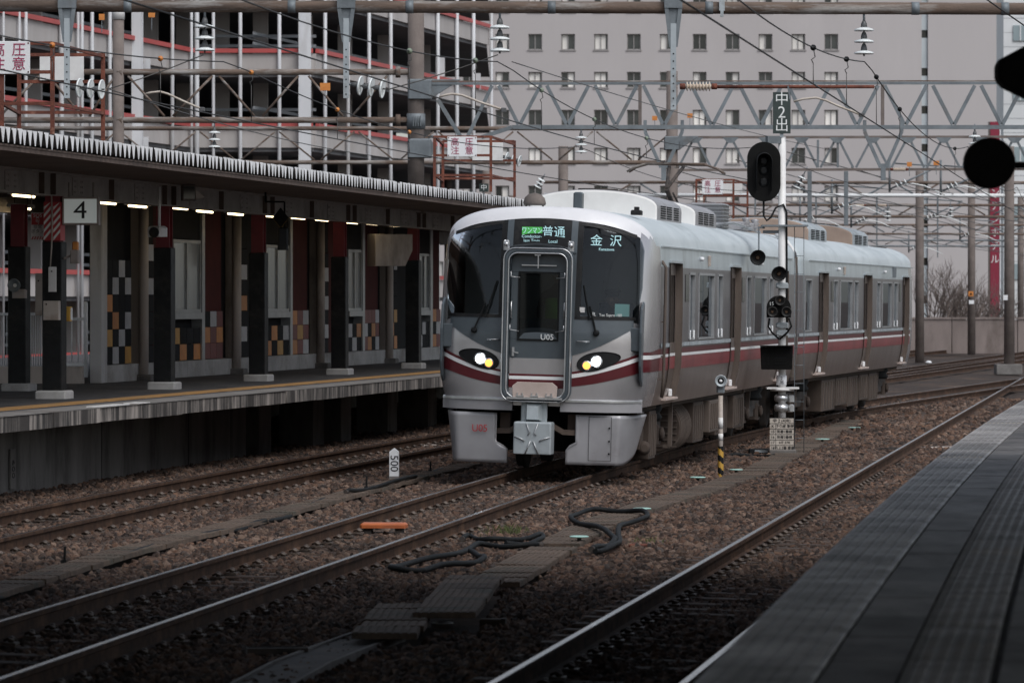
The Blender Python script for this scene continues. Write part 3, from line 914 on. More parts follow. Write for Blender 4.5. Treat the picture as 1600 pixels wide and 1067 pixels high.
def shell(L, nose_front, nose_back, openings, holes_front):
    """body shell; openings: (y0, y1, z0, z1) cut in both sides; holes_front(x, z) cut in the cab front"""
    m = MB()
    def ring_xz():
        r_ = [(WS(z), z) for z in ZS]
        r_ += [(u * 1.445, roof_z(u * 1.445)) for u in US[::-1][1:-1]]
        r_ += [(-WS(z), z) for z in ZS[::-1]]
        return r_
    ring = ring_xz()
    nr = len(ring)
    def cab(flip):
        base = len(m.v)
        for v in range(NV):
            vv = (ZS[v] - 0.93) / (3.15 - 0.93)
            for u in US:
                zt = roof_z(u * 1.445)
                z = 0.93 + vv * (zt - 0.93)
                x = u * WS(min(z, 3.15))
                y = front_y(x, z) if abs(u) < 1 else 0.75 + 0.13 * max(0, z - 1.9) + 0.2 * max(0, vv) ** 22
                m.v.append((x, L - y if flip else y, z))
        for v in range(NV - 1):
            for i in range(NU - 1):
                a = base + v * NU + i
                q = (a, a + 1, a + NU + 1, a + NU)
                cx = sum(m.v[k][0] for k in q) / 4
                cz = sum(m.v[k][2] for k in q) / 4
                if (not flip) and holes_front(cx, cz):
                    continue
                m.f.append(q if not flip else q[::-1])
                m.m.append(4 if cz > mask_top(cx) - 0.01 else 5)
                m.sm.append(True)
        idx = [base + v * NU + NU - 1 for v in range(NV)]
        idx += [base + (NV - 1) * NU + i for i in range(NU - 2, 0, -1)]
        idx += [base + v * NU for v in range(NV - 1, -1, -1)]
        return idx
    ycuts = sorted(set([round(y, 3) for o_ in openings for y in o_[:2]] + list(np.round(np.arange(1.5 if nose_front else 0, L - 1.4 if nose_back else L, 0.8), 3)) + ([] if nose_back else [L])))
    rings = []
    if nose_front:
        rings.append((cab(False), None))
    for y in ycuts:
        b0 = len(m.v)
        m.v += [(x, y, z) for x, z in ring]
        rings.append((list(range(b0, b0 + nr)), y))
    if nose_back:
        rings.append((cab(True), None))
    for (ra, ya), (rb, yb) in zip(rings, rings[1:]):
        for k in range(nr - 1):
            z = (ring[k][1] + ring[k + 1][1]) / 2
            if k < NV - 1 or k >= nr - NV:
                if ya is not None and yb is not None:
                    ym = (ya + yb) / 2
                    if any(o_[0] < ym < o_[1] and o_[2] < z < o_[3] for o_ in openings):
                        continue
                mi = 1 if z > 2.87 else (2 if z > 1.73 else 3)
                if ya is None or yb is None:
                    mi = 5
            else:
                mi = 0
            m.f.append((ra[k], rb[k], rb[k + 1], ra[k + 1]))
            m.m.append(mi)
            m.sm.append(True)
    for (rr, y), rev in ((rings[0], True), (rings[-1], False)):
        if y is not None:
            m.f.append(tuple(rr) if rev else tuple(rr[::-1]))
            m.m.append(2)
            m.sm.append(False)
    return m
BODY_MATS = ['train_roof', 'train_upper', 'train_band', 'train_lower', 'train_visor', 'train_front']

def side_patch(m, y0, y1, z0, z1, sgn, off, n=3):
    m.sheet(lambda u, v: (sgn * (WS(z0 + (z1 - z0) * v) + off), y0 + (y1 - y0) * u, z0 + (z1 - z0) * v), 1, n)
def front_patch(m, x0, x1, zl, zh, off, nu=24, nv=6):
    """sheet on the cab front between the curves zl(x) and zh(x), off metres proud"""
    def fn(u, v):
        x = x0 + (x1 - x0) * u
        z = zl(x) + (zh(x) - zl(x)) * v
        return (x, front_y(x, z) - off, z)
    m.sheet(fn, nu, nv)

def add_bogie(t, yc, wheel_y=1.05):
    m = MB()
    for s_ in (-1, 1):
        m.box(s_ * 0.98 - 0.07, s_ * 0.98 + 0.07, yc - 1.5, yc + 1.5, 0.48, 0.66)
        m.box(s_ * 0.98 - 0.09, s_ * 0.98 + 0.09, yc - 0.45, yc + 0.45, 0.36, 0.56)
    m.box(-0.9, 0.9, yc - 0.2, yc + 0.2, 0.5, 0.72)
    bg_ = m.build('bogie', 'bogie_dark', t, bevel=0.02)
    for wy in (yc - wheel_y, yc + wheel_y):
        for s_ in (-1, 1):
            w = MB()
            w.lathe([(0.05, -0.08), (0.43, -0.065), (0.43, 0.02), (0.46, 0.025), (0.46, 0.055), (0.38, 0.06), (0.05, 0.06)], (s_ * 0.56, wy, 0.43), (-s_, 0, 0), 24)
            w.build('wheel', 'bogie_dark', bg_)
            a = MB()
            a.cbox((s_ * 1.0, wy, 0.44), (0.2, 0.34, 0.30), chamfer=0.05)
            a.lathe([(0.10, 0), (0.10, 0.05), (0.04, 0.07)], (s_ * 1.1, wy, 0.44), (s_, 0, 0), 12)
            a.build('axle_box', 'dust_brown', bg_)
    for s_ in (-1, 1):
        a = MB()
        a.lathe([(0.26, 0), (0.29, 0.06), (0.25, 0.12), (0.29, 0.18), (0.26, 0.26)], (s_ * 0.98, yc, 0.66), n=16)
        a.build('air_spring', 'black_rubber', bg_)
        a = MB()
        a.bar((s_ * 1.1, yc - 0.95, 0.35), (s_ * 1.1, yc - 0.72, 0.85), 0.08)
        a.build('damper', 'dust_brown', bg_)

def ac_unit(t, y0, y1, hw, zb, zs, zt, end_mat):
    m = MB()
    prof = [(-hw, zb), (-hw, zs)] + [(-hw * math.cos(a), zs + (zt - zs) * math.sin(a) ** 0.8) for a in np.linspace(0.12, PI - 0.12, 19)] + [(hw, zs), (hw, zb)]
    m.mat(0)
    m.prism(prof, lambda a, c, d: (a, d, c), y0, y1)
    for k in range(len(m.m)):
        m.m[k] = 1
    m.m[0] = 0
    m.m[1] = 0
    o = m.build('air_conditioner', [end_mat, 'skirt_grey' if end_mat == 'train_white' else 'galv_light'], t, bevel=0.035)
    v = MB()
    for s_ in (-1, 1):
        for yb in (y0 + 0.35, y0 + 1.05, y1 - 0.95):
            for j in range(6):
                z = zb + 0.07 + j * 0.034
                v.box(s_ * (hw + 0.004) - 0.004, s_ * (hw + 0.004) + 0.004, yb, yb + 0.55, z, z + 0.016)
    v.build('vent_grille', 'black_matte', o)
    f = MB()
    for yb in np.linspace(y0 + 0.4, y1 - 0.4, 3):
        f.lathe([(0.30, 0), (0.30, 0.03), (0.05, 0.035)], (0, yb, zt - 0.012), n=20)
    f.build('fan_grille', 'bogie_dark', o)
    return o

def side_parts(t, L, doors, wins, stripe_y0, stripe_y1, leds):
    # livery bands along both sides, broken at the doors
    cuts = [stripe_y0] + [q for d in doors for q in d] + [stripe_y1]
    for z0, z1, mt, nm in ((1.42, 1.60, 'train_maroon_side', 'maroon_band'), (1.605, 1.645, 'train_stripe', 'white_stripe'), (1.65, 1.725, 'train_maroon', 'maroon_line'),
                           (1.745, 1.80, 'galv_light', 'sill_band')):
        m = MB()
        for a, c in zip(cuts[::2], cuts[1::2]):
            for s_ in (-1, 1):
                side_patch(m, a, c, z0, z1, s_, 0.004 if nm != 'sill_band' else 0.018)
        m.build(nm, mt, t)
    gutter = MB()
    for s_ in (-1, 1):
        gutter.bar((s_ * 1.452, 1.6, 3.152), (s_ * 1.452, L - 0.6, 3.152), 0.022, 0.02)
    gutter.build('rain_gutter', 'train_upper', t)
    for s_ in (-1, 1):
        for (a, c) in doors:
            d = MB()
            for (p, q) in ((a + 0.01, (a + c) / 2 - 0.004), ((a + c) / 2 + 0.004, c - 0.01)):
                d.mat(0)
                side_patch(d, p, q, 1.02, 1.80, s_, -0.075)
                side_patch(d, p, q, 2.76, 2.93, s_, -0.075)
                side_patch(d, p, p + 0.09, 1.80, 2.76, s_, -0.075)
                side_patch(d, q - 0.09, q, 1.80, 2.76, s_, -0.075)
                d.mat(1)
                side_patch(d, p, q, 1.42, 1.60, s_, -0.071)
                d.mat(2)
                side_patch(d, p, q, 1.605, 1.645, s_, -0.070)
            do = d.build('side_door', ['train_lower', 'train_maroon_side', 'train_stripe'], t)
            gl = MB()
            for (p, q) in ((a + 0.1, (a + c) / 2 - 0.094), ((a + c) / 2 + 0.094, c - 0.1)):
                side_patch(gl, p, q, 1.80, 2.76, s_, -0.082)
            gl.build('door_glass', 'glass_train', do)
            j = MB()
            for y in (a, c):
                j.sheet(lambda u, v, y=y: (s_ * (WS(1.02 + 1.91 * v) + 0.022 - 0.11 * u), y, 1.02 + 1.91 * v), 1, 8, False)
                j.sheet(lambda u, v, y=y: (s_ * (WS(1.02 + 1.91 * v) + 0.022), y + (0.03 if y == c else -0.03) * u, 1.02 + 1.91 * v), 1, 8, False)
            j.build('door_jamb', 'jamb_brown', do)
            h = MB()
            h.box(*(sorted((s_ * 1.385, s_ * 1.492))), a - 0.05, c + 0.05, 2.932, 2.966)
            h.build('door_head', 'train_upper', do)
            st = MB()
            st.box(*(sorted((s_ * 1.30, s_ * 1.455))), a - 0.02, c + 0.02, 0.985, 1.015)
            st.build('door_step', 'footplate', do)
            for y in (a + 0.12, c - 0.12):
                lt = MB()
                lt.cbox((s_ * (WS(1.05) - 0.045), y, 1.075), (0.05, 0.09, 0.10), chamfer=0.01)
                lt.build('step_lamp', 'white_clean', do)
        for (a, c) in wins:
            w = MB()
            e = 0.035
            for (p, q, z0, z1) in ((a, c, 1.82, 1.82 + e), (a, c, 2.81 - e, 2.81), (a, a + e, 1.82 + e, 2.81 - e), (c - e, c, 1.82 + e, 2.81 - e)):
                side_patch(w, p, q, z0, z1, s_, 0.012)
                w.sheet(lambda u, v, p=p, q=q, z0=z0, z1=z1: (s_ * (WS(z0 + (z1 - z0) * v) + 0.012 - 0.05 * u), q if p == a and q < a + 0.1 else p if q == c and p > c - 0.1 else p, z0 + (z1 - z0) * v), 1, 1, False)
            for y in (a, c):
                w.sheet(lambda u, v, y=y: (s_ * (WS(1.82 + 0.99 * v) + 0.012 - 0.08 * u), y, 1.82 + 0.99 * v), 1, 4, False)
            for z in (1.82, 2.81):
                w.sheet(lambda u, v, z=z: (s_ * (WS(z) + 0.012 - 0.08 * u), a + (c - a) * v, z), 1, 1, False)
            wo_ = w.build('window', 'aluminium', t)
            gl = MB()
            side_patch(gl, a, c, 1.82, 2.81, s_, -0.035)
            gl.build('pane', 'glass_train', wo_)
            if c - a < 0.9:
                for y in (a + 0.10, c - 0.10):
                    k = MB()
                    k.cbox((s_ * (WS(1.9) + 0.004), y, 1.90), (0.03, 0.07, 0.13), chamfer=0.01)
                    k.build('window_block', 'white_clean', wo_)  # small white block near each lower corner of a narrow window
        for y in leds:
            k = MB()
            side_patch(k, y, y + 0.42, 2.38, 2.78, s_, 0.008)
            k.build('side_display', 'car_glass', t)
        for y, kind in ((6.0, 0), (7.0, 1), (14.2, 0)):
            k = MB()
            if kind == 0:
                k.lathe([(0.035, 0), (0.03, 0.05), (0.01, 0.06)], (s_ * 1.458, y, 3.02), (s_, 0, 0), 10)
                k.build('door_lamp', 'white_clean', t)
            else:
                k.cbox((s_ * 1.475, y, 3.0), (0.04, 0.10, 0.16), chamfer=0.008)
                k.build('marker_lamp', 'beige_box', t)

def interior(t, L, y0):
    m = MB()
    m.box(-1.3, 1.3, y0, L - 0.3, 1.08, 1.12)
    m.build('floor', 'interior_dark', t)
    m = MB()
    m.box(-1.25, 1.25, y0, L - 0.3, 3.05, 3.08)
    m.build('ceiling', 'interior_wall', t)
    m = MB()
    m.box(-1.35, 1.35, L - 0.35, L - 0.3, 1.1, 3.1)
    m.box(-1.4, 1.4, y0 - 0.02, y0 + 0.02, 1.1, 3.1)
    m.build('end_partition', 'interior_wall', t)

# ------------------------------------------------------------------ front car
TH1, TH2, ROLL = math.atan(0.168), math.atan(0.2), R(1.4)
CAR_L = 20.2
car = thing('train_car', 'silver front car with dark cab windows, lit headlights and maroon stripe', 'train car', (0.31, 58.4, 0), -TH1, 'cars of the silver train', ry=ROLL)
doors1 = [(2.45, 3.75), (9.95, 11.25), (17.45, 18.75)]
wins1 = [(4.7, 5.35), (5.8, 7.75), (8.2, 8.85), (12.2, 12.85), (13.3, 15.25), (15.65, 16.3)]
def holes1(x, z):
    if 2.14 < z < mask_top(x) - 0.035 and (0.53 < abs(x) < 1.31):
        return True
    return abs(x) < 0.29 and 1.84 < z < 2.74
op1 = [(a, c, 1.02, 2.93) for a, c in doors1] + [(a, c, 1.82, 2.81) for a, c in wins1]
body = shell(CAR_L, True, False, op1, holes1).build('body', BODY_MATS, car)
side_parts(car, CAR_L, doors1, wins1, 1.5, CAR_L - 0.1, (4.2, 11.5))
interior(car, CAR_L, 2.1)

# cab front: dark mask, glass, livery
for s_ in (-1, 1):
    m = MB()
    nv = 18
    def wind(u, v, s_=s_):
        x = s_ * (0.49 + u * (1.36 - 0.49))
        zt = mask_top(x) - 0.012
        zb = 2.12
        # rounded outer corners
        if u > 0.80:
            k = (u - 0.80) / 0.20
            c = 0.20 * (1 - math.sqrt(max(0.0, 1 - k * k)))
            zt -= c * 0.9
            zb += c * 2.2
        z = zb + (zt - zb) * v
        return (x, front_y(x, z) - 0.012, z)
    m.sheet(wind, 26, nv)
    m.build('windshield', 'glass_windshield', car)
    # black frit border round the glass
    f = MB()
    front_patch(f, s_ * 0.49, s_ * 0.565, lambda x: 2.12, lambda x: mask_top(x) - 0.012, 0.016, 2, 10)
    front_patch(f, s_ * 0.49, s_ * 1.30, lambda x: 2.12, lambda x: 2.165, 0.016, 20, 1)
    front_patch(f, s_ * 0.49, s_ * 1.26, lambda x: mask_top(x) - 0.06, lambda x: mask_top(x) - 0.012, 0.016, 20, 1)
    f.build('glass_border', 'black_paint', car)
m = MB()
front_patch(m, -0.49, 0.49, lambda x: 3.10, lambda x: mask_top(x) - 0.012, 0.014, 14, 6)
m.build('display_glass', 'black_paint', car)
for s_ in (-1, 1):
    m = MB()
    front_patch(m, s_ * 0.40, s_ * 0.487, lambda x: 3.02, lambda x: mask_top(x) - 0.014, 0.020, 2, 6)
    m.build('display_post', 'train_mask', car)
low = lambda x: 1.565 + 0.275 * x * x
m = MB()
front_patch(m, -1.27, 1.27, low, lambda x: 2.118, 0.008, 48, 8)
m.build('front_mask', 'train_mask', car)
m = MB()
front_patch(m, -0.50, 0.50, lambda x: 2.118, lambda x: 3.10, 0.006, 10, 10)
m.f = [q for q in m.f if not (abs(sum(m.v[k][0] for k in q) / 4) < 0.28 and 1.84 < sum(m.v[k][2] for k in q) / 4 < 2.74)]
m.m = [0] * len(m.f); m.sm = [True] * len(m.f)
m.build('centre_mask', 'train_mask', car)
for nm, mt, za, zb, ka, kb, off in (('maroon_line', 'train_maroon', 1.339, 1.368, .16, .165, .006), ('white_stripe', 'train_stripe', 1.284, 1.336, .158, .16, .008), ('maroon_band', 'train_maroon', 1.175, 1.281, .125, .158, .006)):
    m = MB()
    def wrap(u, v, za=za, zb=zb, ka=ka, kb=kb, off=off):
        # across the front, then round the corners back to the first door
        s2 = (u - 0.5) * 2
        sg = 1 if s2 >= 0 else -1
        a = abs(s2)
        if a < 0.62:
            x = 1.40 * math.sin(a / 0.62 * PI / 2 * 0.93)
            lo_, hi_ = za + ka * x * x, zb + kb * x * x
            z = lo_ + (hi_ - lo_) * v
            xx = min(x, WS(z) * 0.999)
            return (sg * xx, front_y(xx, z) - off, z)
        k = (a - 0.62) / 0.38
        x0 = 1.40 * math.sin(PI / 2 * 0.93)
        lo_, hi_ = za + ka * x0 * x0, zb + kb * x0 * x0
        tgt = {'maroon_line': (1.65, 1.725), 'white_stripe': (1.605, 1.645), 'maroon_band': (1.42, 1.60)}[nm]
        e = k * k * (3 - 2 * k)
        z = (lo_ + (tgt[0] - lo_) * e) + ((hi_ - lo_) + ((tgt[1] - tgt[0]) - (hi_ - lo_)) * e) * v
        y0 = front_y(x0, z)
        y = y0 + (1.5 - y0) * k
        # follow the plan curve of the corner
        q = max(0.0, 1 - (max(0.0, (0.75 - y)) / 0.75) ** 2.5) ** 0.4 if y < 0.75 else 1.0
        x = WS(z) * max(x0 / WS(z), q) + off
        return (sg * x, y, z)
    m.sheet(wrap, 90, 4)
    m.build(nm, mt, car)

# gangway door, bumper frame
door = MB()
door.box(-0.385, 0.385, -0.02, 0.02, 1.00, 1.83)
door.box(-0.385, -0.27, -0.02, 0.02, 1.83, 2.74)
door.box(0.27, 0.385, -0.02, 0.02, 1.83, 2.74)
door.box(-0.385, 0.385, -0.02, 0.02, 2.74, 3.06)
gd = door.build('gangway_door', 'train_mask', car, bevel=0.006)
m = MB()
m.box(-0.384, 0.384, -0.0235, -0.0205, 1.0, 1.575)
m.build('door_lower_panel', 'train_front', gd)
m = MB()
m.box(-0.384, 0.384, -0.0265, -0.024, 1.288, 1.332)
m.build('white_stripe', 'train_stripe', gd)
m = MB()
m.box(-0.384, 0.384, -0.0265, -0.024, 1.175, 1.285)
m.box(-0.384, 0.384, -0.0265, -0.024, 1.335, 1.362)
m.build('maroon_band', 'train_maroon', gd)
m = MB()
m.box(-0.275, 0.275, -0.004, 0.004, 1.825, 2.745)
m.build('door_window', 'glass_windshield', gd)
m = MB()
for x0, x1, z0, z1 in ((-0.285, 0.285, 1.815, 1.84), (-0.285, 0.285, 2.73, 2.755), (-0.285, -0.262, 1.84, 2.73), (0.262, 0.285, 1.84, 2.73)):
    m.box(x0, x1, -0.032, -0.018, z0, z1)
m.build('window_seal', 'black_rubber', gd)
m = MB()
m.cbox((-0.335, -0.035, 1.66), (0.035, 0.02, 0.12), chamfer=0.004)
m.bar((-0.335, -0.05, 1.66), (-0.26, -0.055, 1.645), 0.016)
m.build('handle', 'steel_bright', gd)
text('U05', 0.11, 'text_white', gd, (0.13, -0.036, 1.865), name='unit_number')
# frame: rounded rectangle swept
def rrect(hw, z0, z1, r_, n=6):
    pts = []
    for cx, cz, a0 in ((hw - r_, z0 + r_, -90), (hw - r_, z1 - r_, 0), (-hw + r_, z1 - r_, 90), (-hw + r_, z0 + r_, 180)):
        for k in range(n + 1):
            a = R(a0 + 90 * k / n)
            pts.append((cx + r_ * math.cos(a), cz + r_ * math.sin(a)))
    return pts
m = MB()
o_, i_ = rrect(0.475, 0.985, 3.08, 0.16), rrect(0.40, 1.06, 3.0, 0.12)
n = len(o_)
vs = [(x, 0.03, z) for x, z in o_] + [(x, -0.16, z) for x, z in o_] + [(x, -0.16, z) for x, z in i_] + [(x, 0.0, z) for x, z in i_]
fs = []
for k in range(3):
    for i in range(n):
        j = (i + 1) % n
        fs.append((k * n + i, k * n + j, (k + 1) * n + j, (k + 1) * n + i))
m.add(vs, fs, True)
fr = m.build('gangway_frame', 'train_mask', car)
m = MB()
for pts, r_ in ((rrect(0.470, 0.99, 3.07, 0.155), 0.009), (rrect(0.402, 1.05, 3.005, 0.12), 0.010)):
    m.tube([(x, -0.165, z) for x, z in pts + pts[:1]], r_, 6)
m.build('frame_trim', 'steel_bright', fr)
m = MB()
m.sheet(lambda u, v: (-0.40 + 0.8 * u, -0.165 + 0.05 * v, 3.09 + 0.05 * math.sin(PI * u) - 0.03 * v), 16, 3)
m.sheet(lambda u, v: (-0.40 + 0.8 * u, -0.115 + 0.13 * v, 3.06 + 0.05 * math.sin(PI * u) + 0.02 * v), 16, 3)
m.build('frame_canopy', 'steel_bright', fr)
for s_ in (-1, 1):
    m = MB()
    m.cbox((s_ * 0.445, -0.12, 3.11), (0.085, 0.03, 0.14), chamfer=0.02)
    m.lathe([(0.035, 0), (0.028, 0.03), (0.01, 0.04)], (s_ * 0.445, -0.135, 3.12), (0, -1, 0), 12)
    m.build('hook_plate', 'steel_bright', fr)
    for z0, z1 in ((2.12, 2.34),):
        m = MB()
        m.tube([(s_ * 0.365, -0.03, z0), (s_ * 0.365, -0.09, z0), (s_ * 0.365, -0.09, z1), (s_ * 0.365, -0.03, z1)], 0.009, 6)
        m.build('grab_bar', 'steel_bright', fr)
    for za, zb in ((2.70, 2.67), (1.98, 1.94)):
        m = MB()
        m.tube([(s_ * 0.37, -0.14, za + 0.05), (s_ * 0.37, -0.14, za - 0.02), (s_ * 0.25, -0.10, zb)], 0.008, 5)
        m.build('stay_hook', 'steel_bright', fr)
m = MB()
m.bar((0, -0.13, 2.98), (0, -0.13, 2.80), 0.014)
m.bar((-0.05, -0.13, 2.98), (0.03, -0.13, 2.98), 0.02)
m.bar((-0.24, -0.05, 2.84), (0.24, -0.05, 2.84), 0.015)
m.build('latch_rod', 'steel_bright', fr)
m = MB()
pts = [(-0.30, 1.04), (0.30, 1.04), (0.31, 1.20), (0.24, 1.255), (-0.24, 1.255), (-0.31, 1.20)]
m.prism(pts, lambda a, c, d: (a, d, c), -0.19, -0.17)
fp = m.build('footplate', 'footplate', car, bevel=0.005)
m = MB()
for x in (-0.20, 0.0, 0.20):
    m.bar((x - 0.045, -0.20, 1.06), (x - 0.03, -0.20, 1.11), 0.014)
    m.bar((x + 0.045, -0.20, 1.06), (x + 0.03, -0.20, 1.11), 0.014)
    m.bar((x - 0.05, -0.20, 1.065), (x + 0.05, -0.20, 1.065), 0.018)
m.bar((-0.38, -0.19, 1.035), (0.38, -0.19, 1.035), 0.03)
m.build('hinge', 'steel_bright', fp)

# headlights
for s_ in (-1, 1):
    pod = MB()
    def podf(u, v, s_=s_, off=0.014, kx=1.0):
        a = 2 * PI * u
        # teardrop outline, pointed towards the centre
        cx, cz = 0.83, 1.56
        ex = 0.285 * math.cos(a)
        ez = 0.118 * math.sin(a) * (1.0 - 0.25 * math.cos(a))
        x = cx + ex * v * kx
        z = cz + ez * v * kx + 0.20 * ex * v
        return (s_ * x, front_y(x, z) - off, z)
    pod.sheet(podf, 32, 5)
    p_ = pod.build('headlight', 'black_paint', car)
    rim = MB()
    rim.tube([podf(k / 40, 1.0) for k in range(41)], 0.008, 6)
    rim.build('rim', 'black_rubber', p_)
    for (dx, dz, r_, mt, nm) in ((0.80, 1.55, 0.070, 'lamp_white', 'white_lamp'), (0.675, 1.495, 0.055, 'lamp_warm', 'amber_lamp')):
        x, z = dx, dz
        q = (s_ * x, front_y(x, z) - 0.018, z)
        rg = MB()
        rg.lathe([(r_ * 1.25, 0), (r_ * 1.25, 0.012), (r_ * 1.02, 0.018)], q, (0, -1, 0), 20)
        rg.build('lamp_ring', 'steel_bright', p_)
        lm = MB()
        lm.lathe([(r_, 0.012), (r_ * 0.8, 0.026), (r_ * 0.3, 0.034)], q, (0, -1, 0), 20)
        lm.build(nm, mt, p_)

# destination signs
m = MB()
m.box(-0.285, -0.005, front_y(0.15, 3.31) - 0.021, front_y(0.15, 3.31) - 0.017, 3.255, 3.365)
m.build('service_display', 'led_green', car)
text('ワンマン', 0.10, 'led_white', car, (-0.145, front_y(0.15, 3.31) - 0.026, 3.31), (R(92), 0, 0), name='service_display', wide=0.72)
text('Conductor-\nless Train', 0.058, 'led_white', car, (-0.145, front_y(0.15, 3.2) - 0.022, 3.205), (R(97), 0, 0), name='service_display', wide=1.0)
text('普通', 0.17, 'led_white', car, (0.155, front_y(0.155, 3.28) - 0.024, 3.29), (R(97), 0, 0), name='service_display', wide=0.95)
text('Local', 0.06, 'led_white', car, (0.15, front_y(0.15, 3.17) - 0.022, 3.17), (R(97), 0, 0), name='service_display')
text('金  沢', 0.165, 'led_white', car, (0.87, front_y(0.87, 3.2) - 0.035, 3.19), (R(97), 0, R(20)), name='destination_display', wide=1.05)
text('Kanazawa', 0.055, 'led_white', car, (0.88, front_y(0.88, 3.08) - 0.03, 3.08), (R(97), 0, R(20)), name='destination_display')
text('JR', 0.075, 'text_white', car, (0.74, front_y(0.74, 2.19) - 0.022, 2.19), (R(92), 0, R(12)), name='logo_lettering', wide=1.1)
text('Tec Sqare 100', 0.055, 'text_white', car, (0.97, front_y(0.97, 2.19) - 0.03, 2.185), (R(92), 0, R(21)), name='logo_lettering')
text('JR', 0.26, 'text_white', car, (WS(2.45) + 0.006, 1.95, 2.45), (PI / 2, 0, PI / 2), name='logo_lettering', wide=1.2)
m = MB()
m.box(0.555, 0.625, front_y(0.59, 2.25) - 0.022, front_y(0.59, 2.25) - 0.018, 2.215, 2.285)
m.build('sticker', 'white_paint', car)
# wipers
for s_, xa, xb, zb in ((-1, -0.90, -0.60, 2.62), (1, 0.79, 0.60, 2.58)):
    m = MB()
    za = 1.94
    m.bar((xa, front_y(xa, za) - 0.05, za), ((xa + xb) / 2, front_y(0.75, 2.3) - 0.06, 2.3), 0.026, 0.02)
    m.bar(((xa + xb) / 2 - 0.1 * s_ * 0, front_y(0.7, 2.15) - 0.05, 2.12), (xb, front_y(xb, zb) - 0.04, zb), 0.02, 0.018)
    m.lathe([(0.045, 0), (0.04, 0.05), (0.02, 0.06)], (xa, front_y(xa, za) - 0.005, za), (0, -1, 0), 12)
    m.build('wiper', 'black_rubber', car)
    m = MB()
    x = s_ * 0.62
    z = 1.82
    y = front_y(x, z)
    m.tube([(x - 0.08, y, z), (x - 0.08, y - 0.05, z), (x + 0.08, y - 0.05, z), (x + 0.08, y, z)], 0.010, 6)
    m.build('hand_grip', 'aluminium', car)
# rubber fall-guard flaps at both front corners
for s_ in (-1, 1):
    m = MB()
    pts = [(0.0, 1.22), (-0.10, 1.30), (-0.16, 1.5), (-0.17, 1.95), (-0.13, 2.28), (0.0, 2.38), (0.10, 2.30), (0.14, 1.9), (0.12, 1.4)]
    m.prism(pts, lambda a, c, d: (s_ * (1.36 + 0.35 * a * 0 + d), 0.42 + a * 1.3, c), 0.0, 0.035)
    m.build('corner_flap', 'train_mask', car, bevel=0.01)
    m = MB()
    m.box(*(sorted((s_ * 1.20, s_ * 1.37))), 0.26, 0.40, 1.70, 2.02)
    m.build('flap_bracket', 'train_mask', car, bevel=0.012)
# side handrail and pipes behind the cab
for s_ in (-1, 1):
    m = MB()
    m.tube([(s_ * 1.50, 1.62, 1.05), (s_ * 1.52, 1.62, 1.3), (s_ * 1.52, 1.62, 2.86), (s_ * 1.46, 1.62, 2.95)], 0.022, 8)
    for z in (1.30, 1.62, 2.1):
        m.bar((s_ * 1.44, 1.62, z), (s_ * 1.53, 1.62, z), 0.02)
    m.build('cab_handrail', 'jamb_brown', car)

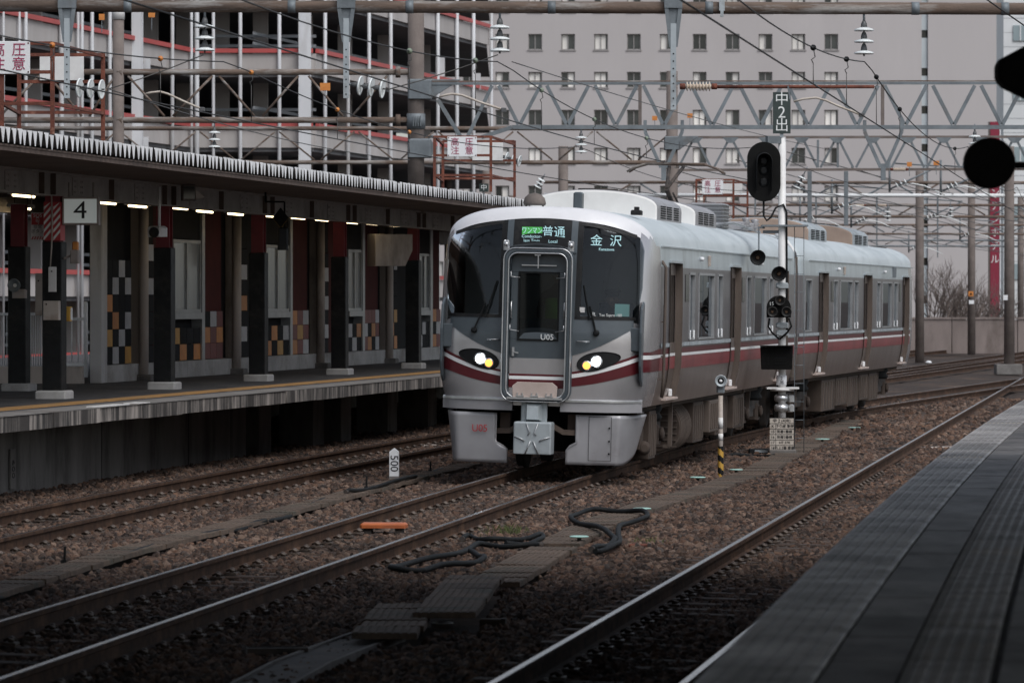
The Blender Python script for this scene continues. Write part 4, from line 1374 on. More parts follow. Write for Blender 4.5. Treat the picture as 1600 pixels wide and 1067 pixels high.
# lower front: ledge, anticlimber, skirt, coupler
for s_ in (-1, 1):
    m = MB()
    def ledge(u, v, s_=s_):
        x = 0.40 + u * 1.0
        y = front_y(min(x, 1.36), 1.0) - 0.05
        return (s_ * min(x, 1.385), y + (0.06 if v > 0.5 else 0.0), 1.02 + (0.014 if v > 0.5 else 0.0))
    m.sheet(ledge, 20, 1)
    m.sheet(lambda u, v, s_=s_: (s_ * min(0.40 + u * 1.0, 1.385), front_y(min(0.40 + u, 1.36), 1.0) - 0.05, 0.995 + 0.025 * v), 20, 1)
    m.build('front_ledge', 'steel_bright', car)
    m = MB()
    m.sheet(lambda u, v, s_=s_: (s_ * min(0.33 + u * 1.06, 1.385), front_y(min(0.33 + u * 1.06, 1.36), 1.0) - 0.03, 0.86 + 0.135 * v), 24, 2)
    m.sheet(lambda u, v, s_=s_: (s_ * min(0.33 + u * 1.06, 1.385), front_y(min(0.33 + u * 1.06, 1.36), 1.0) - 0.03 + 0.3 * v, 0.86), 24, 1)
    m.build('front_beam', 'skirt_grey', car)
    # skirt plate: front face, bend, side return
    def plan(u):
        # u 0..1 from inner edge to the rear end of the return
        if u < 0.62:
            x = 0.40 + (1.12 - 0.40) * u / 0.62
            return x, 0.10 + 0.10 * (x - 0.4)
        k = (u - 0.62) / 0.38
        return 1.12 + 0.24 * math.sin(k * PI / 2), 0.17 + 1.0 * k ** 1.4
    m = MB()
    def skirt(u, v, s_=s_):
        x, y = plan(u)
        if v > 0.32 and x < 0.56:
            k = min(1.0, (v - 0.32) / 0.10)
            x = max(x, 0.40 + 0.16 * k) if u > 0 else 0.40 + 0.16 * k
        z = 0.14 + 0.68 * v
        if u > 0.70:
            z += (1 - v) * 0.20 * ((u - 0.70) / 0.3) ** 1.5
        x2 = x - 0.13 * (1 - v) * max(0.0, (u - 0.5) / 0.5)
        return (s_ * x2, y, z)
    m.sheet(skirt, 34, 14)
    sk = m.build('skirt', 'skirt_grey', car)
    sol = sk.modifiers.new('thickness', 'SOLIDIFY')
    sol.thickness = 0.03
    pl = MB()
    x0, x1 = (0.71, 1.02) if s_ > 0 else (0.60, 0.92)
    z0, z1 = (0.20, 0.80) if s_ > 0 else (0.45, 0.81)
    yy = lambda x: 0.10 + 0.10 * (x - 0.4)
    e = 0.006
    for a, c, b0, b1 in ((x0, x1, z0, z0 + e), (x0, x1, z1 - e, z1), (x0, x0 + e, z0, z1), (x1 - e, x1, z0, z1)):
        pl.add([(s_ * a, yy(a) - 0.018, b0), (s_ * c, yy(c) - 0.018, b0), (s_ * c, yy(c) - 0.018, b1), (s_ * a, yy(a) - 0.018, b1)], [(0, 1, 2, 3)])
    pl.build('panel_joint', 'black_matte', sk)
    bl = MB()
    for z in ((0.30, 0.47, 0.65) if s_ > 0 else (0.52, 0.70)):
        xb = x1 - 0.03 if s_ > 0 else x0 + 0.045
        bl.lathe([(0.014, 0), (0.012, 0.01)], (s_ * xb, yy(xb) - 0.016, z), (0, -1, 0), 8)
    bl.build('bolt', 'black_matte' if s_ > 0 else 'steel_bright', sk)
text('U05', 0.14, 'sign_red', car, (-0.79, 0.135 - 0.06, 0.60), (PI / 2, 0, R(-6)), name='unit_number', wide=0.95)
m = MB()
m.box(-1.2, 1.2, 0.55, 0.62, 0.30, 0.92)
m.build('under_cab_bulkhead', 'black_matte', car)
for s_ in (-1, 1):
    m = MB()
    m.cbox((s_ * 0.47, 0.30, 0.70), (0.15, 0.10, 0.24), chamfer=0.01)
    m.bar((s_ * 0.60, 0.2, 0.57), (s_ * 0.34, 0.1, 0.58), 0.09, 0.07)
    m.bar((s_ * 0.34, 0.1, 0.58), (s_ * 0.22, 0.0, 0.66), 0.09, 0.07)
    m.build('tow_bracket', 'dust_brown', car)
m = MB()
m.cbox((0.0, -0.16, 0.50), (0.52, 0.30, 0.44), chamfer=0.015)
cp = m.build('coupler', 'coupler_grey', car, bevel=0.012)
m = MB()
m.cbox((-0.02, -0.05, 0.87), (0.36, 0.05, 0.36), chamfer=0.02)
m.add([(-0.13 + 0 * 1, -0.08, 0.72), (0.10, -0.08, 0.72), (0.10, -0.08, 0.98), (-0.13, -0.08, 0.98), (-0.10, -0.20, 0.75), (0.06, -0.20, 0.75), (0.05, -0.18, 0.92), (-0.10, -0.18, 0.92)],
      [(4, 5, 6, 7), (0, 1, 5, 4), (1, 2, 6, 5), (2, 3, 7, 6), (3, 0, 4, 7)])
m.build('coupler_head', 'coupler_grey', cp, bevel=0.01)
m = MB()
for s_ in (-1, 1):
    m.tube([(s_ * 0.25, -0.315, 0.52), (s_ * 0.15, -0.325, 0.49), (s_ * 0.10, -0.325, 0.46)], 0.010, 5)
    m.tube([(s_ * 0.02, -0.325, 0.46), (s_ * 0.09, -0.322, 0.29)], 0.010, 5)
    m.tube([(s_ * 0.08, -0.318, 0.70), (s_ * 0.03, -0.325, 0.57), (s_ * 0.06, -0.325, 0.54)], 0.008, 5)
m.build('cover_strap', 'aluminium', cp)
m = MB()
m.bar((0, 0.0, 0.62), (0, 0.8, 0.62), 0.22, 0.2)
m.build('draft_gear', 'bogie_dark', cp)

# roof equipment of the front car
def bowl(t, x, y, z):
    m = MB()
    m.lathe([(0.15, 0), (0.16, 0.03), (0.14, 0.10), (0.09, 0.15), (0.02, 0.17)], (x, y, z), (0, 0, 1), 18)
    m.tube([(x - 0.12, y, z + 0.02), (x - 0.12, y - 0.02, z - 0.08)], 0.014, 5)
    m.tube([(x + 0.12, y, z + 0.02), (x + 0.12, y - 0.02, z - 0.08)], 0.014, 5)
    return m.build('roof_antenna', 'pole_brown', t)
bowl(car, -0.28, 1.15, 3.68)
m = MB()
m.cbox((0.36, 1.0, 3.74), (0.12, 0.22, 0.26), chamfer=0.02)
m.build('radio_fin', 'train_mask', car)
m = MB()
m.cbox((1.05, 1.9, 3.62), (0.14, 0.25, 0.07), chamfer=0.015)
m.cbox((1.05, 1.9, 3.67), (0.06, 0.12, 0.06))
m.build('roof_bracket', 'black_paint', car)
ac_unit(car, 4.85, 7.66, 0.95, 3.53, 3.74, 4.00, 'train_white')
ac_unit(car, 9.41, 12.12, 0.95, 3.53, 3.74, 3.98, 'train_white')
m = MB()
m.cbox((0.62, 13.9, 3.80), (0.55, 0.9, 0.42), chamfer=0.02)
rb = m.build('resistor_box', 'skirt_grey', car)
m = MB()
for k in range(7):
    m.cbox((0.62, 13.9, 3.62 + k * 0.06), (0.62, 0.98, 0.012))
m.build('cooling_fin', 'aluminium', rb)
m = MB()
for x in (0.25, 0.5, 0.85):
    m.tube([(x, 12.3, 3.63), (x + 0.1, 14.5, 3.70), (x + 0.05, 16.5, 3.68), (x, 19.6, 3.62)], 0.025, 6)
m.build('roof_conduit', 'aluminium', car)
for y in (16.9, 18.3):
    m = MB()
    m.cbox((0.5, y, 3.69), (0.8, 0.7, 0.14), chamfer=0.02)
    m.lathe([(0.05, 0), (0.09, 0.03), (0.05, 0.06), (0.09, 0.09), (0.05, 0.12), (0.08, 0.15), (0.03, 0.18)], (0.9, y, 3.66), (0, 0, 1), 12)
    m.build('switch_gear', 'skirt_grey', car)
# single-arm pantograph
pn = MB()
pn.bar((-0.45, 13.2, 3.78), (0.45, 13.2, 3.78), 0.06)
pn.bar((-0.45, 14.6, 3.78), (0.45, 14.6, 3.78), 0.06)
pn.bar((-0.4, 13.2, 3.78), (-0.4, 14.6, 3.78), 0.05)
pn.bar((0.4, 13.2, 3.78), (0.4, 14.6, 3.78), 0.05)
pan = pn.build('pantograph', 'bogie_dark', car)
m = MB()
m.tube([(0.0, 14.4, 3.82), (0.0, 13.0, 4.22)], 0.04, 8)
m.tube([(0.12, 14.5, 3.80), (0.1, 13.1, 4.15)], 0.018, 6)
m.build('lower_arm', 'bogie_dark', pan)
m = MB()
m.tube([(0.0, 13.0, 4.22), (-0.12, 14.2, 4.62)], 0.03, 8)
m.tube([(0.0, 13.0, 4.22), (0.12, 14.2, 4.62)], 0.03, 8)
m.build('upper_arm', 'bogie_dark', pan)
m = MB()
for dy in (-0.13, 0.13):
    m.tube([(-0.82, 14.2 + dy, 4.52), (-0.70, 14.2 + dy, 4.60), (-0.5, 14.2 + dy, 4.66), (0.5, 14.2 + dy, 4.66), (0.70, 14.2 + dy, 4.60), (0.82, 14.2 + dy, 4.52)], 0.02, 6)
    m.bar((-0.5, 14.2 + dy, 4.675), (0.5, 14.2 + dy, 4.675), 0.05, 0.025)
m.bar((0, 14.0, 4.62), (0, 14.4, 4.62), 0.04)
m.build('collector_head', 'rust_pipe', pan)
for x in (-0.4, 0.4):
    for y in (13.2, 14.6):
        m = MB()
        m.lathe([(0.05, 0), (0.08, 0.03), (0.05, 0.05), (0.08, 0.08), (0.05, 0.10), (0.07, 0.12), (0.04, 0.14)], (x, y, 3.62), (0, 0, 1), 12)
        m.build('roof_insulator', 'porcelain', pan)

# underfloor of the front car
add_bogie(car, 3.5)
add_bogie(car, CAR_L - 3.4)
def ubox(t, x0, x1, y0, y1, z0, z1, mt='dust_brown', nm='equipment_box', ribs=0):
    m = MB()
    m.box(x0, x1, y0, y1, z0, z1)
    o = m.build(nm, mt, t, bevel=0.015)
    if ribs:
        r_ = MB()
        for k in range(ribs):
            y = y0 + (k + 0.5) * (y1 - y0) / ribs
            r_.box(x1 - 0.002, x1 + 0.02, y - 0.02, y + 0.02, z0 + 0.05, z1 - 0.05)
        r_.build('rib', 'jamb_brown', o)
    return o
ubox(car, -1.2, 1.2, 1.2, CAR_L - 0.3, 0.84, 0.925, 'dust_brown', 'underframe')
ubox(car, 1.02, 1.28, 2.05, 2.75, 0.16, 0.84, 'dust_brown', 'sand_box', 4)
m = MB()
m.lathe([(0.36, -0.6), (0.38, -0.55), (0.38, 0.55), (0.36, 0.6)], (0.88, 6.3, 0.50), (0, 1, 0), 28)
bw = m.build('blower', 'dust_brown', car)
m = MB()
for k in range(9):
    m.lathe([(0.395, -0.02), (0.395, 0.02)], (0.88, 5.75 + k * 0.14, 0.50), (0, 1, 0), 28)
for k in range(7):
    z = 0.22 + k * 0.095
    m.bar((0.55, 5.69, z), (1.2, 5.69, z), 0.02)
m.build('cooling_ring', 'jamb_brown', bw)
ubox(car, 0.55, 1.25, 7.3, 8.5, 0.22, 0.84, ribs=5)
ubox(car, 0.75, 1.33, 8.7, 10.2, 0.34, 0.84, 'jamb_brown', ribs=6)
ubox(car, 0.6, 1.22, 10.4, 12.0, 0.24, 0.84, ribs=4)
ubox(car, 0.7, 1.3, 12.2, 13.6, 0.30, 0.84, 'dust_brown', ribs=5)
ubox(car, -1.25, 0.4, 5.4, 14.0, 0.26, 0.84, 'bogie_dark')
for y in (4.95, 14.3):
    m = MB()
    m.bar((1.2, y, 0.9), (1.2, y, 0.25), 0.06)
    m.bar((1.2, y, 0.25), (1.1, y, 0.25), 0.05)
    m.build('step_hanger', 'jamb_brown', car)
m = MB()
m.lathe([(0.14, -0.25), (0.17, -0.2), (0.17, 0.2), (0.14, 0.25)], (1.05, 1.75, 0.78), (0, 1, 0), 16)
m.build('air_tank', 'bogie_dark', car)
m = MB()
m.cbox((1.12, 1.95, 0.46), (0.16, 0.3, 0.3), chamfer=0.02)
m.lathe([(0.10, 0), (0.10, 0.10), (0.05, 0.14)], (1.2, 1.95, 0.33), (0.4, -1, 0), 14)
m.build('brake_unit', 'dust_brown', car)

# cab interior
m = MB()
m.box(-1.25, 1.25, 0.45, 2.1, 1.06, 1.10)
m.build('cab_floor', 'interior_dark', car)
m = MB()
m.box(0.50, 1.20, 0.45, 0.85, 1.10, 2.12)
m.box(-1.20, -0.50, 0.45, 0.80, 1.10, 2.05)
ds = m.build('driver_desk', 'interior_dark', car, bevel=0.02)
m = MB()
m.box(0.96, 1.16, 0.60, 0.62, 2.17, 2.34)
m.build('desk_screen', 'screen_teal', ds)
m = MB()
m.box(0.58, 1.08, 1.62, 1.70, 1.65, 2.35)
m.box(0.58, 1.08, 1.25, 1.66, 1.52, 1.62)
m.build('driver_seat', 'seat_cloth', car, bevel=0.03)
m = MB()
m.box(-0.12, -0.06, 2.02, 2.06, 1.2, 2.9)
m.box(0.05, 0.16, 2.02, 2.06, 1.2, 2.9)
m.build('cab_light_strip', 'interior_wall', car)

# ------------------------------------------------------------------ rear car
p2 = Vector((0.31 + (CAR_L + 0.45) * math.sin(TH1), 58.4 + (CAR_L + 0.45) * math.cos(TH1), 0))
car2 = thing('train_car', 'silver rear car coupled behind, its roof end sloping away at the right', 'train car', p2, -TH2, 'cars of the silver train', ry=ROLL)
L2 = 20.8
doors2 = [(3.1, 4.4), (10.5, 11.8), (18.0, 19.2)]
wins2 = [(1.0, 2.0), (5.3, 6.0), (6.4, 8.4), (8.75, 9.45), (12.8, 13.5), (13.85, 15.75), (16.1, 16.95)]
op2 = [(a, c, 1.02, 2.93) for a, c in doors2] + [(a, c, 1.82, 2.81) for a, c in wins2]
shell(L2, False, True, op2, lambda x, z: False).build('body', BODY_MATS, car2)
side_parts(car2, L2, doors2, wins2, 0.1, L2 - 1.2, (4.9, 17.2))
interior(car2, L2 - 1.0, 0.3)
ac_unit(car2, 5.36, 8.2, 0.95, 3.53, 3.74, 4.0, 'shroud_dusty')
ac_unit(car2, 12.65, 15.5, 0.95, 3.53, 3.74, 4.0, 'shroud_dusty')
bowl(car2, 0.55, 17.6, 3.72)
m = MB()
m.box(0.5, 0.9, 16.6, 19.6, 3.55, 3.60)
m.build('roof_walkway', 'bogie_dark', car2)
m = MB()
m.cbox((1.3, 16.2, 2.98 + 0.05), (0.35, 0.6, 0.22))
m.build('side_grille', 'galv', car2)
add_bogie(car2, 3.4)
add_bogie(car2, L2 - 3.6)
ubox(car2, -1.2, 1.2, 0.3, L2 - 1.2, 0.84, 0.925, 'dust_brown', 'underframe')
for a, c, z0 in ((5.5, 7.6, 0.22), (7.8, 9.6, 0.28), (9.8, 11.6, 0.22), (11.8, 13.4, 0.3), (13.6, 15.2, 0.25)):
    ubox(car2, 0.6, 1.26, a, c, z0, 0.84, ribs=5)
ubox(car2, -1.25, 0.4, 5.4, 15.0, 0.26, 0.84, 'bogie_dark')
m = MB()
for s_ in (-1, 1):
    m.box(*(sorted((s_ * 1.30, s_ * 1.46))), -0.40, -0.08, 1.0, 3.2)
m.build('gangway_guard', 'jamb_brown', car2)
m = MB()
m.box(-0.7, 0.7, -0.42, 0.0, 1.0, 3.1)
m.build('gangway_bellows', 'black_rubber', car2)
m = MB()
m.tube([(1.38, -0.2, 3.2), (1.36, -0.1, 3.34), (1.2, 0.1, 3.52), (1.0, 0.3, 3.6)], 0.035, 8)
m.build('jumper_cable', 'white_paint', car2)

# ------------------------------------------------------------------ driver, seated behind the right-hand windshield
def person(label, base_world, rz, pose, cat='person'):
    t = thing('person', label, cat, base_world, rz)
    return t
def skin_body(name, joints, edges, mat, parent, root=0):
    me = bpy.data.meshes.new(name)
    me.from_pydata([j[0] for j in joints], edges, [])
    o = bpy.data.objects.new(name, me)
    COL.objects.link(o)
    o.parent = parent
    sk = o.modifiers.new('skin', 'SKIN')
    sk.use_smooth_shade = True
    for i, j in enumerate(joints):
        v = me.skin_vertices[0].data[i]
        v.radius = (j[1], j[2] if len(j) > 2 else j[1])
        v.use_root = i == root
    sb = o.modifiers.new('smooth', 'SUBSURF')
    sb.levels = sb.render_levels = 2
    me.materials.append(MATS[mat])
    return o
M1 = Matrix.Translation((0.31, 58.4, 0)) @ Matrix.Rotation(-TH1, 4, 'Z') @ Matrix.Rotation(ROLL, 4, 'Y')
pos = M1 @ Vector((0.83, 1.40, 1.62))
dr = thing('person', 'driver in dark uniform and cap, seated behind the right windshield, hands on the desk', 'person', pos, -TH1)
skin_body('body', [((0, 0, 0.05), .17, .13), ((0, 0.02, 0.28), .15, .11), ((0, 0.03, 0.50), .18, .11), ((0, 0.02, 0.60), .065), ((0, 0, 0.68), .055),
                   ((-0.21, 0.02, 0.50), .065), ((-0.27, -0.12, 0.30), .05), ((-0.16, -0.38, 0.26), .04), ((-0.14, -0.46, 0.27), .035),
                   ((0.21, 0.02, 0.50), .065), ((0.27, -0.12, 0.30), .05), ((0.16, -0.38, 0.26), .04), ((0.14, -0.46, 0.27), .035),
                   ((-0.11, -0.42, 0.02), .085), ((-0.11, -0.44, -0.40), .06), ((0.11, -0.42, 0.02), .085), ((0.11, -0.44, -0.40), .06), ((-0.11, -0.56, -0.47), .045), ((0.11, -0.56, -0.47), .045)],
          [(0, 1), (1, 2), (2, 3), (3, 4), (2, 5), (5, 6), (6, 7), (7, 8), (2, 9), (9, 10), (10, 11), (11, 12), (0, 13), (13, 14), (0, 15), (15, 16), (14, 17), (16, 18)], 'uniform', dr)
m = MB()
m.sheet(lambda u, v: (0.078 * math.cos(2 * PI * u) * math.sin(PI * v) ** 0.8, -0.01 + 0.098 * math.sin(2 * PI * u) * math.sin(PI * v) ** 0.8 - (0.012 if math.sin(2 * PI * u) < -.9 and .45 < v < .6 else 0), 0.66 + 0.235 * (1 - v) * 1.0), 20, 14)
m.lathe([(0.012, 0), (0.018, 0.03), (0.005, 0.05)], (0, -0.10, 0.765), (0, -1, -0.4), 8)
for s_ in (-1, 1):
    m.lathe([(0.022, 0), (0.026, 0.012), (0.012, 0.02)], (s_ * 0.072, 0.0, 0.77), (s_, 0, 0), 8)
hd = m.build('head', 'skin', dr)
m = MB()
m.lathe([(0.092, 0), (0.10, 0.05), (0.125, 0.075), (0.09, 0.10), (0.01, 0.105)], (0, -0.005, 0.82), (0, 0.08, 1), 20)
m.cbox((0, -0.12, 0.825), (0.15, 0.08, 0.012), chamfer=0.004)
m.build('cap', 'uniform', dr)
for s_ in (-1, 1):
    m = MB()
    m.cbox((s_ * 0.14, -0.50, 0.27), (0.075, 0.085, 0.03), chamfer=0.01)
    for k in range(4):
        x = s_ * 0.14 + (k - 1.5) * 0.019
        m.tube([(x, -0.53, 0.28), (x, -0.57 - 0.006 * (k in (1, 2)), 0.282), (x, -0.595 - 0.006 * (k in (1, 2)), 0.262)], 0.008, 6)
    m.tube([(s_ * 0.10, -0.49, 0.27), (s_ * 0.082, -0.53, 0.265), (s_ * 0.09, -0.56, 0.255)], 0.009, 6)
    m.build('hand', 'skin', dr)
    m = MB()
    for s2 in (-1, 1):
        m.lathe([(0.011, 0), (0.009, 0.006)], (s2 * 0.03, -0.098, 0.785), (0, -1, 0), 8)
    if s_ > 0:
        m.build('eyes', 'black_paint', dr)
# standing crew member in a green vest behind the gangway door
pos = M1 @ Vector((0.08, 1.30, 1.10))
cr = thing('person', 'crew member in a green vest, standing behind the gangway door window', 'person', pos, -TH1)
skin_body('body', [((0, 0, 0.85), .15, .11), ((0, 0.0, 1.10), .14, .10), ((0, 0.0, 1.36), .17, .10), ((0, 0, 1.46), .06), ((0, 0, 1.52), .05),
                   ((-0.20, 0.0, 1.34), .06), ((-0.25, -0.02, 1.08), .048), ((-0.2, -0.14, 0.88), .036),
                   ((0.20, 0.0, 1.34), .06), ((0.26, -0.04, 1.08), .048), ((0.16, -0.24, 0.98), .036),
                   ((-0.09, 0, 0.46), .075), ((-0.09, 0.02, 0.06), .05), ((0.09, 0, 0.46), .075), ((0.09, 0.02, 0.06), .05), ((-0.09, -0.12, 0.04), .04), ((0.09, -0.12, 0.04), .04)],
          [(0, 1), (1, 2), (2, 3), (3, 4), (2, 5), (5, 6), (6, 7), (2, 8), (8, 9), (9, 10), (0, 11), (11, 12), (0, 13), (13, 14), (12, 15), (14, 16)], 'uniform', cr)
m = MB()
m.sheet(lambda u, v: (0.19 * math.cos(2 * PI * u) * (1 - 0.12 * v), 0.125 * math.sin(2 * PI * u), 0.80 + 0.5 * v), 20, 6)
m.build('vest', 'vest_green', cr)
m = MB()
m.sheet(lambda u, v: (0.077 * math.cos(2 * PI * u) * math.sin(PI * v) ** 0.8, -0.01 + 0.097 * math.sin(2 * PI * u) * math.sin(PI * v) ** 0.8, 1.50 + 0.235 * (1 - v)), 20, 12)
m.build('head', 'skin', cr)
m = MB()
m.sheet(lambda u, v: (0.084 * math.cos(2 * PI * u) * math.sin(PI * v * .5 + .02) ** 0.7, 0.0 + 0.103 * math.sin(2 * PI * u) * math.sin(PI * v * .5 + .02) ** 0.7, 1.635 + 0.11 * (1 - v)), 20, 8)
m.build('hair', 'black_matte', cr)
for s_, hx, hy, hz in ((-1, -0.2, -0.17, 0.84), (1, 0.14, -0.29, 0.96)):
    m = MB()
    m.cbox((hx, hy, hz), (0.07, 0.05, 0.08), chamfer=0.01)
    for k in range(4):
        m.tube([(hx + (k - 1.5) * 0.018, hy - 0.01, hz - 0.03), (hx + (k - 1.5) * 0.018, hy - 0.025, hz - 0.065), (hx + (k - 1.5) * 0.018, hy - 0.01, hz - 0.09)], 0.008, 6)
    m.tube([(hx + s_ * -0.03, hy, hz), (hx + s_ * -0.05, hy - 0.02, hz - 0.03), (hx + s_ * -0.045, hy - 0.03, hz - 0.05)], 0.009, 6)
    m.build('hand', 'skin', cr)

# ================================================================== FAR PLATFORM: canopy, columns, station wall
pm('roof_fold', (0.07, 0.062, 0.06), (0.045, 0.04, 0.038), 0.8, scale=2)  # dark colour stands in for the shade in the gaps between roof caps
cn = thing('platform_canopy', 'long station canopy with white zigzag roof edge over the far platform', 'canopy', LPW(-4, 20, 4.2), -AL)
CO = Vector((-4.0, 20.0, 4.2))
def at_c(o):
    o.location = -CO
    return o
Y0, Y1, PER = -3.0, 66.0, 0.236
n = int((Y1 - Y0) / PER)
m = MB()
vs = []
for i in range(n + 1):
    for k, z in ((0, 4.455), (0.10, 4.455), (0.168, 4.305), (0.186, 4.305)):
        y = Y0 + i * PER + k * PER / 0.236
        vs += [(-9.5, y, z), (0.02, y, z)]
fs = [(2 * j, 2 * j + 2, 2 * j + 3, 2 * j + 1) for j in range(4 * (n + 1) - 1)]
m.add(vs, fs)
at_c(m.build('folded_roof', 'roof_fold', cn))
m = MB()
m.prism([(-0.004, 4.462), (0.186, 4.462), (0.186, 4.44), (0.125, 4.275), (0.098, 4.275), (0.022, 4.44), (-0.004, 4.44)], lambda a, c, d: (d, a, c), 0.0, 0.006)
CAPM = m.mesh('roof_cap', 'cap_white')
for i in range(n):
    o = put(CAPM, 'roof_cap', cn)
    o.location = Vector((0.025 + random.uniform(-.01, .01), Y0 + i * PER + 0.066, random.uniform(-.004, .004))) - CO
    if random.random() < 0.04:
        o.location.z -= 0.02
m = MB()
m.box(-9.5, -0.05, Y0, Y1, 4.245, 4.27)
at_c(m.build('soffit', 'soffit_brown', cn))
m = MB()
m.box(-0.16, -0.06, Y0, Y1, 4.19, 4.243)
at_c(m.build('edge_beam', 'soffit_brown', cn))
for xo in (-2.42, -6.4):
    m = MB()
    m.box(xo - 0.005, xo + 0.005, Y0, Y1, 3.90, 4.24)
    m.box(xo - 0.10, xo + 0.10, Y0, Y1, 3.885, 3.905)
    m.box(xo - 0.10, xo + 0.10, Y0, Y1, 4.222, 4.243)
    at_c(m.build('girder', 'girder_grey', cn))
COLY = [5.1 + 7.1 * i for i in range(8)]
m = MB()
m.box(-0.012, 0.085, -0.008, 0.008, 3.907, 4.22)
STF = m.mesh('stiffener', 'soffit_brown')
m = MB()
m.box(0.006, 0.018, -0.30, 0.30, 3.93, 4.20)
for a in (-0.22, -0.14, 0.14, 0.22):
    for z in (3.98, 4.06, 4.14):
        m.cbox((0.022, a, z), (0.012, 0.03, 0.03))
SPL = m.mesh('splice_plate', 'girder_grey')
for yc in COLY:
    for dy in (-3.55, -0.3, 0.3):
        o = put(STF, 'stiffener', cn)
        o.location = Vector((-2.42, yc + dy, 0)) - CO
    for dy in (-1.75, 1.75):
        o = put(SPL, 'splice_plate', cn)
        o.location = Vector((-2.42, yc + dy, 0)) - CO
    m = MB()
    m.box(-9.3, -2.6, yc - 0.06, yc + 0.06, 4.05, 4.225)
    at_c(m.build('cross_beam', 'soffit_brown', cn))
for yc in np.arange(1.5, 55, 3.55):
    m = MB()
    m.box(-9.3, -2.6, yc - 0.03, yc + 0.03, 4.16, 4.244)
    at_c(m.build('purlin', 'soffit_brown', cn))

def column(y, off, label, base_mat='concrete_pale', band=False):
    c = thing('canopy_column', label, 'column', LPW(-off, y, 0.935), -AL, 'columns under the far canopy')
    m = MB()
    m.cbox((0, 0, 0.06), (0.46, 0.46, 0.12), chamfer=0.02)
    m.build('base_block', base_mat, c)
    m = MB()
    m.cbox((0, 0, 1.20), (0.29, 0.29, 2.16), chamfer=0.012)
    m.build('black_cladding', 'black_paint', c)
    m = MB()
    for s_ in (-1, 1):
        m.box(-0.11, 0.11, s_ * 0.10 - 0.008, s_ * 0.10 + 0.008, 2.28, 2.95)
    m.box(-0.006, 0.006, -0.092, 0.092, 2.28, 2.95)
    m.box(-0.11, 0.11, -0.092, 0.092, 2.285, 2.29)
    m.build('red_post', 'column_red', c)
    if band:
        b_ = MB()
        b_.box(-0.125, 0.125, -0.125, 0.125, 2.30, 2.86)
        bo = b_.build('warning_band', 'sign_red', c)
        m = MB()
        for k in range(5):
            z = 2.30 + k * 0.11
            m.add([(-0.124, -0.128, z), (-0.124, -0.128, z + 0.05), (-0.02, -0.128, min(z + 0.17, 2.86)), (-0.02, -0.128, min(z + 0.12, 2.86))], [(0, 3, 2, 1)])
            m.add([(0.02, -0.128, z), (0.02, -0.128, z + 0.05), (0.124, -0.128, min(z + 0.17, 2.86)), (0.124, -0.128, min(z + 0.12, 2.86))], [(0, 3, 2, 1)])
        m.build('white_diagonal', 'text_white', bo)
        m = MB()
        m.tube([(0, -0.15, 2.95), (0.01, -0.15, 2.6), (0.0, -0.15, 2.2), (-0.02, -0.155, 1.9)], 0.012, 6)
        m.build('conduit', 'beige_box', c)
    return c
cnames = ['nearest far-platform column, with red and white striped warning band', 'black and red canopy column right of the hanging security camera',
          'black and red canopy column with a signal hanging beside it', 'black and red canopy column just left of the hanging beige cabinet',
          'black and red canopy column closest to the train nose', 'canopy column half hidden behind the dark cab window of the train']
for i, (cpx, cY) in enumerate(((85, 62.53), (257, 69.23), (404, 76.26), (531, 83.01), (646, 90.63))):
    q_ = LPL(P(cpx, HOR, cY))
    column(q_[1], -q_[0], cnames[i], band=(i == 0))
p_ = LPL(G(30, 609, 0.95))
column(p_[1], -p_[0], 'inner canopy column at the left picture edge, carrying a horn speaker')

# ------------------------------------------------------------------ station wall: bays of tiles, panels, windows
WOFF = 4.75
sw = thing('station_wall', 'station building wall with black, grey and orange tiles behind the columns', 'wall', LPW(-WOFF, 24, 0.935), -AL)
SO = Vector((-WOFF, 24, 0.935))
def wy(px):
    return lp_y(px, WOFF)
def wadd(m, name, mat, parent=None, bevel=0):
    o = m.build(name, mat, parent or sw, bevel)
    if parent is None:
        o.location = -SO
    return o
ya, yb = wy(157), wy(166)
m = MB()
m.box(-WOFF - 0.19, -WOFF + 0.02, ya, yb, 0.935, 4.245)
wadd(m, 'pilaster', 'pilaster_grey', bevel=0.01)
m = MB()
m.box(-WOFF - 0.30, -WOFF - 0.20, yb, 56, 0.935, 4.245)
wadd(m, 'backing', 'panel_black')
TILE = {}
TW, THT = 0.47, 0.305
for k in ('black', 'grey', 'orange', 'amber', 'red'):
    m = MB()
    m.cbox((0, 0, 0), (0.035, TW - 0.012, THT - 0.010), chamfer=0.0)
    TILE[k] = m.mesh('wall_tile', 'tile_' + k)
def tiles(y0, y1, z0, rows, seed, red=False):
    rnd = random.Random(seed)
    nc = max(1, int(round((y1 - y0) / TW)))
    w = (y1 - y0) / nc
    for r_ in range(rows):
        for c in range(nc):
            dark = 'red' if red and rnd.random() < 0.7 else 'black'
            if (r_ + c + seed) % 2 == 0:
                k = rnd.choices(['grey', 'orange', 'amber', dark], [5, 3 if r_ < 4 else 1.5, 1, 1 + r_ * 0.5])[0]
            else:
                k = dark
            o = put(TILE[k], 'wall_tile', sw)
            o.location = Vector((-WOFF - 0.04, y0 + (c + 0.5) * w, z0 + (r_ + 0.5) * THT)) - SO
            o.scale = (1, w / TW, 1)
def plinth(y0, y1):
    k = y0
    while k < y1 - 0.1:
        e = min(k + 1.9, y1)
        m = MB()
        m.box(-WOFF - 0.2, -WOFF + 0.02, k, e - 0.012, 0.935, 1.24)
        wadd(m, 'plinth_slab', 'concrete_pale', bevel=0.008)
        k = e
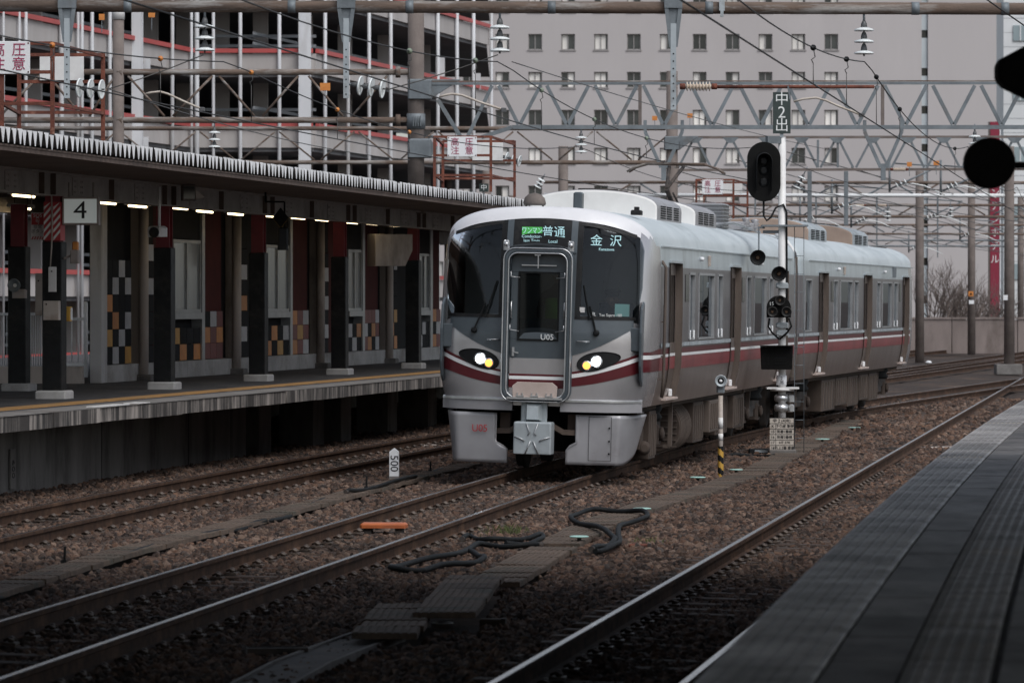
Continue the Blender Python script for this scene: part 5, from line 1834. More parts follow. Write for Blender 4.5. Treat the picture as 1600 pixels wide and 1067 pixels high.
def win(y0, y1, z0, z1):
    f = MB()
    e = 0.06
    for a, c, b0, b1 in ((y0, y1, z0, z0 + e), (y0, y1, z1 - e, z1), (y0, y0 + e, z0 + e, z1 - e), (y1 - e, y1, z0 + e, z1 - e), ((y0 + y1) / 2 - 0.03, (y0 + y1) / 2 + 0.03, z0 + e, z1 - e)):
        f.box(-WOFF - 0.08, -WOFF - 0.01, a, c, b0, b1)
    f.box(-WOFF - 0.08, -WOFF + 0.03, y0 - 0.05, y1 + 0.05, z0 - 0.12, z0 - 0.002)
    fo = wadd(f, 'window', 'aluminium')
    g_ = MB()
    g_.box(-WOFF - 0.05, -WOFF - 0.042, y0 + e, y1 - e, z0 + e, z1 - e)
    g_.build('pane', 'glass_pane_far', fo)
    c_ = MB()
    c_.box(-WOFF - 0.09, -WOFF - 0.082, y0 + e, y1 - e, z0 + e, z1 - e)
    c_.build('blind', 'tile_grey', fo)
pm('glass_pane_far', (0.30, 0.32, 0.33), (0.20, 0.22, 0.23), 0.08, scale=0.8, stretch=(1, 1, 0.2))
plinth(yb, 55)
tiles(wy(168), wy(207), 1.25, 6, 1)
# repeated bays
BAYS = [(208, 228, 242, 270, 272, 315, 320, 350), (355, 375, 388, 414, 417, 453, 457, 484), (488, 503, 515, 541, 545, 566, 570, 594), (597, 612, 622, 652, 656, 672, 676, 690)]
for bi, bb in enumerate(BAYS):
    q = [wy(x) for x in bb]
    m = MB()
    m.lathe([(0.09, 0), (0.09, 3.2)], (-WOFF + 0.10, q[0] + 0.35, 0.98), n=14)
    wadd(m, 'drain_pipe', 'wall_beige')
    m = MB()
    m.box(-WOFF - 0.2, -WOFF + 0.03, (q[0] + q[1]) / 2 + 0.12, q[1], 0.935, 4.24)
    wadd(m, 'post', 'wall_beige', bevel=0.01)
    m = MB()
    m.cbox((-WOFF + 0.12, q[0] + 0.35, 0.99), (0.34, 0.34, 0.11), chamfer=0.02)
    wadd(m, 'pipe_footing', 'concrete_dark')
    tiles(q[1] + 0.02, q[2], 1.25, 7, 2 + bi)
    m = MB()
    m.box(-WOFF - 0.195, -WOFF - 0.035, q[1], q[2], 1.25 + 7 * THT + 0.01, 4.24)
    wadd(m, 'upper_panel', 'panel_black')
    m = MB()
    m.box(-WOFF - 0.195, -WOFF - 0.035, q[2] + 0.01, q[4] - 0.02, 1.25, 4.24)
    wadd(m, 'flat_panel', 'panel_black' if bi % 2 else 'panel_red')
    win(q[4], q[5], 2.14, 3.50)
    tiles(q[4], q[5], 1.25, 2, 5 + bi)
    m = MB()
    m.box(-WOFF - 0.195, -WOFF - 0.03, q[4], q[5], 3.52, 4.24)
    wadd(m, 'louvre_panel', 'panel_black')
    m = MB()
    m.box(-WOFF - 0.2, -WOFF + 0.01, q[5] + 0.01, q[6] - 0.02, 0.94, 4.24)
    wadd(m, 'window_jamb', 'aluminium')
    m = MB()
    m.box(-WOFF - 0.195, -WOFF - 0.06, q[6], q[7], 1.25, 4.24)
    wadd(m, 'red_panel', 'panel_red')
    tiles(q[6] + 0.02, q[7], 1.25, 3, 11 + bi, red=True)

# ------------------------------------------------------------------ fences left of the wall
def fence(label, x0, x1, y, z0, z1, step, r_, post=False):
    t = thing('railing', label, 'railing', LPW((x0 + x1) / 2, y, z0), -AL, 'white railings behind the far platform')
    c = (x0 + x1) / 2
    for z in (z0 + 0.02, z1):
        m = MB()
        m.bar((x0 - c, 0, z - z0), (x1 - c, 0, z - z0), 0.05, 0.05)
        m.build('rail', 'white_clean', t)
    m = MB()
    m.tube([(0, 0, 0), (0, 0, z1 - z0)], r_, 6)
    me = m.mesh('bar', 'white_clean')
    k = int((x1 - x0) / step)
    for i in range(k + 1):
        o = put(me, 'bar', t)
        o.location = (x0 - c + i * step, 0, 0)
    if post:
        m = MB()
        m.lathe([(0.035, -0.3), (0.035, 0.98), (0.02, 1.0)], (x1 - c, -0.05, 0.1), n=10)
        m.build('post', 'white_clean', t)
    return t
xa, yf = LPL(P(102, 540, 73.6))
xb, _ = LPL(P(137, 540, 73.6))
fence('short white railing between the first column and the grey pilaster', xa, xb, yf, 1.25, 2.05, 0.115, 0.012, True)
xa, yf2 = LPL(P(-60, 540, 78))
xb, _ = LPL(P(92, 540, 78))
fence('white picket railing behind the two leftmost columns', xa, xb, yf2, 1.05, 2.12, 0.045, 0.010)
kb = thing('low_wall', 'low brown wall carrying the white railings at the left', 'wall', LPW(-6.3, yf + 0.25, 0.93), -AL)
m = MB()
m.box(-8.5, 1.35, 0.0, 0.16, 0, 0.30)
m.build('wall_block', 'wall_beige', kb, bevel=0.01)

# ------------------------------------------------------------------ fluorescent lamps under the canopy
LAMPS = [(37, 309, 40), (33, 328, 38), (166, 320, 20), (168, 336, 18), (215, 325, 36), (280, 328, 16), (320, 333, 32), (368, 337, 30), (422, 340, 16), (466, 343, 18),
         (503, 346, 28), (549, 350, 14), (581, 352, 26), (617, 355, 24), (659, 357, 12), (689, 359, 8)]
wid = MB()
wid.cbox((0, 0, 0.07), (0.14, 1.28, 0.06), chamfer=0.015)
LBODY = wid.mesh('lamp_housing', 'white_paint')
wid = MB()
wid.tube([(0, -0.56, 0.025), (0, 0.56, 0.025)], 0.020, 8)
LTUBE = wid.mesh('tube', 'tube_light')
wid = MB()
wid.bar((0, -0.4, 0.1), (0, -0.4, 0.26), 0.015)
wid.bar((0, 0.4, 0.1), (0, 0.4, 0.26), 0.015)
LROD = wid.mesh('hanger_rod', 'soffit_brown')
for i, (px, py, w) in enumerate(LAMPS):
    zl = 3.93
    Yl = (zl - ZC) * FPX / (HOR - py)
    lab = '%s lit fluorescent lamp from the left under the far canopy' % ORD[i] if i else 'leftmost lit fluorescent lamp of the upper row under the far canopy'
    t = thing('fluorescent_lamp', lab, 'lamp', P(px, py, Yl), -AL, 'fluorescent lamps under the far canopy')
    for me, nm in ((LBODY, 'lamp_housing'), (LTUBE, 'tube'), (LROD, 'hanger_rod')):
        put(me, nm, t)

# ------------------------------------------------------------------ things on and between the columns
yn = lp_y(128, 1.9)
t = thing('platform_number_sign', 'lit white box sign with a black number 4 under the canopy', 'sign', P(127, 352, (LO.y + yn * math.cos(AL) + 1.9 * math.sin(AL))), -AL * 0.4)
m = MB()
m.box(-0.27, 0.27, -0.08, 0.08, 0.0, 0.41)
m.build('housing', 'girder_grey', t, bevel=0.008)
m = MB()
m.box(-0.24, 0.24, -0.086, -0.081, 0.03, 0.38)
m.build('lit_face', 'sign_light', t)
text('4', 0.36, 'text_black', t, (0.0, -0.09, 0.205), name='numeral', wide=1.15)
m = MB()
for x in (-0.18, 0.18):
    m.tube([(x, 0, 0.41), (x, 0, 0.62)], 0.015, 6)
m.build('hanger', 'girder_grey', t)

def at_px(px, py, off):
    """point seen at photo pixel (px, py) on the plane `off` metres behind the far platform edge"""
    y = lp_y(px, off)
    w = LPW(-off, y)
    return P(px, py, w.y)
t = thing('emergency_sign', 'red and white SOS emergency button sign left of the striped column', 'sign', at_px(59, 375, 2.6), -AL * 0.4)
m = MB()
m.box(-0.10, 0.10, -0.006, 0.006, 0, 0.40)
m.build('board', 'white_paint', t)
m = MB()
m.box(-0.092, 0.092, -0.010, -0.007, 0.22, 0.39)
for k in range(5):
    m.add([(-0.095 + k * 0.038, -0.009, 0.005), (-0.075 + k * 0.038, -0.009, 0.005), (-0.055 + k * 0.038, -0.009, 0.05), (-0.075 + k * 0.038, -0.009, 0.05)], [(0, 1, 2, 3)])
m.build('red_print', 'sign_red', t)
text('SOS', 0.075, 'text_white', t, (0, -0.013, 0.355))
text('☟', 0.09, 'text_white', t, (0, -0.013, 0.27), name='hand_symbol')
text('非常\nボタン', 0.065, 'text_black', t, (0, -0.010, 0.155), name='lettering')
m = MB()
m.bar((-0.09, 0.0, 0.4), (-0.09, 0.0, 0.75), 0.015)
m.build('hanger', 'girder_grey', t)

def cab(name, label, px, py0, py1, w, d, off, mat, cat, extra=None, h=None):
    p = at_px(px, py1, off)
    k = FPX / p.y
    hh = (py1 - py0) / k
    t = thing(name, label, cat, p, -AL * 0.6)
    m = MB()
    m.cbox((0, 0, hh / 2), (w, d, hh), chamfer=0.008)
    m.build('case', mat, t)
    m = MB()
    m.box(-w / 2 + 0.012, w / 2 - 0.012, -d / 2 - 0.006, -d / 2 - 0.001, 0.012, hh - 0.012)
    m.build('door', mat, t)
    m = MB()
    m.lathe([(0.012, 0), (0.010, 0.01)], (-w / 2 + 0.05, -d / 2 - 0.006, hh * 0.82), (0, -1, 0), 10)
    m.build('lock', 'black_matte', t)
    m = MB()
    m.box(-w / 2 + 0.02, w / 2 - 0.02, d / 2, d / 2 + 0.05, hh * 0.3, hh * 0.7)
    m.build('bracket', 'girder_grey', t)
    return t, hh
cab('junction_box', 'pale grey junction box strapped low on the striped column', 81, 470, 500, 0.23, 0.14, 2.20, 'beige_box', 'box')
t, hh = cab('call_box', 'small yellow emergency call box on the right side of the striped column', 105, 479, 502, 0.12, 0.15, 2.25, 'yellow_box', 'box')
m = MB()
m.box(0.061, 0.068, -0.06, 0.06, 0.02, hh - 0.02)
m.build('front_plate', 'white_paint', t)
cab('cable_cabinet', 'tall narrow beige cabinet left of the striped column', 63, 427, 493, 0.13, 0.12, 2.75, 'beige_box', 'cabinet')
cab('small_notice', 'narrow red and white button notice on the face of the striped column', 82, 417, 456, 0.12, 0.01, 2.25, 'white_paint', 'sign')
p = at_px(100, 472, 2.3)
t = thing('strip_label', 'thin white strip sign with yellow end beside the striped column', 'sign', p, -AL * 0.6)
m = MB()
m.box(-0.016, 0.016, -0.004, 0.004, 0, 0.58)
m.build('strip', 'white_paint', t)
m = MB()
m.box(-0.016, 0.016, -0.007, -0.0045, 0.0, 0.16)
m.build('yellow_end', 'yellow_box', t)
p = at_px(24, 466, 4.0)
t = thing('horn_speaker', 'grey round horn speaker on the inner column at the left edge', 'speaker', p, -AL * 0.6)
m = MB()
m.lathe([(0.06, 0), (0.08, 0.02), (0.105, 0.10), (0.09, 0.10), (0.03, 0.03)], (0, 0, 0.20), (0, -1, 0), 20)
m.build('horn', 'galv', t)
m = MB()
m.cbox((0.06, 0.03, 0.07), (0.22, 0.1, 0.14), chamfer=0.02)
m.build('driver_unit', 'girder_grey', t)
m = MB()
m.lathe([(0.035, 0), (0.03, 0.02)], (0, -0.012, 0.20), (0, -1, 0), 12)
m.build('plug', 'white_paint', t)
# orange beacon box
p = at_px(117, 412, 2.0)
t = thing('warning_beacon', 'grey bracket box with an orange beacon on top, right of the striped column', 'beacon', p, -AL * 0.5)
m = MB()
m.cbox((0.0, 0, 0.10), (0.12, 0.12, 0.20), chamfer=0.01)
m.bar((-0.05, 0, 0.12), (-0.22, 0.0, 0.05), 0.03)
m.build('case', 'girder_grey', t)
m = MB()
m.cbox((0.01, 0, 0.26), (0.09, 0.09, 0.12), chamfer=0.015)
m.build('beacon', 'orange_plastic', t)
# security cameras hanging from the girder
def camera_(label, px, ytop, ycam, off, mat):
    p = at_px(px, ycam, off)
    k = FPX / p.y
    t = thing('security_camera', label, 'camera', p, R(10))
    m = MB()
    m.tube([(0.03, 0, 0.05), (0.03, 0, (ycam - ytop) / k)], 0.022, 8)
    m.build('drop_pole', mat, t)
    m = MB()
    m.cbox((0, 0, -0.02), (0.20, 0.34, 0.17), rz=R(24), chamfer=0.03)
    m.build('housing', mat, t)
    m = MB()
    m.lathe([(0.075, 0), (0.085, 0.05), (0.07, 0.06)], (-0.06, -0.17, -0.03), (-0.35, -1, -0.15), 16)
    m.build('lens_hood', 'black_paint', t)
    return t
camera_('pale security camera on a drop pole beside a red column', 246, 292, 360, 2.2, 'white_paint')
p = at_px(300, 318, 2.0)
t = thing('monitor_camera', 'dark square monitor housing hanging below the far canopy girder', 'monitor', p, R(12))
m = MB()
m.cbox((-0.06, 0, 0.17), (0.22, 0.20, 0.26), chamfer=0.015)
m.build('housing', 'pole_brown', t)
m = MB()
m.box(-0.15, 0.03, -0.105, -0.101, 0.07, 0.27)
m.build('screen', 'car_glass', t)
m = MB()
m.add([(0.05, -0.1, 0.22), (0.20, -0.06, 0.10), (0.20, 0.06, 0.10), (0.05, 0.1, 0.22), (0.05, -0.1, 0.06), (0.05, 0.1, 0.06)], [(0, 4, 1), (3, 2, 5), (0, 1, 2, 3), (4, 5, 2, 1)])
m.build('side_hood', 'beige_box', t)
m = MB()
m.bar((-0.06, 0, 0.28), (-0.06, 0, 0.6), 0.03)
m.build('hanger', 'soffit_brown', t)
# departure signal under the canopy
p = at_px(442, 391, 1.7)
t = thing('platform_signal', 'black hanging signal with a diamond plate under the far canopy', 'signal', p, R(6))
m = MB()
m.cbox((0, 0, 0.20), (0.18, 0.14, 0.40), chamfer=0.03)
m.build('lower_head', 'black_paint', t)
m = MB()
m.prism([(0, 0.38), (0.14, 0.56), (0, 0.74), (-0.14, 0.56)], lambda a, c, d: (a - 0.04, d, c), -0.03, 0.03)
m.build('diamond_plate', 'black_matte', t)
m = MB()
for k in range(10):
    a = k / 10
    m.cbox((-0.04 + (0.14 * a), -0.035, 0.38 + 0.18 * a), (0.008, 0.006, 0.008))
    m.cbox((-0.04 - (0.14 * a), -0.035, 0.38 + 0.18 * a), (0.008, 0.006, 0.008))
m.build('stud', 'yellow_box', t)
m = MB()
m.bar((0.03, 0.04, 0.4), (0.03, 0.04, 0.84), 0.03)
m.bar((0.03, 0.04, 0.84), (-0.3, 0.04, 0.84), 0.03)
m.bar((-0.3, 0.04, 0.84), (-0.3, 0.04, 1.1), 0.03)
m.build('bracket', 'black_matte', t)
# beige cabinet hanging near the train
p = at_px(606, 412, 2.9)
t = thing('hanging_cabinet', 'beige display cabinet hanging from the canopy left of the train', 'cabinet', p, R(22))
m = MB()
k = FPX / p.y
m.cbox((-0.16, 0, 0.28), (0.42, 0.5, 0.66), chamfer=0.01)
m.prism([(0.05, -0.05), (0.30, -0.05), (0.46, 0.28), (0.46, 0.61), (0.05, 0.61)], lambda a, c, d: (a, d, c), -0.24, 0.24)
m.build('case', 'wall_beige', t)
m = MB()
m.add([(0.31, -0.22, -0.03), (0.31, 0.22, -0.03), (0.462, 0.22, 0.27), (0.462, -0.22, 0.27)], [(0, 1, 2, 3)])
m.build('screen', 'screen_teal', t)

# ================================================================== OVERHEAD LINE GANTRIES
def pole(m, p_base, r0, r1, ztop, n=14):
    m.lathe([(r0, 0), (r1, ztop - p_base[2])], p_base, n=n)
def pipe_part(t, a, c, r_, mat, name, n=10):
    m = MB()
    m.tube([a - t.location, c - t.location], r_, n)
    return m.build(name, mat, t)
def bar_part(t, a, c, w, h, mat, name):
    m = MB()
    m.bar(a - t.location, c - t.location, w, h)
    return m.build(name, mat, t)
def gantry(label, Y, base_px):
    b_ = P(base_px, HOR, Y)
    return thing('catenary_gantry', label, 'gantry', (b_.x, Y, -0.2), group='catenary gantries')
def drop_bracket(t, px, py0, pym, py1, Y, w0, w1):
    """tapered bracket with a perforated bar below it"""
    a, m_, c = P(px, py0, Y - 0.12) - t.location, P(px, pym, Y - 0.12) - t.location, P(px, py1, Y - 0.12) - t.location
    m = MB()
    m.prism([(-w0, a.z), (w0, a.z), (w1, m_.z), (-w1, m_.z)], lambda x, z, d: (a.x + x, a.y + d, z), -0.012, 0.0)
    m.bar((a.x - w0 * 0.9, a.y - 0.03, a.z), (a.x - w1 * 0.8, a.y - 0.03, m_.z), 0.02, 0.05)
    m.bar((a.x + w0 * 0.9, a.y - 0.03, a.z), (a.x + w1 * 0.8, a.y - 0.03, m_.z), 0.02, 0.05)
    m.box(a.x - w0 * 1.15, a.x + w0 * 1.15, a.y - 0.05, a.y + 0.25, a.z - 0.01, a.z + 0.20)
    o = m.build('drop_bracket', 'galv', t)
    m = MB()
    m.box(a.x - 0.036, a.x + 0.036, a.y - 0.045, a.y - 0.015, c.z, m_.z + 0.3)
    m.mat(1)
    z = c.z + 0.05
    while z < m_.z - 0.05:
        m.lathe([(0.010, 0), (0.010, 0.004)], (a.x, a.y - 0.045, z), (0, -1, 0), 8)
        z += 0.095
    m.build('perforated_bar', ['galv_light', 'black_matte'], o)
    return o
# --- nearest gantry: one thick rusty pipe across the top of the picture
GY = 55.0
g1 = gantry('nearest gantry, a thick rusty pipe along the top edge of the picture', GY, -460)
A, B_ = P(-480, 8, GY), P(2150, 16, GY)
pipe_part(g1, A, B_, 0.078, 'rust_pipe', 'beam_pipe', 16)
for px in (-470, 2140):
    b0 = P(px, HOR, GY)
    m = MB()
    pole(m, (b0.x - g1.location.x, 0, 0), 0.18, 0.15, 7.6)
    m.build('pole', 'pole_brown', g1)
for px in (105, 541, 1052):
    drop_bracket(g1, px, 12, 66 if px != 1052 else 74, 154 if px != 1052 else 172, GY, 0.10, 0.036)
for px in (200, 456, 640, 862, 1108, 1430, 1570):
    q = A.lerp(B_, (px - (-480)) / 2630)
    m = MB()
    m.lathe([(0.083, -0.05), (0.083, 0.05)], q - g1.location, (1, 0, 0), 16)
    m.build('pipe_band', 'galv', g1)
m = MB()
q = P(1128, 10, GY - 0.1) - g1.location
m.box(q.x - 0.035, q.x + 0.035, q.y - 0.02, q.y + 0.02, q.z - 0.06, q.z + 0.16)
m.box(q.x - 0.02, q.x + 0.02, q.y - 0.02, q.y + 0.02, q.z - 0.14, q.z - 0.06)
m.build('hanger_clamp', 'galv_light', g1)

# --- second gantry
GY2 = 90.2
g2 = gantry('second gantry with brown pipes at left and grey lattice girder at right', GY2, 650)
def pt(px, py, Y=GY2):
    return P(px, py, Y)
for px, r_, ytop in ((650, 0.178, -60), (185, 0.122, 22), (1790, 0.17, -60)):
    b0 = P(px, HOR, GY2)
    m = MB()
    pole(m, (b0.x - g2.location.x, 0, 4.4 if px == 650 else 0), r_, r_ * 0.97, P(0, ytop, GY2).z + 0.2)
    m.build('pole', 'pole_brown', g2)
m = MB()
q = pt(185, 22) - g2.location
m.lathe([(0.135, -0.12), (0.135, 0.10), (0.11, 0.13)], q, n=14)
m.build('pole_cap', 'white_paint', g2)
for py in (113, 188):
    pipe_part(g2, pt(-120, py), pt(640, py), 0.066, 'rust_pipe', 'chord_pipe')
    for px in (187, 622):
        m = MB()
        m.lathe([(0.12, -0.05), (0.12, 0.05)], pt(px, py) - g2.location, (1, 0, 0), 12)
        m.build('flange', 'rust_pipe', g2)
for a, c in (((-70, 118), (-15, 182)), ((62, 118), (0, 182)), ((75, 118), (128, 182)), ((180, 118), (140, 182)), ((200, 119), (257, 182)), ((332, 119), (270, 182)), ((342, 119), (398, 182)), ((466, 119), (410, 182)), ((482, 119), (536, 182)), ((605, 119), (550, 182))):
    pipe_part(g2, pt(*a), pt(*c), 0.028, 'rust_pipe', 'diagonal', 6)
for py, pz in ((140, 0.42), (232, 0.40)):          # collars on the big pole
    q = pt(650, py) - g2.location
    m = MB()
    m.cbox((q.x + 0.08, q.y, q.z), (0.50, 0.46, pz), chamfer=0.03)
    m.prism([(0.30, pz / 2), (0.95 if py < 200 else 0.45, pz / 2 if py < 200 else 0.0), (0.30, -pz / 2)], lambda x, z, d: (q.x + x, q.y + d, q.z + z), -0.02, 0.02)
    m.build('pole_collar', 'galv', g2, bevel=0.01)
q = pt(650, 190) - g2.location
m = MB()
m.lathe([(0.20, -0.16), (0.20, 0.16)], q, n=14)
for k in range(4):
    m.cbox((q.x - 0.05 + k * 0.05, q.y - 0.2, q.z), (0.02, 0.06, 0.22))
m.build('pole_clamp', 'galv', g2)
bar_part(g2, pt(668, 131), pt(1800, 130), 0.07, 0.055, 'galv', 'top_chord')
bar_part(g2, pt(668, 127.5), pt(1800, 126.5), 0.05, 0.025, 'rust_pipe', 'cable_tray')
bar_part(g2, pt(800, 199), pt(1800, 199), 0.08, 0.085, 'galv', 'bottom_chord')
bar_part(g2, pt(752, 215), pt(800, 199), 0.08, 0.085, 'galv', 'bottom_chord')
ap = [774 + 75.4 * k for k in range(14)]
bar_part(g2, pt(684, 156), pt(719, 213), 0.055, 0.085, 'galv', 'diagonal')
for k, x in enumerate(ap):
    bar_part(g2, pt(x - 5, 134), pt(x - 37 if k else 731, 195 if k else 213), 0.05, 0.075, 'galv', 'diagonal')
    bar_part(g2, pt(x + 5, 134), pt(x + 36, 195), 0.05, 0.075, 'galv', 'diagonal')
for px in (1000, 1379):
    bar_part(g2, pt(px, 133), pt(px, 196), 0.07, 0.06, 'pole_brown', 'vertical')
for px in (1037, 1380):
    for s_ in (-1, 1):
        m = MB()
        a = [pt(px + s_ * 29, 188), pt(px + s_ * 29, 206), pt(px + s_ * 4, 262)]
        m.bar(a[0] - g2.location, a[1] - g2.location, 0.07)
        m.bar(a[1] - g2.location, a[2] - g2.location, 0.07)
        m.build('drop_frame', 'galv', g2)
    bar_part(g2, pt(px, 256), pt(px, 282), 0.10, 0.08, 'galv', 'drop_post')
# --- third gantry
GY3 = 115.0
g3 = gantry('third gantry, brown pipes behind the second pole and grey lattice to the right', GY3, 1050)
def p3(px, py):
    return P(px, py, GY3)
for px, r_ in ((1050, 0.155), (-150, 0.15), (1720, 0.16)):
    b0 = P(px, HOR, GY3)
    m = MB()
    pole(m, (b0.x - g3.location.x, 0, 0), r_ * 1.05, r_, P(0, 100, GY3).z)
    m.build('pole', 'pole_brown', g3)
for py in (201, 254):
    pipe_part(g3, p3(-160, py), p3(1040, py), 0.058, 'rust_pipe', 'chord_pipe')
for k in range(9):
    x = -60 + k * 124
    pipe_part(g3, p3(x, 206), p3(x + 55, 250), 0.026, 'rust_pipe', 'diagonal', 6)
    pipe_part(g3, p3(x + 118, 206), p3(x + 65, 250), 0.026, 'rust_pipe', 'diagonal', 6)
q = p3(1050, 224) - g3.location
m = MB()
m.cbox((q.x, q.y, q.z), (0.42, 0.40, 0.36), chamfer=0.02)
m.prism([(0.2, 0.18), (0.72, 0.18), (0.2, -0.18)], lambda x, z, d: (q.x + x, q.y + d - 0.2, q.z + z), -0.02, 0.02)
m.build('pole_collar', 'galv', g3, bevel=0.01)
bar_part(g3, p3(1050, 215), p3(1730, 214), 0.07, 0.07, 'pole_brown', 'top_chord')
bar_part(g3, p3(1050, 266), p3(1730, 264), 0.07, 0.07, 'pole_brown', 'bottom_chord')
for k in range(11):
    x = 1083 + k * 55.5
    bar_part(g3, p3(x, 219), p3(x - 23, 262), 0.045, 0.06, 'galv', 'diagonal')
    bar_part(g3, p3(x + 6, 219), p3(x + 28, 262), 0.045, 0.06, 'galv', 'diagonal')
    m = MB()
    q = p3(x + 3, 218) - g3.location
    m.prism([(-0.22, 0.05), (0.22, 0.05), (0.08, -0.10), (-0.08, -0.10)], lambda a, z, d: (q.x + a, q.y + d, q.z + z), -0.05, -0.036)
    m.build('gusset', 'galv', g3)
for px in (1278, 1309):
    bar_part(g3, p3(px, 219), p3(px, 262), 0.06, 0.05, 'galv', 'vertical')
for px in (1265, 1322):
    bar_part(g3, p3(px, 268), p3(px, 352), 0.11, 0.08, 'galv', 'drop_post')
# --- the gantries beyond
far = [('fourth gantry, its light blue beam above the rear car roof', 150, [(285, 'rust_pipe', .055), (305, 'white_facade', .07)], (1577, 880), 260),
       ('fifth gantry, two brown pipes with cream insulators above the rear car', 178, [(320, 'rust_pipe', .055), (338, 'rust_pipe', .06)], (1437, 760), 300),
       ('sixth gantry, far brown pipes near the tall red sign', 205, [(351, 'rust_pipe', .05), (365, 'rust_pipe', .05)], (1518, 700), 300),
       ('farthest gantry, thin pipes just above the bare shrubs', 235, [(375, 'galv', .05), (384, 'galv', .05)], (1595, 800), 340)]
for lab, Y, beams, poles, ptop in far:
    t = gantry(lab, Y, poles[0])
    for px in poles:
        b0 = P(px, HOR, Y)
        m = MB()
        pole(m, (b0.x - t.location.x, 0, 0), 0.19, 0.17, P(0, ptop - 40, Y).z, 12)
        m.build('pole', 'pole_brown', t)
    for py, mt, r_ in beams:
        pipe_part(t, P(850, py, Y), P(1760, py + 1, Y), r_, mt, 'chord_pipe', 8)
    y0, y1 = beams[0][0] + 2, beams[1][0] - 2
    x = 960
    k = 0
    while x < 1740:
        pipe_part(t, P(x, y0 if k % 2 else y1, Y), P(x + (y1 - y0) * 1.3 + 6, y1 if k % 2 else y0, Y), 0.035, 'galv' if k % 3 else 'rust_pipe', 'diagonal', 6)
        x += (y1 - y0) * 1.5 + 16
        k += 1
    for px in range(1180, 1560, 95):
        m = MB()
        a = P(px, y1 - 1, Y) - t.location
        m.bar(a, a + Vector((0, 0, -0.75)), 0.06)
        m.build('drop_post', 'galv', t)
m = MB()
q = P(1575, 574, 150)
m.box(q.x - 0.45, q.x + 0.45, q.y - 0.45, q.y + 0.45, -0.2, 0.16)
tag(m.build('mast_footing', 'concrete', None, 0.02), 'square concrete footing of the brown mast at the right edge', 'footing')
# signs on far masts
for lab, px, py, Y, w, h, mt in (('small orange triangle sign on the mast in front of the bare shrubs', 1517, 459, 203, 0.24, 0.24, 'orange_plastic'),
                                 ('small white plate below the orange triangle sign on the mast', 1518, 472, 203, 0.24, 0.18, 'white_clean'),
                                 ('white plate on the brown mast at the right picture edge', 1571, 465, 149, 0.16, 0.18, 'white_clean')):
    t = thing('mast_plate', lab, 'sign', P(px, py, Y - 0.3))
    m = MB()
    m.box(-w / 2, w / 2, -0.01, 0.01, -h / 2, h / 2)
    m.build('plate', mt, t)
    if mt == 'orange_plastic':
        m = MB()
        m.prism([(-0.07, -0.06), (0.07, -0.06), (0, 0.07)], lambda a, c, d: (a, d, c), -0.016, -0.011)
        m.build('triangle', 'black_matte', t)
    m = MB()
    m.box(-0.02, 0.02, 0.01, 0.16, -0.02, 0.02)
    m.build('bracket', 'galv', t)

# ================================================================== INSULATORS
def disc_mesh():
    m = MB()
    m.lathe([(0.02, 0.005), (0.05, 0.0), (0.085, 0.004), (0.11, -0.004), (0.124, -0.008), (0.127, 0.004), (0.118, 0.016), (0.07, 0.03), (0.042, 0.04)], n=20)
    return m.mesh('disc', 'porcelain')
def capm():
    m = MB()
    m.lathe([(0.032, 0.036), (0.042, 0.045), (0.036, 0.09), (0.020, 0.125)], n=12)
    m.lathe([(0.011, -0.035), (0.011, 0.0)], n=8)
    return m.mesh('cap', 'iron_cap')
DISC, CAPI = disc_mesh(), capm()
def insulators(label, px, py, Y, tilt=(0, 0, 0), n=3, scale=1.0, sp=0.148, top=0.0, rod='galv'):
    """string of disc insulators; origin at the lowest disc"""
    t = thing('insulator_string', label, 'insulator', P(px, py, Y), group='disc insulator strings')
    t.rotation_euler = tilt
    t.scale = (scale,) * 3
    for k in range(n):
        o = put(DISC, 'disc', t)
        o.location = (0, 0, k * sp)
        o = put(CAPI, 'cap', t)
        o.location = (0, 0, k * sp)
    if top:
        m = MB()
        m.tube([(0, 0, n * sp - 0.04), (0, 0, n * sp + top)], 0.016, 6)
        m.build('link_rod', rod, t)
    return t
insulators('disc insulators hanging left of centre at the top, in front of the parking deck', 320, 79, GY, top=0.12)
insulators('disc insulators hanging from the top pipe where parking deck and hotel meet', 781, 80, GY, top=0.12)
insulators('white disc insulators hanging at top right before the hotel windows', 1350, 84, GY, top=0.12)
insulators('sideways disc insulators on the leftmost perforated bar', 159, 140, GY - 0.1, (0, R(-86), R(-12)), top=0.05)
insulators('sideways disc insulators on the middle perforated bar', 598, 139, GY - 0.1, (0, R(-82), R(-12)), top=0.05)
insulators('small disc insulators hanging low between the brown pipes above the far canopy', 335, 230, GY2, top=0.1)
insulators('small disc insulators hanging in the middle below the grey lattice girder', 908, 238, GY2, top=0.1)
insulators('disc insulators tilted sideways right of the middle danger sign', 812, 252, GY2 - 2, (0, R(-75), R(-15)), scale=0.95)
insulators('slanting disc insulators above the train roof near the middle danger sign', 840, 292, 100, (R(10), R(30), 0), scale=0.75, top=0.1, sp=0.12)
insulators('disc insulators slanting behind the tall signal mast', 1246, 294, 118, (0, R(25), 0), top=0.2)
insulators('white disc insulators peeking out above the round black disc', 1523, 225, GY2, n=2, top=0.12)
insulators('far disc insulators right of centre over the rear car', 1387, 345, 150, n=3, top=0.15)
insulators('far disc insulators above the sloping roof end of the rear car', 1485, 338, 165, n=3, top=0.15)
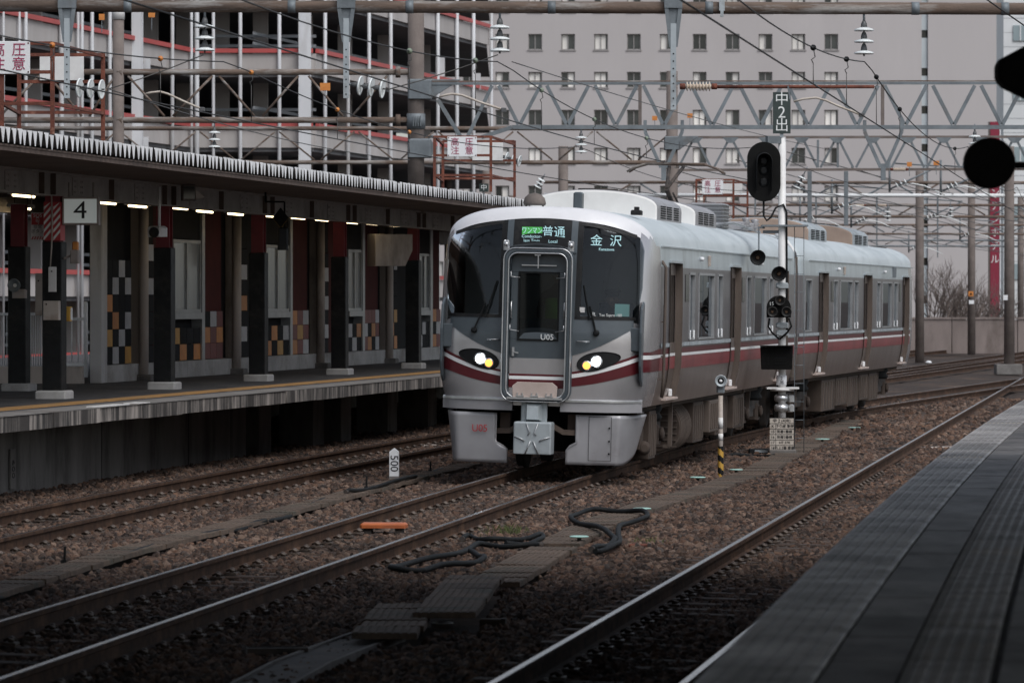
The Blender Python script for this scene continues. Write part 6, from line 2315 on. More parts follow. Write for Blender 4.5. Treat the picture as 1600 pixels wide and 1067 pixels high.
# cream rod insulators and the horizontal steady pipe
def rod_insulator(label, px, py, Y, n=8, sp=0.041, r_=0.06):
    t = thing('rod_insulator', label, 'insulator', P(px, py, Y), group='cream rod insulators')
    m = MB()
    m.tube([(0, 0, 0), (n * sp + 0.02, 0, 0)], 0.028, 10)
    m.build('core', 'porcelain_cream', t)
    m = MB()
    m.lathe([(0.03, -0.013), (r_, -0.003), (r_, 0.005), (0.03, 0.012)], (0, 0, 0), (1, 0, 0), 16)
    me = m.mesh('shed', 'porcelain_cream')
    for k in range(n):
        o = put(me, 'shed', t)
        o.location = ((k + 0.7) * sp, 0, 0)
    for x in (-0.03, n * sp + 0.05):
        m = MB()
        m.lathe([(0.04, -0.035), (0.04, 0.035)], (x, 0, 0), (1, 0, 0), 10)
        m.build('end_cap', 'rust_red', t)
    return t
rod_insulator('cream ribbed rod insulator on the right perforated bar', 1070, 135.5, GY - 0.1)
t = thing('steady_pipe', 'horizontal rusty steady pipe right of the cream insulator, ending over the signal', 'pipe', P(1115, 136, GY - 0.1))
m = MB()
q = P(1366, 136, GY - 0.1) - t.location
m.tube([(0, 0, 0), q], 0.022, 8)
m.build('pipe', 'rust_red', t)
m = MB()
m.bar((0.95, -0.02, 0.01), (0.98, -0.02, -0.16), 0.04, 0.02)
m.build('clevis', 'galv', t)
for px, py, Y, lab in ((1395, 265, 114, 'cream rod insulator on the bottom chord of the third gantry'), (1337, 321, 177, 'left cream rod insulator of the pair on a far brown pipe'), (1372, 321, 177, 'right cream rod insulator of the pair on a far brown pipe')):
    rod_insulator(lab, px, py, Y)
# curved registration arms
for lab, pts, Y in (('curved pale registration arm at left over the parking deck', ((228, 147), (236, 145), (250, 143.5), (262, 147), (290, 160), (316, 171)), GY),
                    ('curved pale registration arm beside the second pole', ((686, 152), (695, 149), (706, 147), (722, 149), (750, 160), (787, 172)), 51),
                    ('curved pale registration arm right of the green track sign', ((1240, 159), (1255, 155), (1275, 153), (1290, 157), (1310, 166), (1346, 180)), GY - 0.4)):
    t = thing('registration_arm', lab, 'steady arm', P(pts[0][0], pts[0][1], Y), group='curved registration arms')
    m = MB()
    m.tube([P(x, y, Y) - t.location for x, y in pts], 0.014, 8)
    m.build('arm', 'table_plate', t)
    m = MB()
    q = P(pts[-1][0], pts[-1][1], Y) - t.location
    m.cbox(q, (0.07, 0.05, 0.05), chamfer=0.01)
    m.build('wire_clip', 'iron_cap', t)

# ================================================================== OVERHEAD WIRES
def wire(label, fn, y0, y1, r_, mat, balls=(), ballmat=None, lower=None, step=1.5, droppers=True):
    t = thing('overhead_wire', label, 'wire', fn(y0), group='overhead wires')
    n_ = int((y1 - y0) / step)
    m = MB()
    m.tube([fn(y0 + (y1 - y0) * k / n_) - t.location for k in range(n_ + 1)], r_, 5)
    m.build('strand', mat, t)
    for px in balls:
        best = min(np.arange(y0, y1, 0.1), key=lambda Y: abs(800 + FPX * fn(Y).x / Y - px))
        q = fn(best)
        m = MB()
        rb = 0.034
        m.lathe([(0.008, -rb), (rb * 0.75, -rb * 0.7), (rb, 0), (rb * 0.75, rb * 0.7), (0.008, rb)], q - t.location, (0.15, 1, 0), 12)
        b_ = m.build('hanger_ball', ballmat, t)
        if lower:
            lo_ = lower(best)
            m = MB()
            a = q - t.location
            m.tube([a, a + Vector((0.02, 0, -0.10)), a + Vector((-0.02, 0, -0.13)), a + Vector((0, 0, -0.17))], 0.006, 4)
            m.tube([a + Vector((0, 0, -0.17)), lo_ - t.location], 0.005, 4)
            m.build('dropper', 'wire_grey', b_)
    return t
def mess(Y):
    s_ = ((Y - 55) % 30.0) / 30.0
    return 5.42 - 0.40 * 4 * s_ * (1 - s_)
for nm, fx, ball_px, bm, far_y in (('left', lambda Y: LX(Y) + 0.42, (80, 250, 393, 527, 640), 'orange_plastic', 205),
                                   ('middle', lambda Y: TX(Y) - 0.12, (640, 742, 846, 928, 1010), 'green_plastic', 205),
                                   ('right', lambda Y: RX(Y) - 0.2, (1271, 1323, 1369, 1406, 1492), 'black_rubber', 205)):
    con = lambda Y, fx=fx: Vector((fx(Y), Y, 4.70))
    mes = lambda Y, fx=fx: Vector((fx(Y), Y, mess(Y)))
    where = {'left': 'the track at the far platform', 'middle': 'the train\'s track', 'right': 'the right foreground track'}[nm]
    wire('lower contact wire over %s' % where, con, 32, far_y, 0.009, 'wire_dark')
    wire('upper carrier wire over %s, with %s hanger balls' % (where, {'left': 'orange', 'middle': 'greenish', 'right': 'black'}[nm]), mes, 32, far_y, 0.008, 'wire_dark', ball_px, bm, con)
def line(a, c, sag):
    a, c = Vector(a), Vector(c)
    return lambda Y: (lambda k: a.lerp(c, k) - Vector((0, 0, sag * 4 * k * (1 - k))))((Y - a.y) / (c.y - a.y))
wire('thin feeder wire crossing the top right corner beside the sky', line(P(1500, -30, 50), P(1850, 190, 85), 0.1), 50, 85, 0.010, 'wire_dark')
wire('thin wire slanting from the middle insulators down to the far right', line(P(800, 97, 60), P(1300, 235, 115), 0.1), 60, 115, 0.008, 'wire_grey')
wire('thin wire from the left insulator down across the brown pipes', line(P(165, 138, 56), P(640, 250, 85), 0.15), 56, 85, 0.008, 'wire_grey')
wire('thin wire from the left insulators rising to the hanging discs', line(P(168, 140, 55), P(318, 86, 55.6), 0.02), 55, 55.6, 0.008, 'wire_grey', step=0.2)
wire('thin wire tying the middle bar insulators to the hanging discs', line(P(604, 141, 55), P(778, 86, 55.6), 0.02), 55, 55.6, 0.008, 'wire_grey', step=0.2)

for i, (x0, y0, Y0_, x1, y1, Y1_) in enumerate(((1150, 250, 120, 1640, 372, 205), (1230, 238, 110, 1640, 330, 190), (1290, 300, 140, 1660, 385, 230), (1180, 330, 150, 1600, 398, 235), (1330, 262, 120, 1650, 352, 190), (1060, 268, 118, 1560, 392, 235))):
    wire('%s of the thin far wires above the rear car, counted from the top left' % ORD[i], line(P(x0, y0, Y0_), P(x1, y1, Y1_), 0.15), Y0_, Y1_, 0.014, 'wire_grey', step=6)
for i, (px, py, Y) in enumerate(((1300, 330, 150), (1390, 296, 148), (1470, 300, 148), (1330, 352, 178), (1440, 345, 178), (1500, 372, 205), (1250, 350, 178), (1420, 392, 235))):
    t = thing('far_cantilever', '%s slanted steel cantilever with pale steady arm among the far gantries' % ORD[i], 'cantilever', P(px, py, Y), group='far cantilevers')
    m = MB()
    m.tube([(0, 0, 0), (1.6, 0, 0.75)], 0.035, 6)
    m.tube([(0.1, 0, 0.9), (1.7, 0, 0.8)], 0.03, 6)
    m.tube([(0, 0, -0.1), (0, 0, 1.1)], 0.04, 6)
    m.build('bracket', 'galv', t)
    m = MB()
    m.tube([(0.5, -0.05, 0.15), (0.8, -0.05, 0.2), (1.2, -0.05, 0.12), (1.9, -0.05, -0.2)], 0.022, 6)
    m.build('steady_arm', 'porcelain', t)
    for k in range(3):
        o = put(DISC, 'insulator_disc', t)
        o.location = (0.25 + k * 0.14, 0, 0.12 + k * 0.065)
        o.rotation_euler = (0, R(65), 0)
# ================================================================== DANGER SIGN FRAMES ON THE ROOF
def danger(label_f, label_s, label_b, Yf, Yb, front, back, board, blank, zfoot):
    t = thing('sign_frame', label_f, 'frame', P(front[0], HOR, Yf) + Vector((0, 0, zfoot - ZC)), group='rusty sign frames')
    def q(px, py, Y):
        return P(px, py, Y) - t.location
    (fx0, fx1, fy0, frows), (bx0, bx1, by0, brows) = front, back
    for px, Y, y0 in ((fx0, Yf, fy0), (fx1, Yf, fy0), (bx0, Yb, by0), (bx1, Yb, by0)):
        a = q(px, y0, Y)
        m = MB()
        m.bar(a, (a.x, a.y, 0.0), 0.055)
        m.build('post', 'rust_red', t)
    for py in frows:
        m = MB()
        m.bar(q(fx0, py, Yf), q(fx1, py, Yf), 0.045)
        m.build('crossbar', 'rust_red', t)
    for py in brows:
        m = MB()
        m.bar(q(bx0, py, Yb), q(bx1, py, Yb), 0.045)
        m.build('crossbar', 'rust_red', t)
    for fx, bx in ((fx0, bx0), (fx1, bx1)):
        for py in (frows[0], frows[-1]):
            a = q(fx, py, Yf)
            c = q(bx, by0, Yb)
            m = MB()
            m.bar(a, (c.x, c.y, a.z), 0.04)
            m.build('tie_bar', 'rust_red', t)
    px0, px1, py0, py1 = board
    a, c = P(px0, py1, Yf - 0.06), P(px1, py0, Yf - 0.06)
    w, h = c.x - a.x, c.z - a.z
    s_ = thing('danger_sign', label_s, 'sign', ((a.x + c.x) / 2, a.y, a.z), group='high-voltage danger signs')
    m = MB()
    m.box(-w / 2, w / 2, -0.01, 0.01, 0, h)
    m.build('board', 'white_clean', s_, bevel=0.006)
    for ch, x, z in (('高', -w * 0.24, h * 0.72), ('圧', w * 0.24, h * 0.72), ('注', -w * 0.24, h * 0.28), ('意', w * 0.24, h * 0.28)):
        text(ch, h * 0.44, 'text_red', s_, (x, -0.014, z), thick=0.003)
    m = MB()
    for x in (-w * 0.46, w * 0.46):
        for z in (h * 0.06, h * 0.94):
            m.lathe([(0.012, 0), (0.010, 0.006)], (x, -0.010, z), (0, -1, 0), 8)
    m.build('bolt', 'rust_red', s_)
    px0, px1, py0, py1 = blank
    a, c = P(px0, py1, Yb - 0.05), P(px1, py0, Yb - 0.05)
    b_ = thing('blank_board', label_b, 'board', ((a.x + c.x) / 2, a.y, a.z), group='blank boards on the frames')
    m = MB()
    m.box(-(c.x - a.x) / 2, (c.x - a.x) / 2, -0.008, 0.008, 0, c.z - a.z)
    m.build('panel', 'white_paint', b_, bevel=0.004)
danger('rusty red pipe frame on the far roof at the left picture edge', 'white high-voltage sign with red characters, cut by the left edge',
       'blank white board behind the leftmost danger sign', 56.5, 59.5, (3, 82, 66, (68, 113, 162)), (30, 161, 84, (86, 128, 176)), (-20, 47, 65, 116), (62, 131, 89, 126), 4.44)
danger('rusty red pipe frame on the far roof, left of the train', 'white high-voltage sign with red characters, above the middle of the far roof',
       'blank white board behind the middle danger sign', 82, 86, (679, 767, 213, (214, 243, 274)), (692, 804, 220, (221, 251, 279)), (699, 745, 214, 245), (738, 786, 223, 251), 4.44)
danger('rusty red pipe frame above the roof of the front car', 'small far high-voltage sign above the roof of the front car',
       'blank board behind the farthest danger sign', 115, 119, (1088, 1146, 280, (281, 304, 318)), (1100, 1168, 284, (286, 306, 320)), (1097, 1130, 281, 304), (1130, 1160, 287, 303), 4.40)
t = thing('track_sign', 'small black sign with one white character on the roof by the middle frame', 'sign', P(756, 300, 84))
m = MB()
m.box(-0.09, 0.09, -0.012, 0.012, 0, 0.16)
m.build('board', 'sign_green', t)
text('中', 0.13, 'text_white', t, (0, -0.016, 0.08))
m = MB()
m.box(-0.01, 0.01, 0.0, 0.012, -0.2, 0)
m.build('stake', 'galv', t)
for i, (px, py, Y, w, h, where) in enumerate(((159, 27, 84.5, .11, .12, 'beside the capped pole at top left'), (237, 24, 84.5, .13, .09, 'right of the capped pole at top left'),
                                    (508, 136, 84, .20, .15, 'hanging between the brown pipes before the white column'), (1023, 185, 114, .14, .12, 'left of the right perforated bar'),
                                    (1078, 181, 114, .14, .12, 'right of the right perforated bar'), (1421, 257, 114, .13, .12, 'above the cream insulator on the third gantry'), (1463, 255, 114, .15, .12, 'left of the round black disc'))):
    t = thing('orange_plate', 'small orange plate %s' % where, 'plate', P(px, py, Y - 0.3), group='small orange plates')
    m = MB()
    m.box(-w / 2, w / 2, -0.006, 0.006, -h / 2, h / 2)
    m.build('plate', 'orange_plastic', t)
    m = MB()
    m.box(-0.008, 0.008, 0.006, 0.25, -h / 2, -h / 2 + 0.02)
    m.box(-0.008, 0.008, 0.006, 0.02, -h / 2 - 0.25, h / 2)
    m.build('holder', 'galv', t)

# ================================================================== SIGNAL MAST
sb_ = G(1222, 713, -0.2)
sg = thing('signal_mast', 'white signal mast with oval head, round lamps and ladder right of the train', 'signal', sb_)
SK = FPX / sb_.y
def S(px, py):
    return ((px - 1222) / SK, ZC + 0.2 - (py - HOR) / SK)
m = MB()
m.lathe([(0.062, 0.0), (0.062, S(0, 214)[1])], (0, 0, 0), n=16)
m.build('pole', 'white_paint', sg)
x, z = S(1221, 177)
t = MB()
t.box(x - 0.145, x + 0.145, -0.09, -0.07, z - 0.34, z + 0.34)
sgn = t.build('track_board', 'sign_green', sg)
for ch, dz in (('中', 0.215), ('2', 0.0), ('出', -0.215)):
    text(ch, 0.235 if ch != '2' else 0.27, 'text_white', sgn, (x, -0.094, z + dz))
m = MB()
m.box(x - 0.03, x + 0.03, -0.068, -0.06, z - 0.40, z + 0.30)
m.build('board_strap', 'galv_light', sg)
# oval head
x, z = S(1192.5, 269)
hw, hh = 0.275, 0.49
oval = [(hw * math.cos(a), (hh - hw) * (1 if math.sin(a) > 0 else -1) + hw * math.sin(a)) for a in (2 * PI * (k + 0.5) / 40 for k in range(40))]
m = MB()
m.prism(oval, lambda a, c, d: (x + a, d, z + c), -0.20, -0.16)
ov = m.build('oval_head', 'black_matte', sg, bevel=0.01)
m = MB()
vs, fs = [], []
K = 28
for k in range(K + 1):
    a = PI * 1.25 * (k / K) - PI * 0.125
    px_, pz_ = 0.13 * math.cos(a), (0.17 if math.sin(a) > 0 else 0.17) + 0.13 * math.sin(a)
    vs += [(x + px_, -0.20, z + pz_), (x + px_ * 0.95, -0.20 - 0.30, z + pz_ - 0.03)]
vs = [(x - 0.13, -0.20, z - 0.30), (x - 0.12, -0.27, z - 0.30)] + vs[::-1][0:0] + vs
ring = [(x + 0.13, z - 0.30)] + [(x + 0.13 * math.cos(a), z + 0.19 + 0.13 * math.sin(a)) for a in np.linspace(0, PI, 18)] + [(x - 0.13, z - 0.30)]
vs = []
for i, (a, c) in enumerate(ring):
    d = 0.24 if 0 < i < len(ring) - 1 else 0.08
    vs += [(a, -0.20, c), (x + (a - x) * 0.97, -0.20 - d, c - 0.02)]
m.add(vs, [(2 * i, 2 * i + 2, 2 * i + 3, 2 * i + 1) for i in range(len(ring) - 1)], True)
ho = m.build('long_hood', 'black_paint', ov)
sol = ho.modifiers.new('thickness', 'SOLIDIFY')
sol.thickness = 0.008
for dz in (0.18, 0.02, -0.17):
    m = MB()
    m.lathe([(0.075, 0), (0.075, 0.012), (0.04, 0.022)], (x, -0.20, z + dz), (0, -1, 0), 18)
    m.build('lens', 'black_paint', ov)
m = MB()
m.bar((x, -0.16, z), (0, 0, z + 0.1), 0.07)
m.bar((x + 0.05, -0.10, S(0, 219)[1]), (0.0, 0, S(0, 219)[1]), 0.10, 0.12)
m.build('head_bracket', 'galv', ov)
m = MB()
m.tube([(x + 0.0, -0.12, z - 0.48), (x + 0.0, -0.14, S(0, 338)[1]), (x + 0.05, -0.14, S(0, 345)[1]), (x + 0.12, -0.12, S(0, 340)[1]), (x + 0.2, -0.1, S(0, 325)[1]), (0.02, -0.08, S(0, 320)[1]), (0.07, -0.05, S(0, 332)[1]), (0.075, -0.03, S(0, 400)[1]), (0.08, -0.03, S(0, 520)[1])], 0.017, 8)
m.build('signal_cable', 'black_rubber', sg)
# platform arm below it
z = S(0, 353)[1]
m = MB()
m.box(S(1190, 0)[0], S(1262, 0)[0], -0.15, 0.25, z - 0.015, z + 0.015)
m.bar((S(1192, 0)[0], 0, z - 0.1), (0, 0, z - 0.1), 0.05)
m.build('work_step', 'galv', sg)
def round_lamp(px, py, r_, dy=-0.22, name='route_lamp', arm=True):
    x, z = S(px, py)
    m = MB()
    m.lathe([(r_ * 0.8, 0.0), (r_, 0.04), (r_, 0.12), (r_ * 0.86, 0.12), (r_ * 0.5, 0.06)], (x, dy + 0.12, z), (0, -1, 0), 22)
    o = m.build(name, 'black_paint', sg)
    m = MB()
    m.lathe([(r_ * 0.34, 0.0), (r_ * 0.2, 0.02)], (x, dy + 0.055, z), (0, -1, 0), 12)
    m.build('lens', 'lens_amber', o)
    v = MB()
    v.sheet(lambda u, w: (x + r_ * math.cos(PI * u), dy - 0.14 * w * math.sin(PI * u) ** 0.5, z + r_ * math.sin(PI * u)), 16, 2)
    v.build('visor', 'black_paint', o)
    if arm:
        a = MB()
        a.bar((x, dy + 0.1, z), (0, 0, z - 0.05), 0.04)
        a.build('lamp_arm', 'galv', o)
    return o
pm('lens_amber', (0.11, 0.06, 0.035), (0.06, 0.035, 0.02), 0.2, scale=10)
o = round_lamp(1182, 403, 0.125, -0.4, 'floodlight', False)
m = MB()
x, z = S(1184, 403)
m.bar((x + 0.0, -0.3, z + 0.1), (x, -0.3, S(0, 356)[1]), 0.025)
m.bar((x, -0.3, S(0, 356)[1]), (x + 0.1, 0.0, S(0, 356)[1]), 0.03)
m.build('hanger', 'galv', o)
round_lamp(1216, 428, 0.122)
x, z = S(1215.5, 479)
m = MB()
m.prism([(-0.20, -0.18), (0.20, -0.18), (0.20, -0.02)] + [(0.2 * math.cos(a), -0.02 + 0.2 * math.sin(a)) for a in np.linspace(0.1, PI - 0.1, 14)] + [(-0.20, -0.02)], lambda a, c, d: (x + a, d, z + c), -0.24, -0.18)
tri = m.build('triple_lamp_plate', 'black_matte', sg, bevel=0.01)
for dx, dz in ((0.015, 0.10), (-0.11, -0.085), (0.12, -0.085)):
    m = MB()
    m.lathe([(0.075, 0.0), (0.085, 0.02), (0.085, 0.10), (0.072, 0.10), (0.05, 0.03)], (x + dx, -0.24, z + dz), (0, -1, 0), 18)
    h_ = m.build('lamp_hood', 'black_paint', tri)
    m = MB()
    m.lathe([(0.03, 0.0), (0.02, 0.02)], (x + dx, -0.27, z + dz), (0, -1, 0), 12)
    m.build('lens', 'lens_amber', h_)
text('15', 0.08, 'text_white', tri, (x - 0.12, -0.245, z + 0.045), name='number')
m = MB()
m.bar((x, -0.18, z), (0, 0, z), 0.06)
m.build('plate_arm', 'galv', tri)
for py in (446, 508, 520):
    z = S(0, py)[1]
    m = MB()
    m.cbox((0, -0.02, z), (0.20, 0.20, 0.09), chamfer=0.02)
    m.cbox((-0.08, -0.12, z), (0.05, 0.08, 0.05), chamfer=0.01)
    m.build('mast_clamp', 'coupler_grey', sg)
m = MB()
for s_ in (-1, 1):
    m.tube([(s_ * 0.16 - 0.06, -0.2, S(0, 497)[1]), (s_ * 0.19 - 0.05, -0.2, S(0, 510)[1]), (s_ * 0.12 - 0.05, -0.16, S(0, 520)[1]), (-0.05, -0.12, S(0, 530)[1])], 0.016, 6)
m.build('lamp_cable', 'black_rubber', sg)
# indicator box
x, z = S(1212.5, 559)
m = MB()
w, h = 0.265, 0.19
m.add([(x - w * 1.03, -0.30, z + h), (x + w, -0.30, z + h), (x + w * 0.94, -0.24, z - h), (x - w * 0.94, -0.24, z - h), (x - w, -0.06, z + h), (x + w, -0.06, z + h), (x + w * 0.94, -0.06, z - h), (x - w * 0.94, -0.06, z - h)],
      [(0, 3, 2, 1), (4, 5, 6, 7), (0, 1, 5, 4), (1, 2, 6, 5), (2, 3, 7, 6), (3, 0, 4, 7)])
ib = m.build('indicator_box', 'black_matte', sg, bevel=0.008)
m = MB()
for i in range(5):
    for j in range(4):
        m.lathe([(0.011, 0), (0.011, 0.004)], (x - 0.02 + i * 0.04, -0.268 + 0.0, z - 0.09 + j * 0.045), (0, -1, 0), 6)
for j in range(4):
    m.lathe([(0.009, 0), (0.009, 0.004)], (x - 0.14, -0.268, z - 0.09 + j * 0.045), (0, -1, 0), 6)
m.build('dot_lamp', 'black_rubber', ib)
m = MB()
m.box(x - 0.27, x + 0.26, -0.42, -0.05, z + h + 0.004, z + h + 0.016)
m.build('box_visor', 'black_matte', ib)
# lower plate, shelf, sleeves, table
z = S(0, 594)[1]
m = MB()
m.lathe([(0.085, -0.08), (0.085, 0.08)], (-0.01, 0, z), n=16)
m.build('number_sleeve', 'white_clean', sg)
text('2\n出', 0.07, 'text_black', sg, (-0.01, -0.09, z))
z = S(0, 606)[1]
m = MB()
m.box(-0.26, 0.27, -0.18, 0.2, z - 0.016, z + 0.012)
m.lathe([(0.19, -0.05), (0.21, -0.016)], (0.0, 0, z), n=20)
m.build('shelf', 'white_paint', sg)
for k, py in enumerate((622, 637)):
    z = S(0, py)[1]
    m = MB()
    m.lathe([(0.10, -0.06), (0.12, -0.03), (0.12, 0.03), (0.09, 0.06)], (-0.01, 0, z), n=18)
    m.cbox((0.15, -0.03, z), (0.09, 0.12, 0.12), chamfer=0.02)
    m.build('sleeve', 'steel_bright', sg)
x, z = S(1220.5, 678)
tb = MB()
tb.box(x - 0.195, x + 0.195, -0.16, -0.14, z - 0.27, z + 0.27)
tbo = tb.build('route_table', 'table_plate', sg)
m = MB()
for k in range(7):
    zz = z + 0.27 - k * 0.09
    m.box(x - 0.195, x + 0.195, -0.1635, -0.1605, zz - 0.004, zz + 0.004)
m.box(x - 0.10, x - 0.094, -0.164, -0.1605, z - 0.27, z + 0.18)
m.build('rule', 'text_black', tbo)
for k, (a, c) in enumerate((('', '中 2 (43R)'), ('K', '下り線 車停'), ('15', '到着1番線'), ('16', '到着2番線'), ('17', 'HT 57R'), ('18', '引上2番 車庫'))):
    zz = z + 0.225 - k * 0.09
    if a:
        text(a, 0.062, 'text_black', tbo, (x - 0.147, -0.165, zz))
    text(c, 0.068 if k == 0 else 0.056, 'text_black', tbo, (x + (0.0 if k == 0 else 0.048), -0.165, zz))
m = MB()
m.cbox((0, 0, 0.05), (0.45, 0.4, 0.14), chamfer=0.02)
m.build('footing', 'concrete', sg)
# ladder
ld = MB()
xl = S(1245, 0)[0]
for dx in (-0.035, 0.12):
    ld.tube([(xl + dx, 0.05, 0.05), (xl + dx, 0.05, S(0, 352)[1])], 0.006, 6)
lo = ld.build('ladder', 'galv', sg)
m = MB()
z = 0.3
while z < S(0, 360)[1]:
    m.tube([(xl - 0.035, 0.05, z), (xl + 0.12, 0.05, z)], 0.005, 5)
    z += 0.30
m.build('rung', 'galv', lo)
t = thing('signal_relay_box', 'low black box on the ground at the foot of the signal mast', 'box', G(1205, 712, -0.2))
m = MB()
m.cbox((0, 0, 0.07), (0.75, 0.25, 0.10), chamfer=0.015)
m.build('case', 'black_paint', t)
m = MB()
m.box(-0.28, -0.06, -0.131, -0.127, 0.06, 0.10)
m.build('label_plate', 'galv_light', t)

# ================================================================== SMALL THINGS BESIDE THE TRACKS
hb = G(1126, 748, -0.2)
t = thing('horn_post', 'short post with a grey horn speaker and yellow-black striped foot', 'speaker', hb)
k = FPX / hb.y
zt = (748 - 618) / k
m = MB()
m.lathe([(0.034, 0), (0.034, zt)], n=14)
m.build('post', 'beige_box', t)
m = MB()
n_ = 26
zz0, zz1 = 0.0, (748 - 697) / k
vs, fs, mi = [], [], []
for j in range(n_ + 1):
    for i in range(16):
        vs.append((0.042 * math.cos(2 * PI * i / 16), 0.042 * math.sin(2 * PI * i / 16), zz0 + (zz1 - zz0) * j / n_))
m.add(vs, [(j * 16 + i, j * 16 + (i + 1) % 16, (j + 1) * 16 + (i + 1) % 16, (j + 1) * 16 + i) for j in range(n_) for i in range(16)], True)
m.m = [(1 if ((j * 16 / 10.0 + i * 1.0) % 16) < 8 else 0) for j in range(n_) for i in range(16)]
m.build('striped_foot', ['yellow_box', 'black_paint'], t)
zc_ = (748 - 595) / k
m = MB()
m.lathe([(0.03, 0.12), (0.045, 0.05), (0.085, -0.06), (0.088, -0.075), (0.070, -0.07), (0.03, -0.02)], (0, 0, zc_), (0, 1, 0), 24)
hn = m.build('horn', 'galv_light', t)
m = MB()
m.lathe([(0.024, 0.0), (0.022, 0.03), (0.008, 0.04)], (0, -0.03, zc_), (0, -1, 0), 14)
m.build('plug', 'white_clean', hn)
m = MB()
m.lathe([(0.068, 0.0), (0.03, 0.006)], (0, -0.04, zc_), (0, 1, 0), 24)
m.build('throat', 'black_matte', hn)
m = MB()
m.cbox((0, 0.02, zc_ - 0.115), (0.115, 0.12, 0.11), chamfer=0.02)
m.build('driver_unit', 'galv', t)
for dz, w in ((0.55, 0.10), (0.72, 0.16)):
    m = MB()
    m.lathe([(0.0355, 0), (0.0355, w)], (0, 0, dz), n=14)
    m.build('tape_label', 'white_paint', t)

kp = G(616, 757, -0.2)
t = thing('distance_post', 'white distance post with 500 written sideways beside the track', 'post', kp, R(-3))
m = MB()
m.prism([(-0.066, 0), (0.066, 0), (0.066, 0.46), (0, 0.51), (-0.066, 0.46)], lambda a, c, d: (a, d, c), -0.05, 0.05)
m.m = [1] * len(m.m)
m.build('post', ['white_paint', 'white_clean'], t, bevel=0.004)
m = MB()
m.box(-0.068, 0.068, -0.052, 0.052, 0, 0.12)
m.build('buried_foot', 'concrete', t)
text('500', 0.155, 'text_black', t, (0, -0.054, 0.30), (PI / 2, PI / 2, 0))

pm('orange_cover', (0.46, 0.125, 0.035), (0.36, 0.09, 0.025), 0.45, scale=5, c3=(0.3, 0.1, 0.05), s3=2)
ob = G(600, 836, -0.19)
t = thing('track_transponder', 'flat orange transponder box lying between the rails', 'transponder', ob, R(-5))
m = MB()
m.cbox((0, 0, 0.11), (0.50, 0.26, 0.055), chamfer=0.02)
m.build('orange_cover', 'orange_cover', t)
for x in (-0.17, 0.17):
    m = MB()
    m.box(x - 0.04, x + 0.04, -0.1, 0.1, 0, 0.083)
    m.build('foot', 'bogie_dark', t)

def hose(label, pts, r_, z=-0.14, mat='black_rubber', name='cable_hose', sub=3):
    w = [G(px, py, z) for px, py in pts]
    # Catmull-Rom
    out = []
    for i in range(len(w) - 1):
        a, b_, c, d = w[max(i - 1, 0)], w[i], w[i + 1], w[min(i + 2, len(w) - 1)]
        for k in range(sub):
            s_ = k / sub
            out.append(0.5 * ((2 * b_) + (c - a) * s_ + (2 * a - 5 * b_ + 4 * c - d) * s_ * s_ + (3 * b_ - a - 3 * c + d) * s_ ** 3))
    out.append(w[-1])
    t = thing(name, label, 'hose', out[0], group='black cable hoses')
    m = MB()
    m.tube([p - t.location + Vector((0, 0, 0.015 * math.sin(i * 1.1))) for i, p in enumerate(out)], r_, 8)
    m.build('sheath', mat, t)
    m = MB()
    d = (out[0] - out[1]).normalized()
    m.lathe([(r_ * 1.12, -0.05), (r_ * 1.12, 0.01)], (0, 0, 0), d, 10)
    m.build('end_sleeve', 'bogie_dark', t)
    return t
hose('long black hose along the left trough lids', [(-60, 955), (0, 932), (60, 906), (120, 888), (200, 868), (260, 847), (320, 836), (372, 826), (400, 818), (450, 806), (500, 784), (545, 770), (600, 760), (660, 744), (690, 735), (730, 728)], 0.029)
hose('short black hose stub lying on the left trough lids', [(540, 768), (555, 766), (600, 757), (650, 743)], 0.025, -0.08)
hose('big black hose loop on the lids left of the right track', [(924, 858), (940, 853), (958, 847), (960, 838), (945, 828), (915, 818), (893, 812), (897, 803), (925, 797), (965, 797), (1003, 799), (1012, 803), (1005, 811), (975, 817), (966, 828), (968, 845), (955, 855), (930, 860)], 0.029, -0.10)
hose('flat black hose loop beside the rail, upper strand', [(722, 842), (735, 836), (755, 843), (800, 842), (835, 838), (848, 834), (845, 843), (825, 848), (790, 850)], 0.027, -0.13)
hose('flat black hose loop beside the rail, lower strand', [(845, 851), (800, 853), (755, 850), (735, 855), (700, 868), (640, 878), (610, 888), (650, 890), (690, 884), (740, 877), (757, 872), (748, 866), (735, 862)], 0.029, -0.13)
hose('black tube pipe beside the signal mast base', [(1135, 712), (1165, 711), (1210, 712)], 0.03, -0.15)

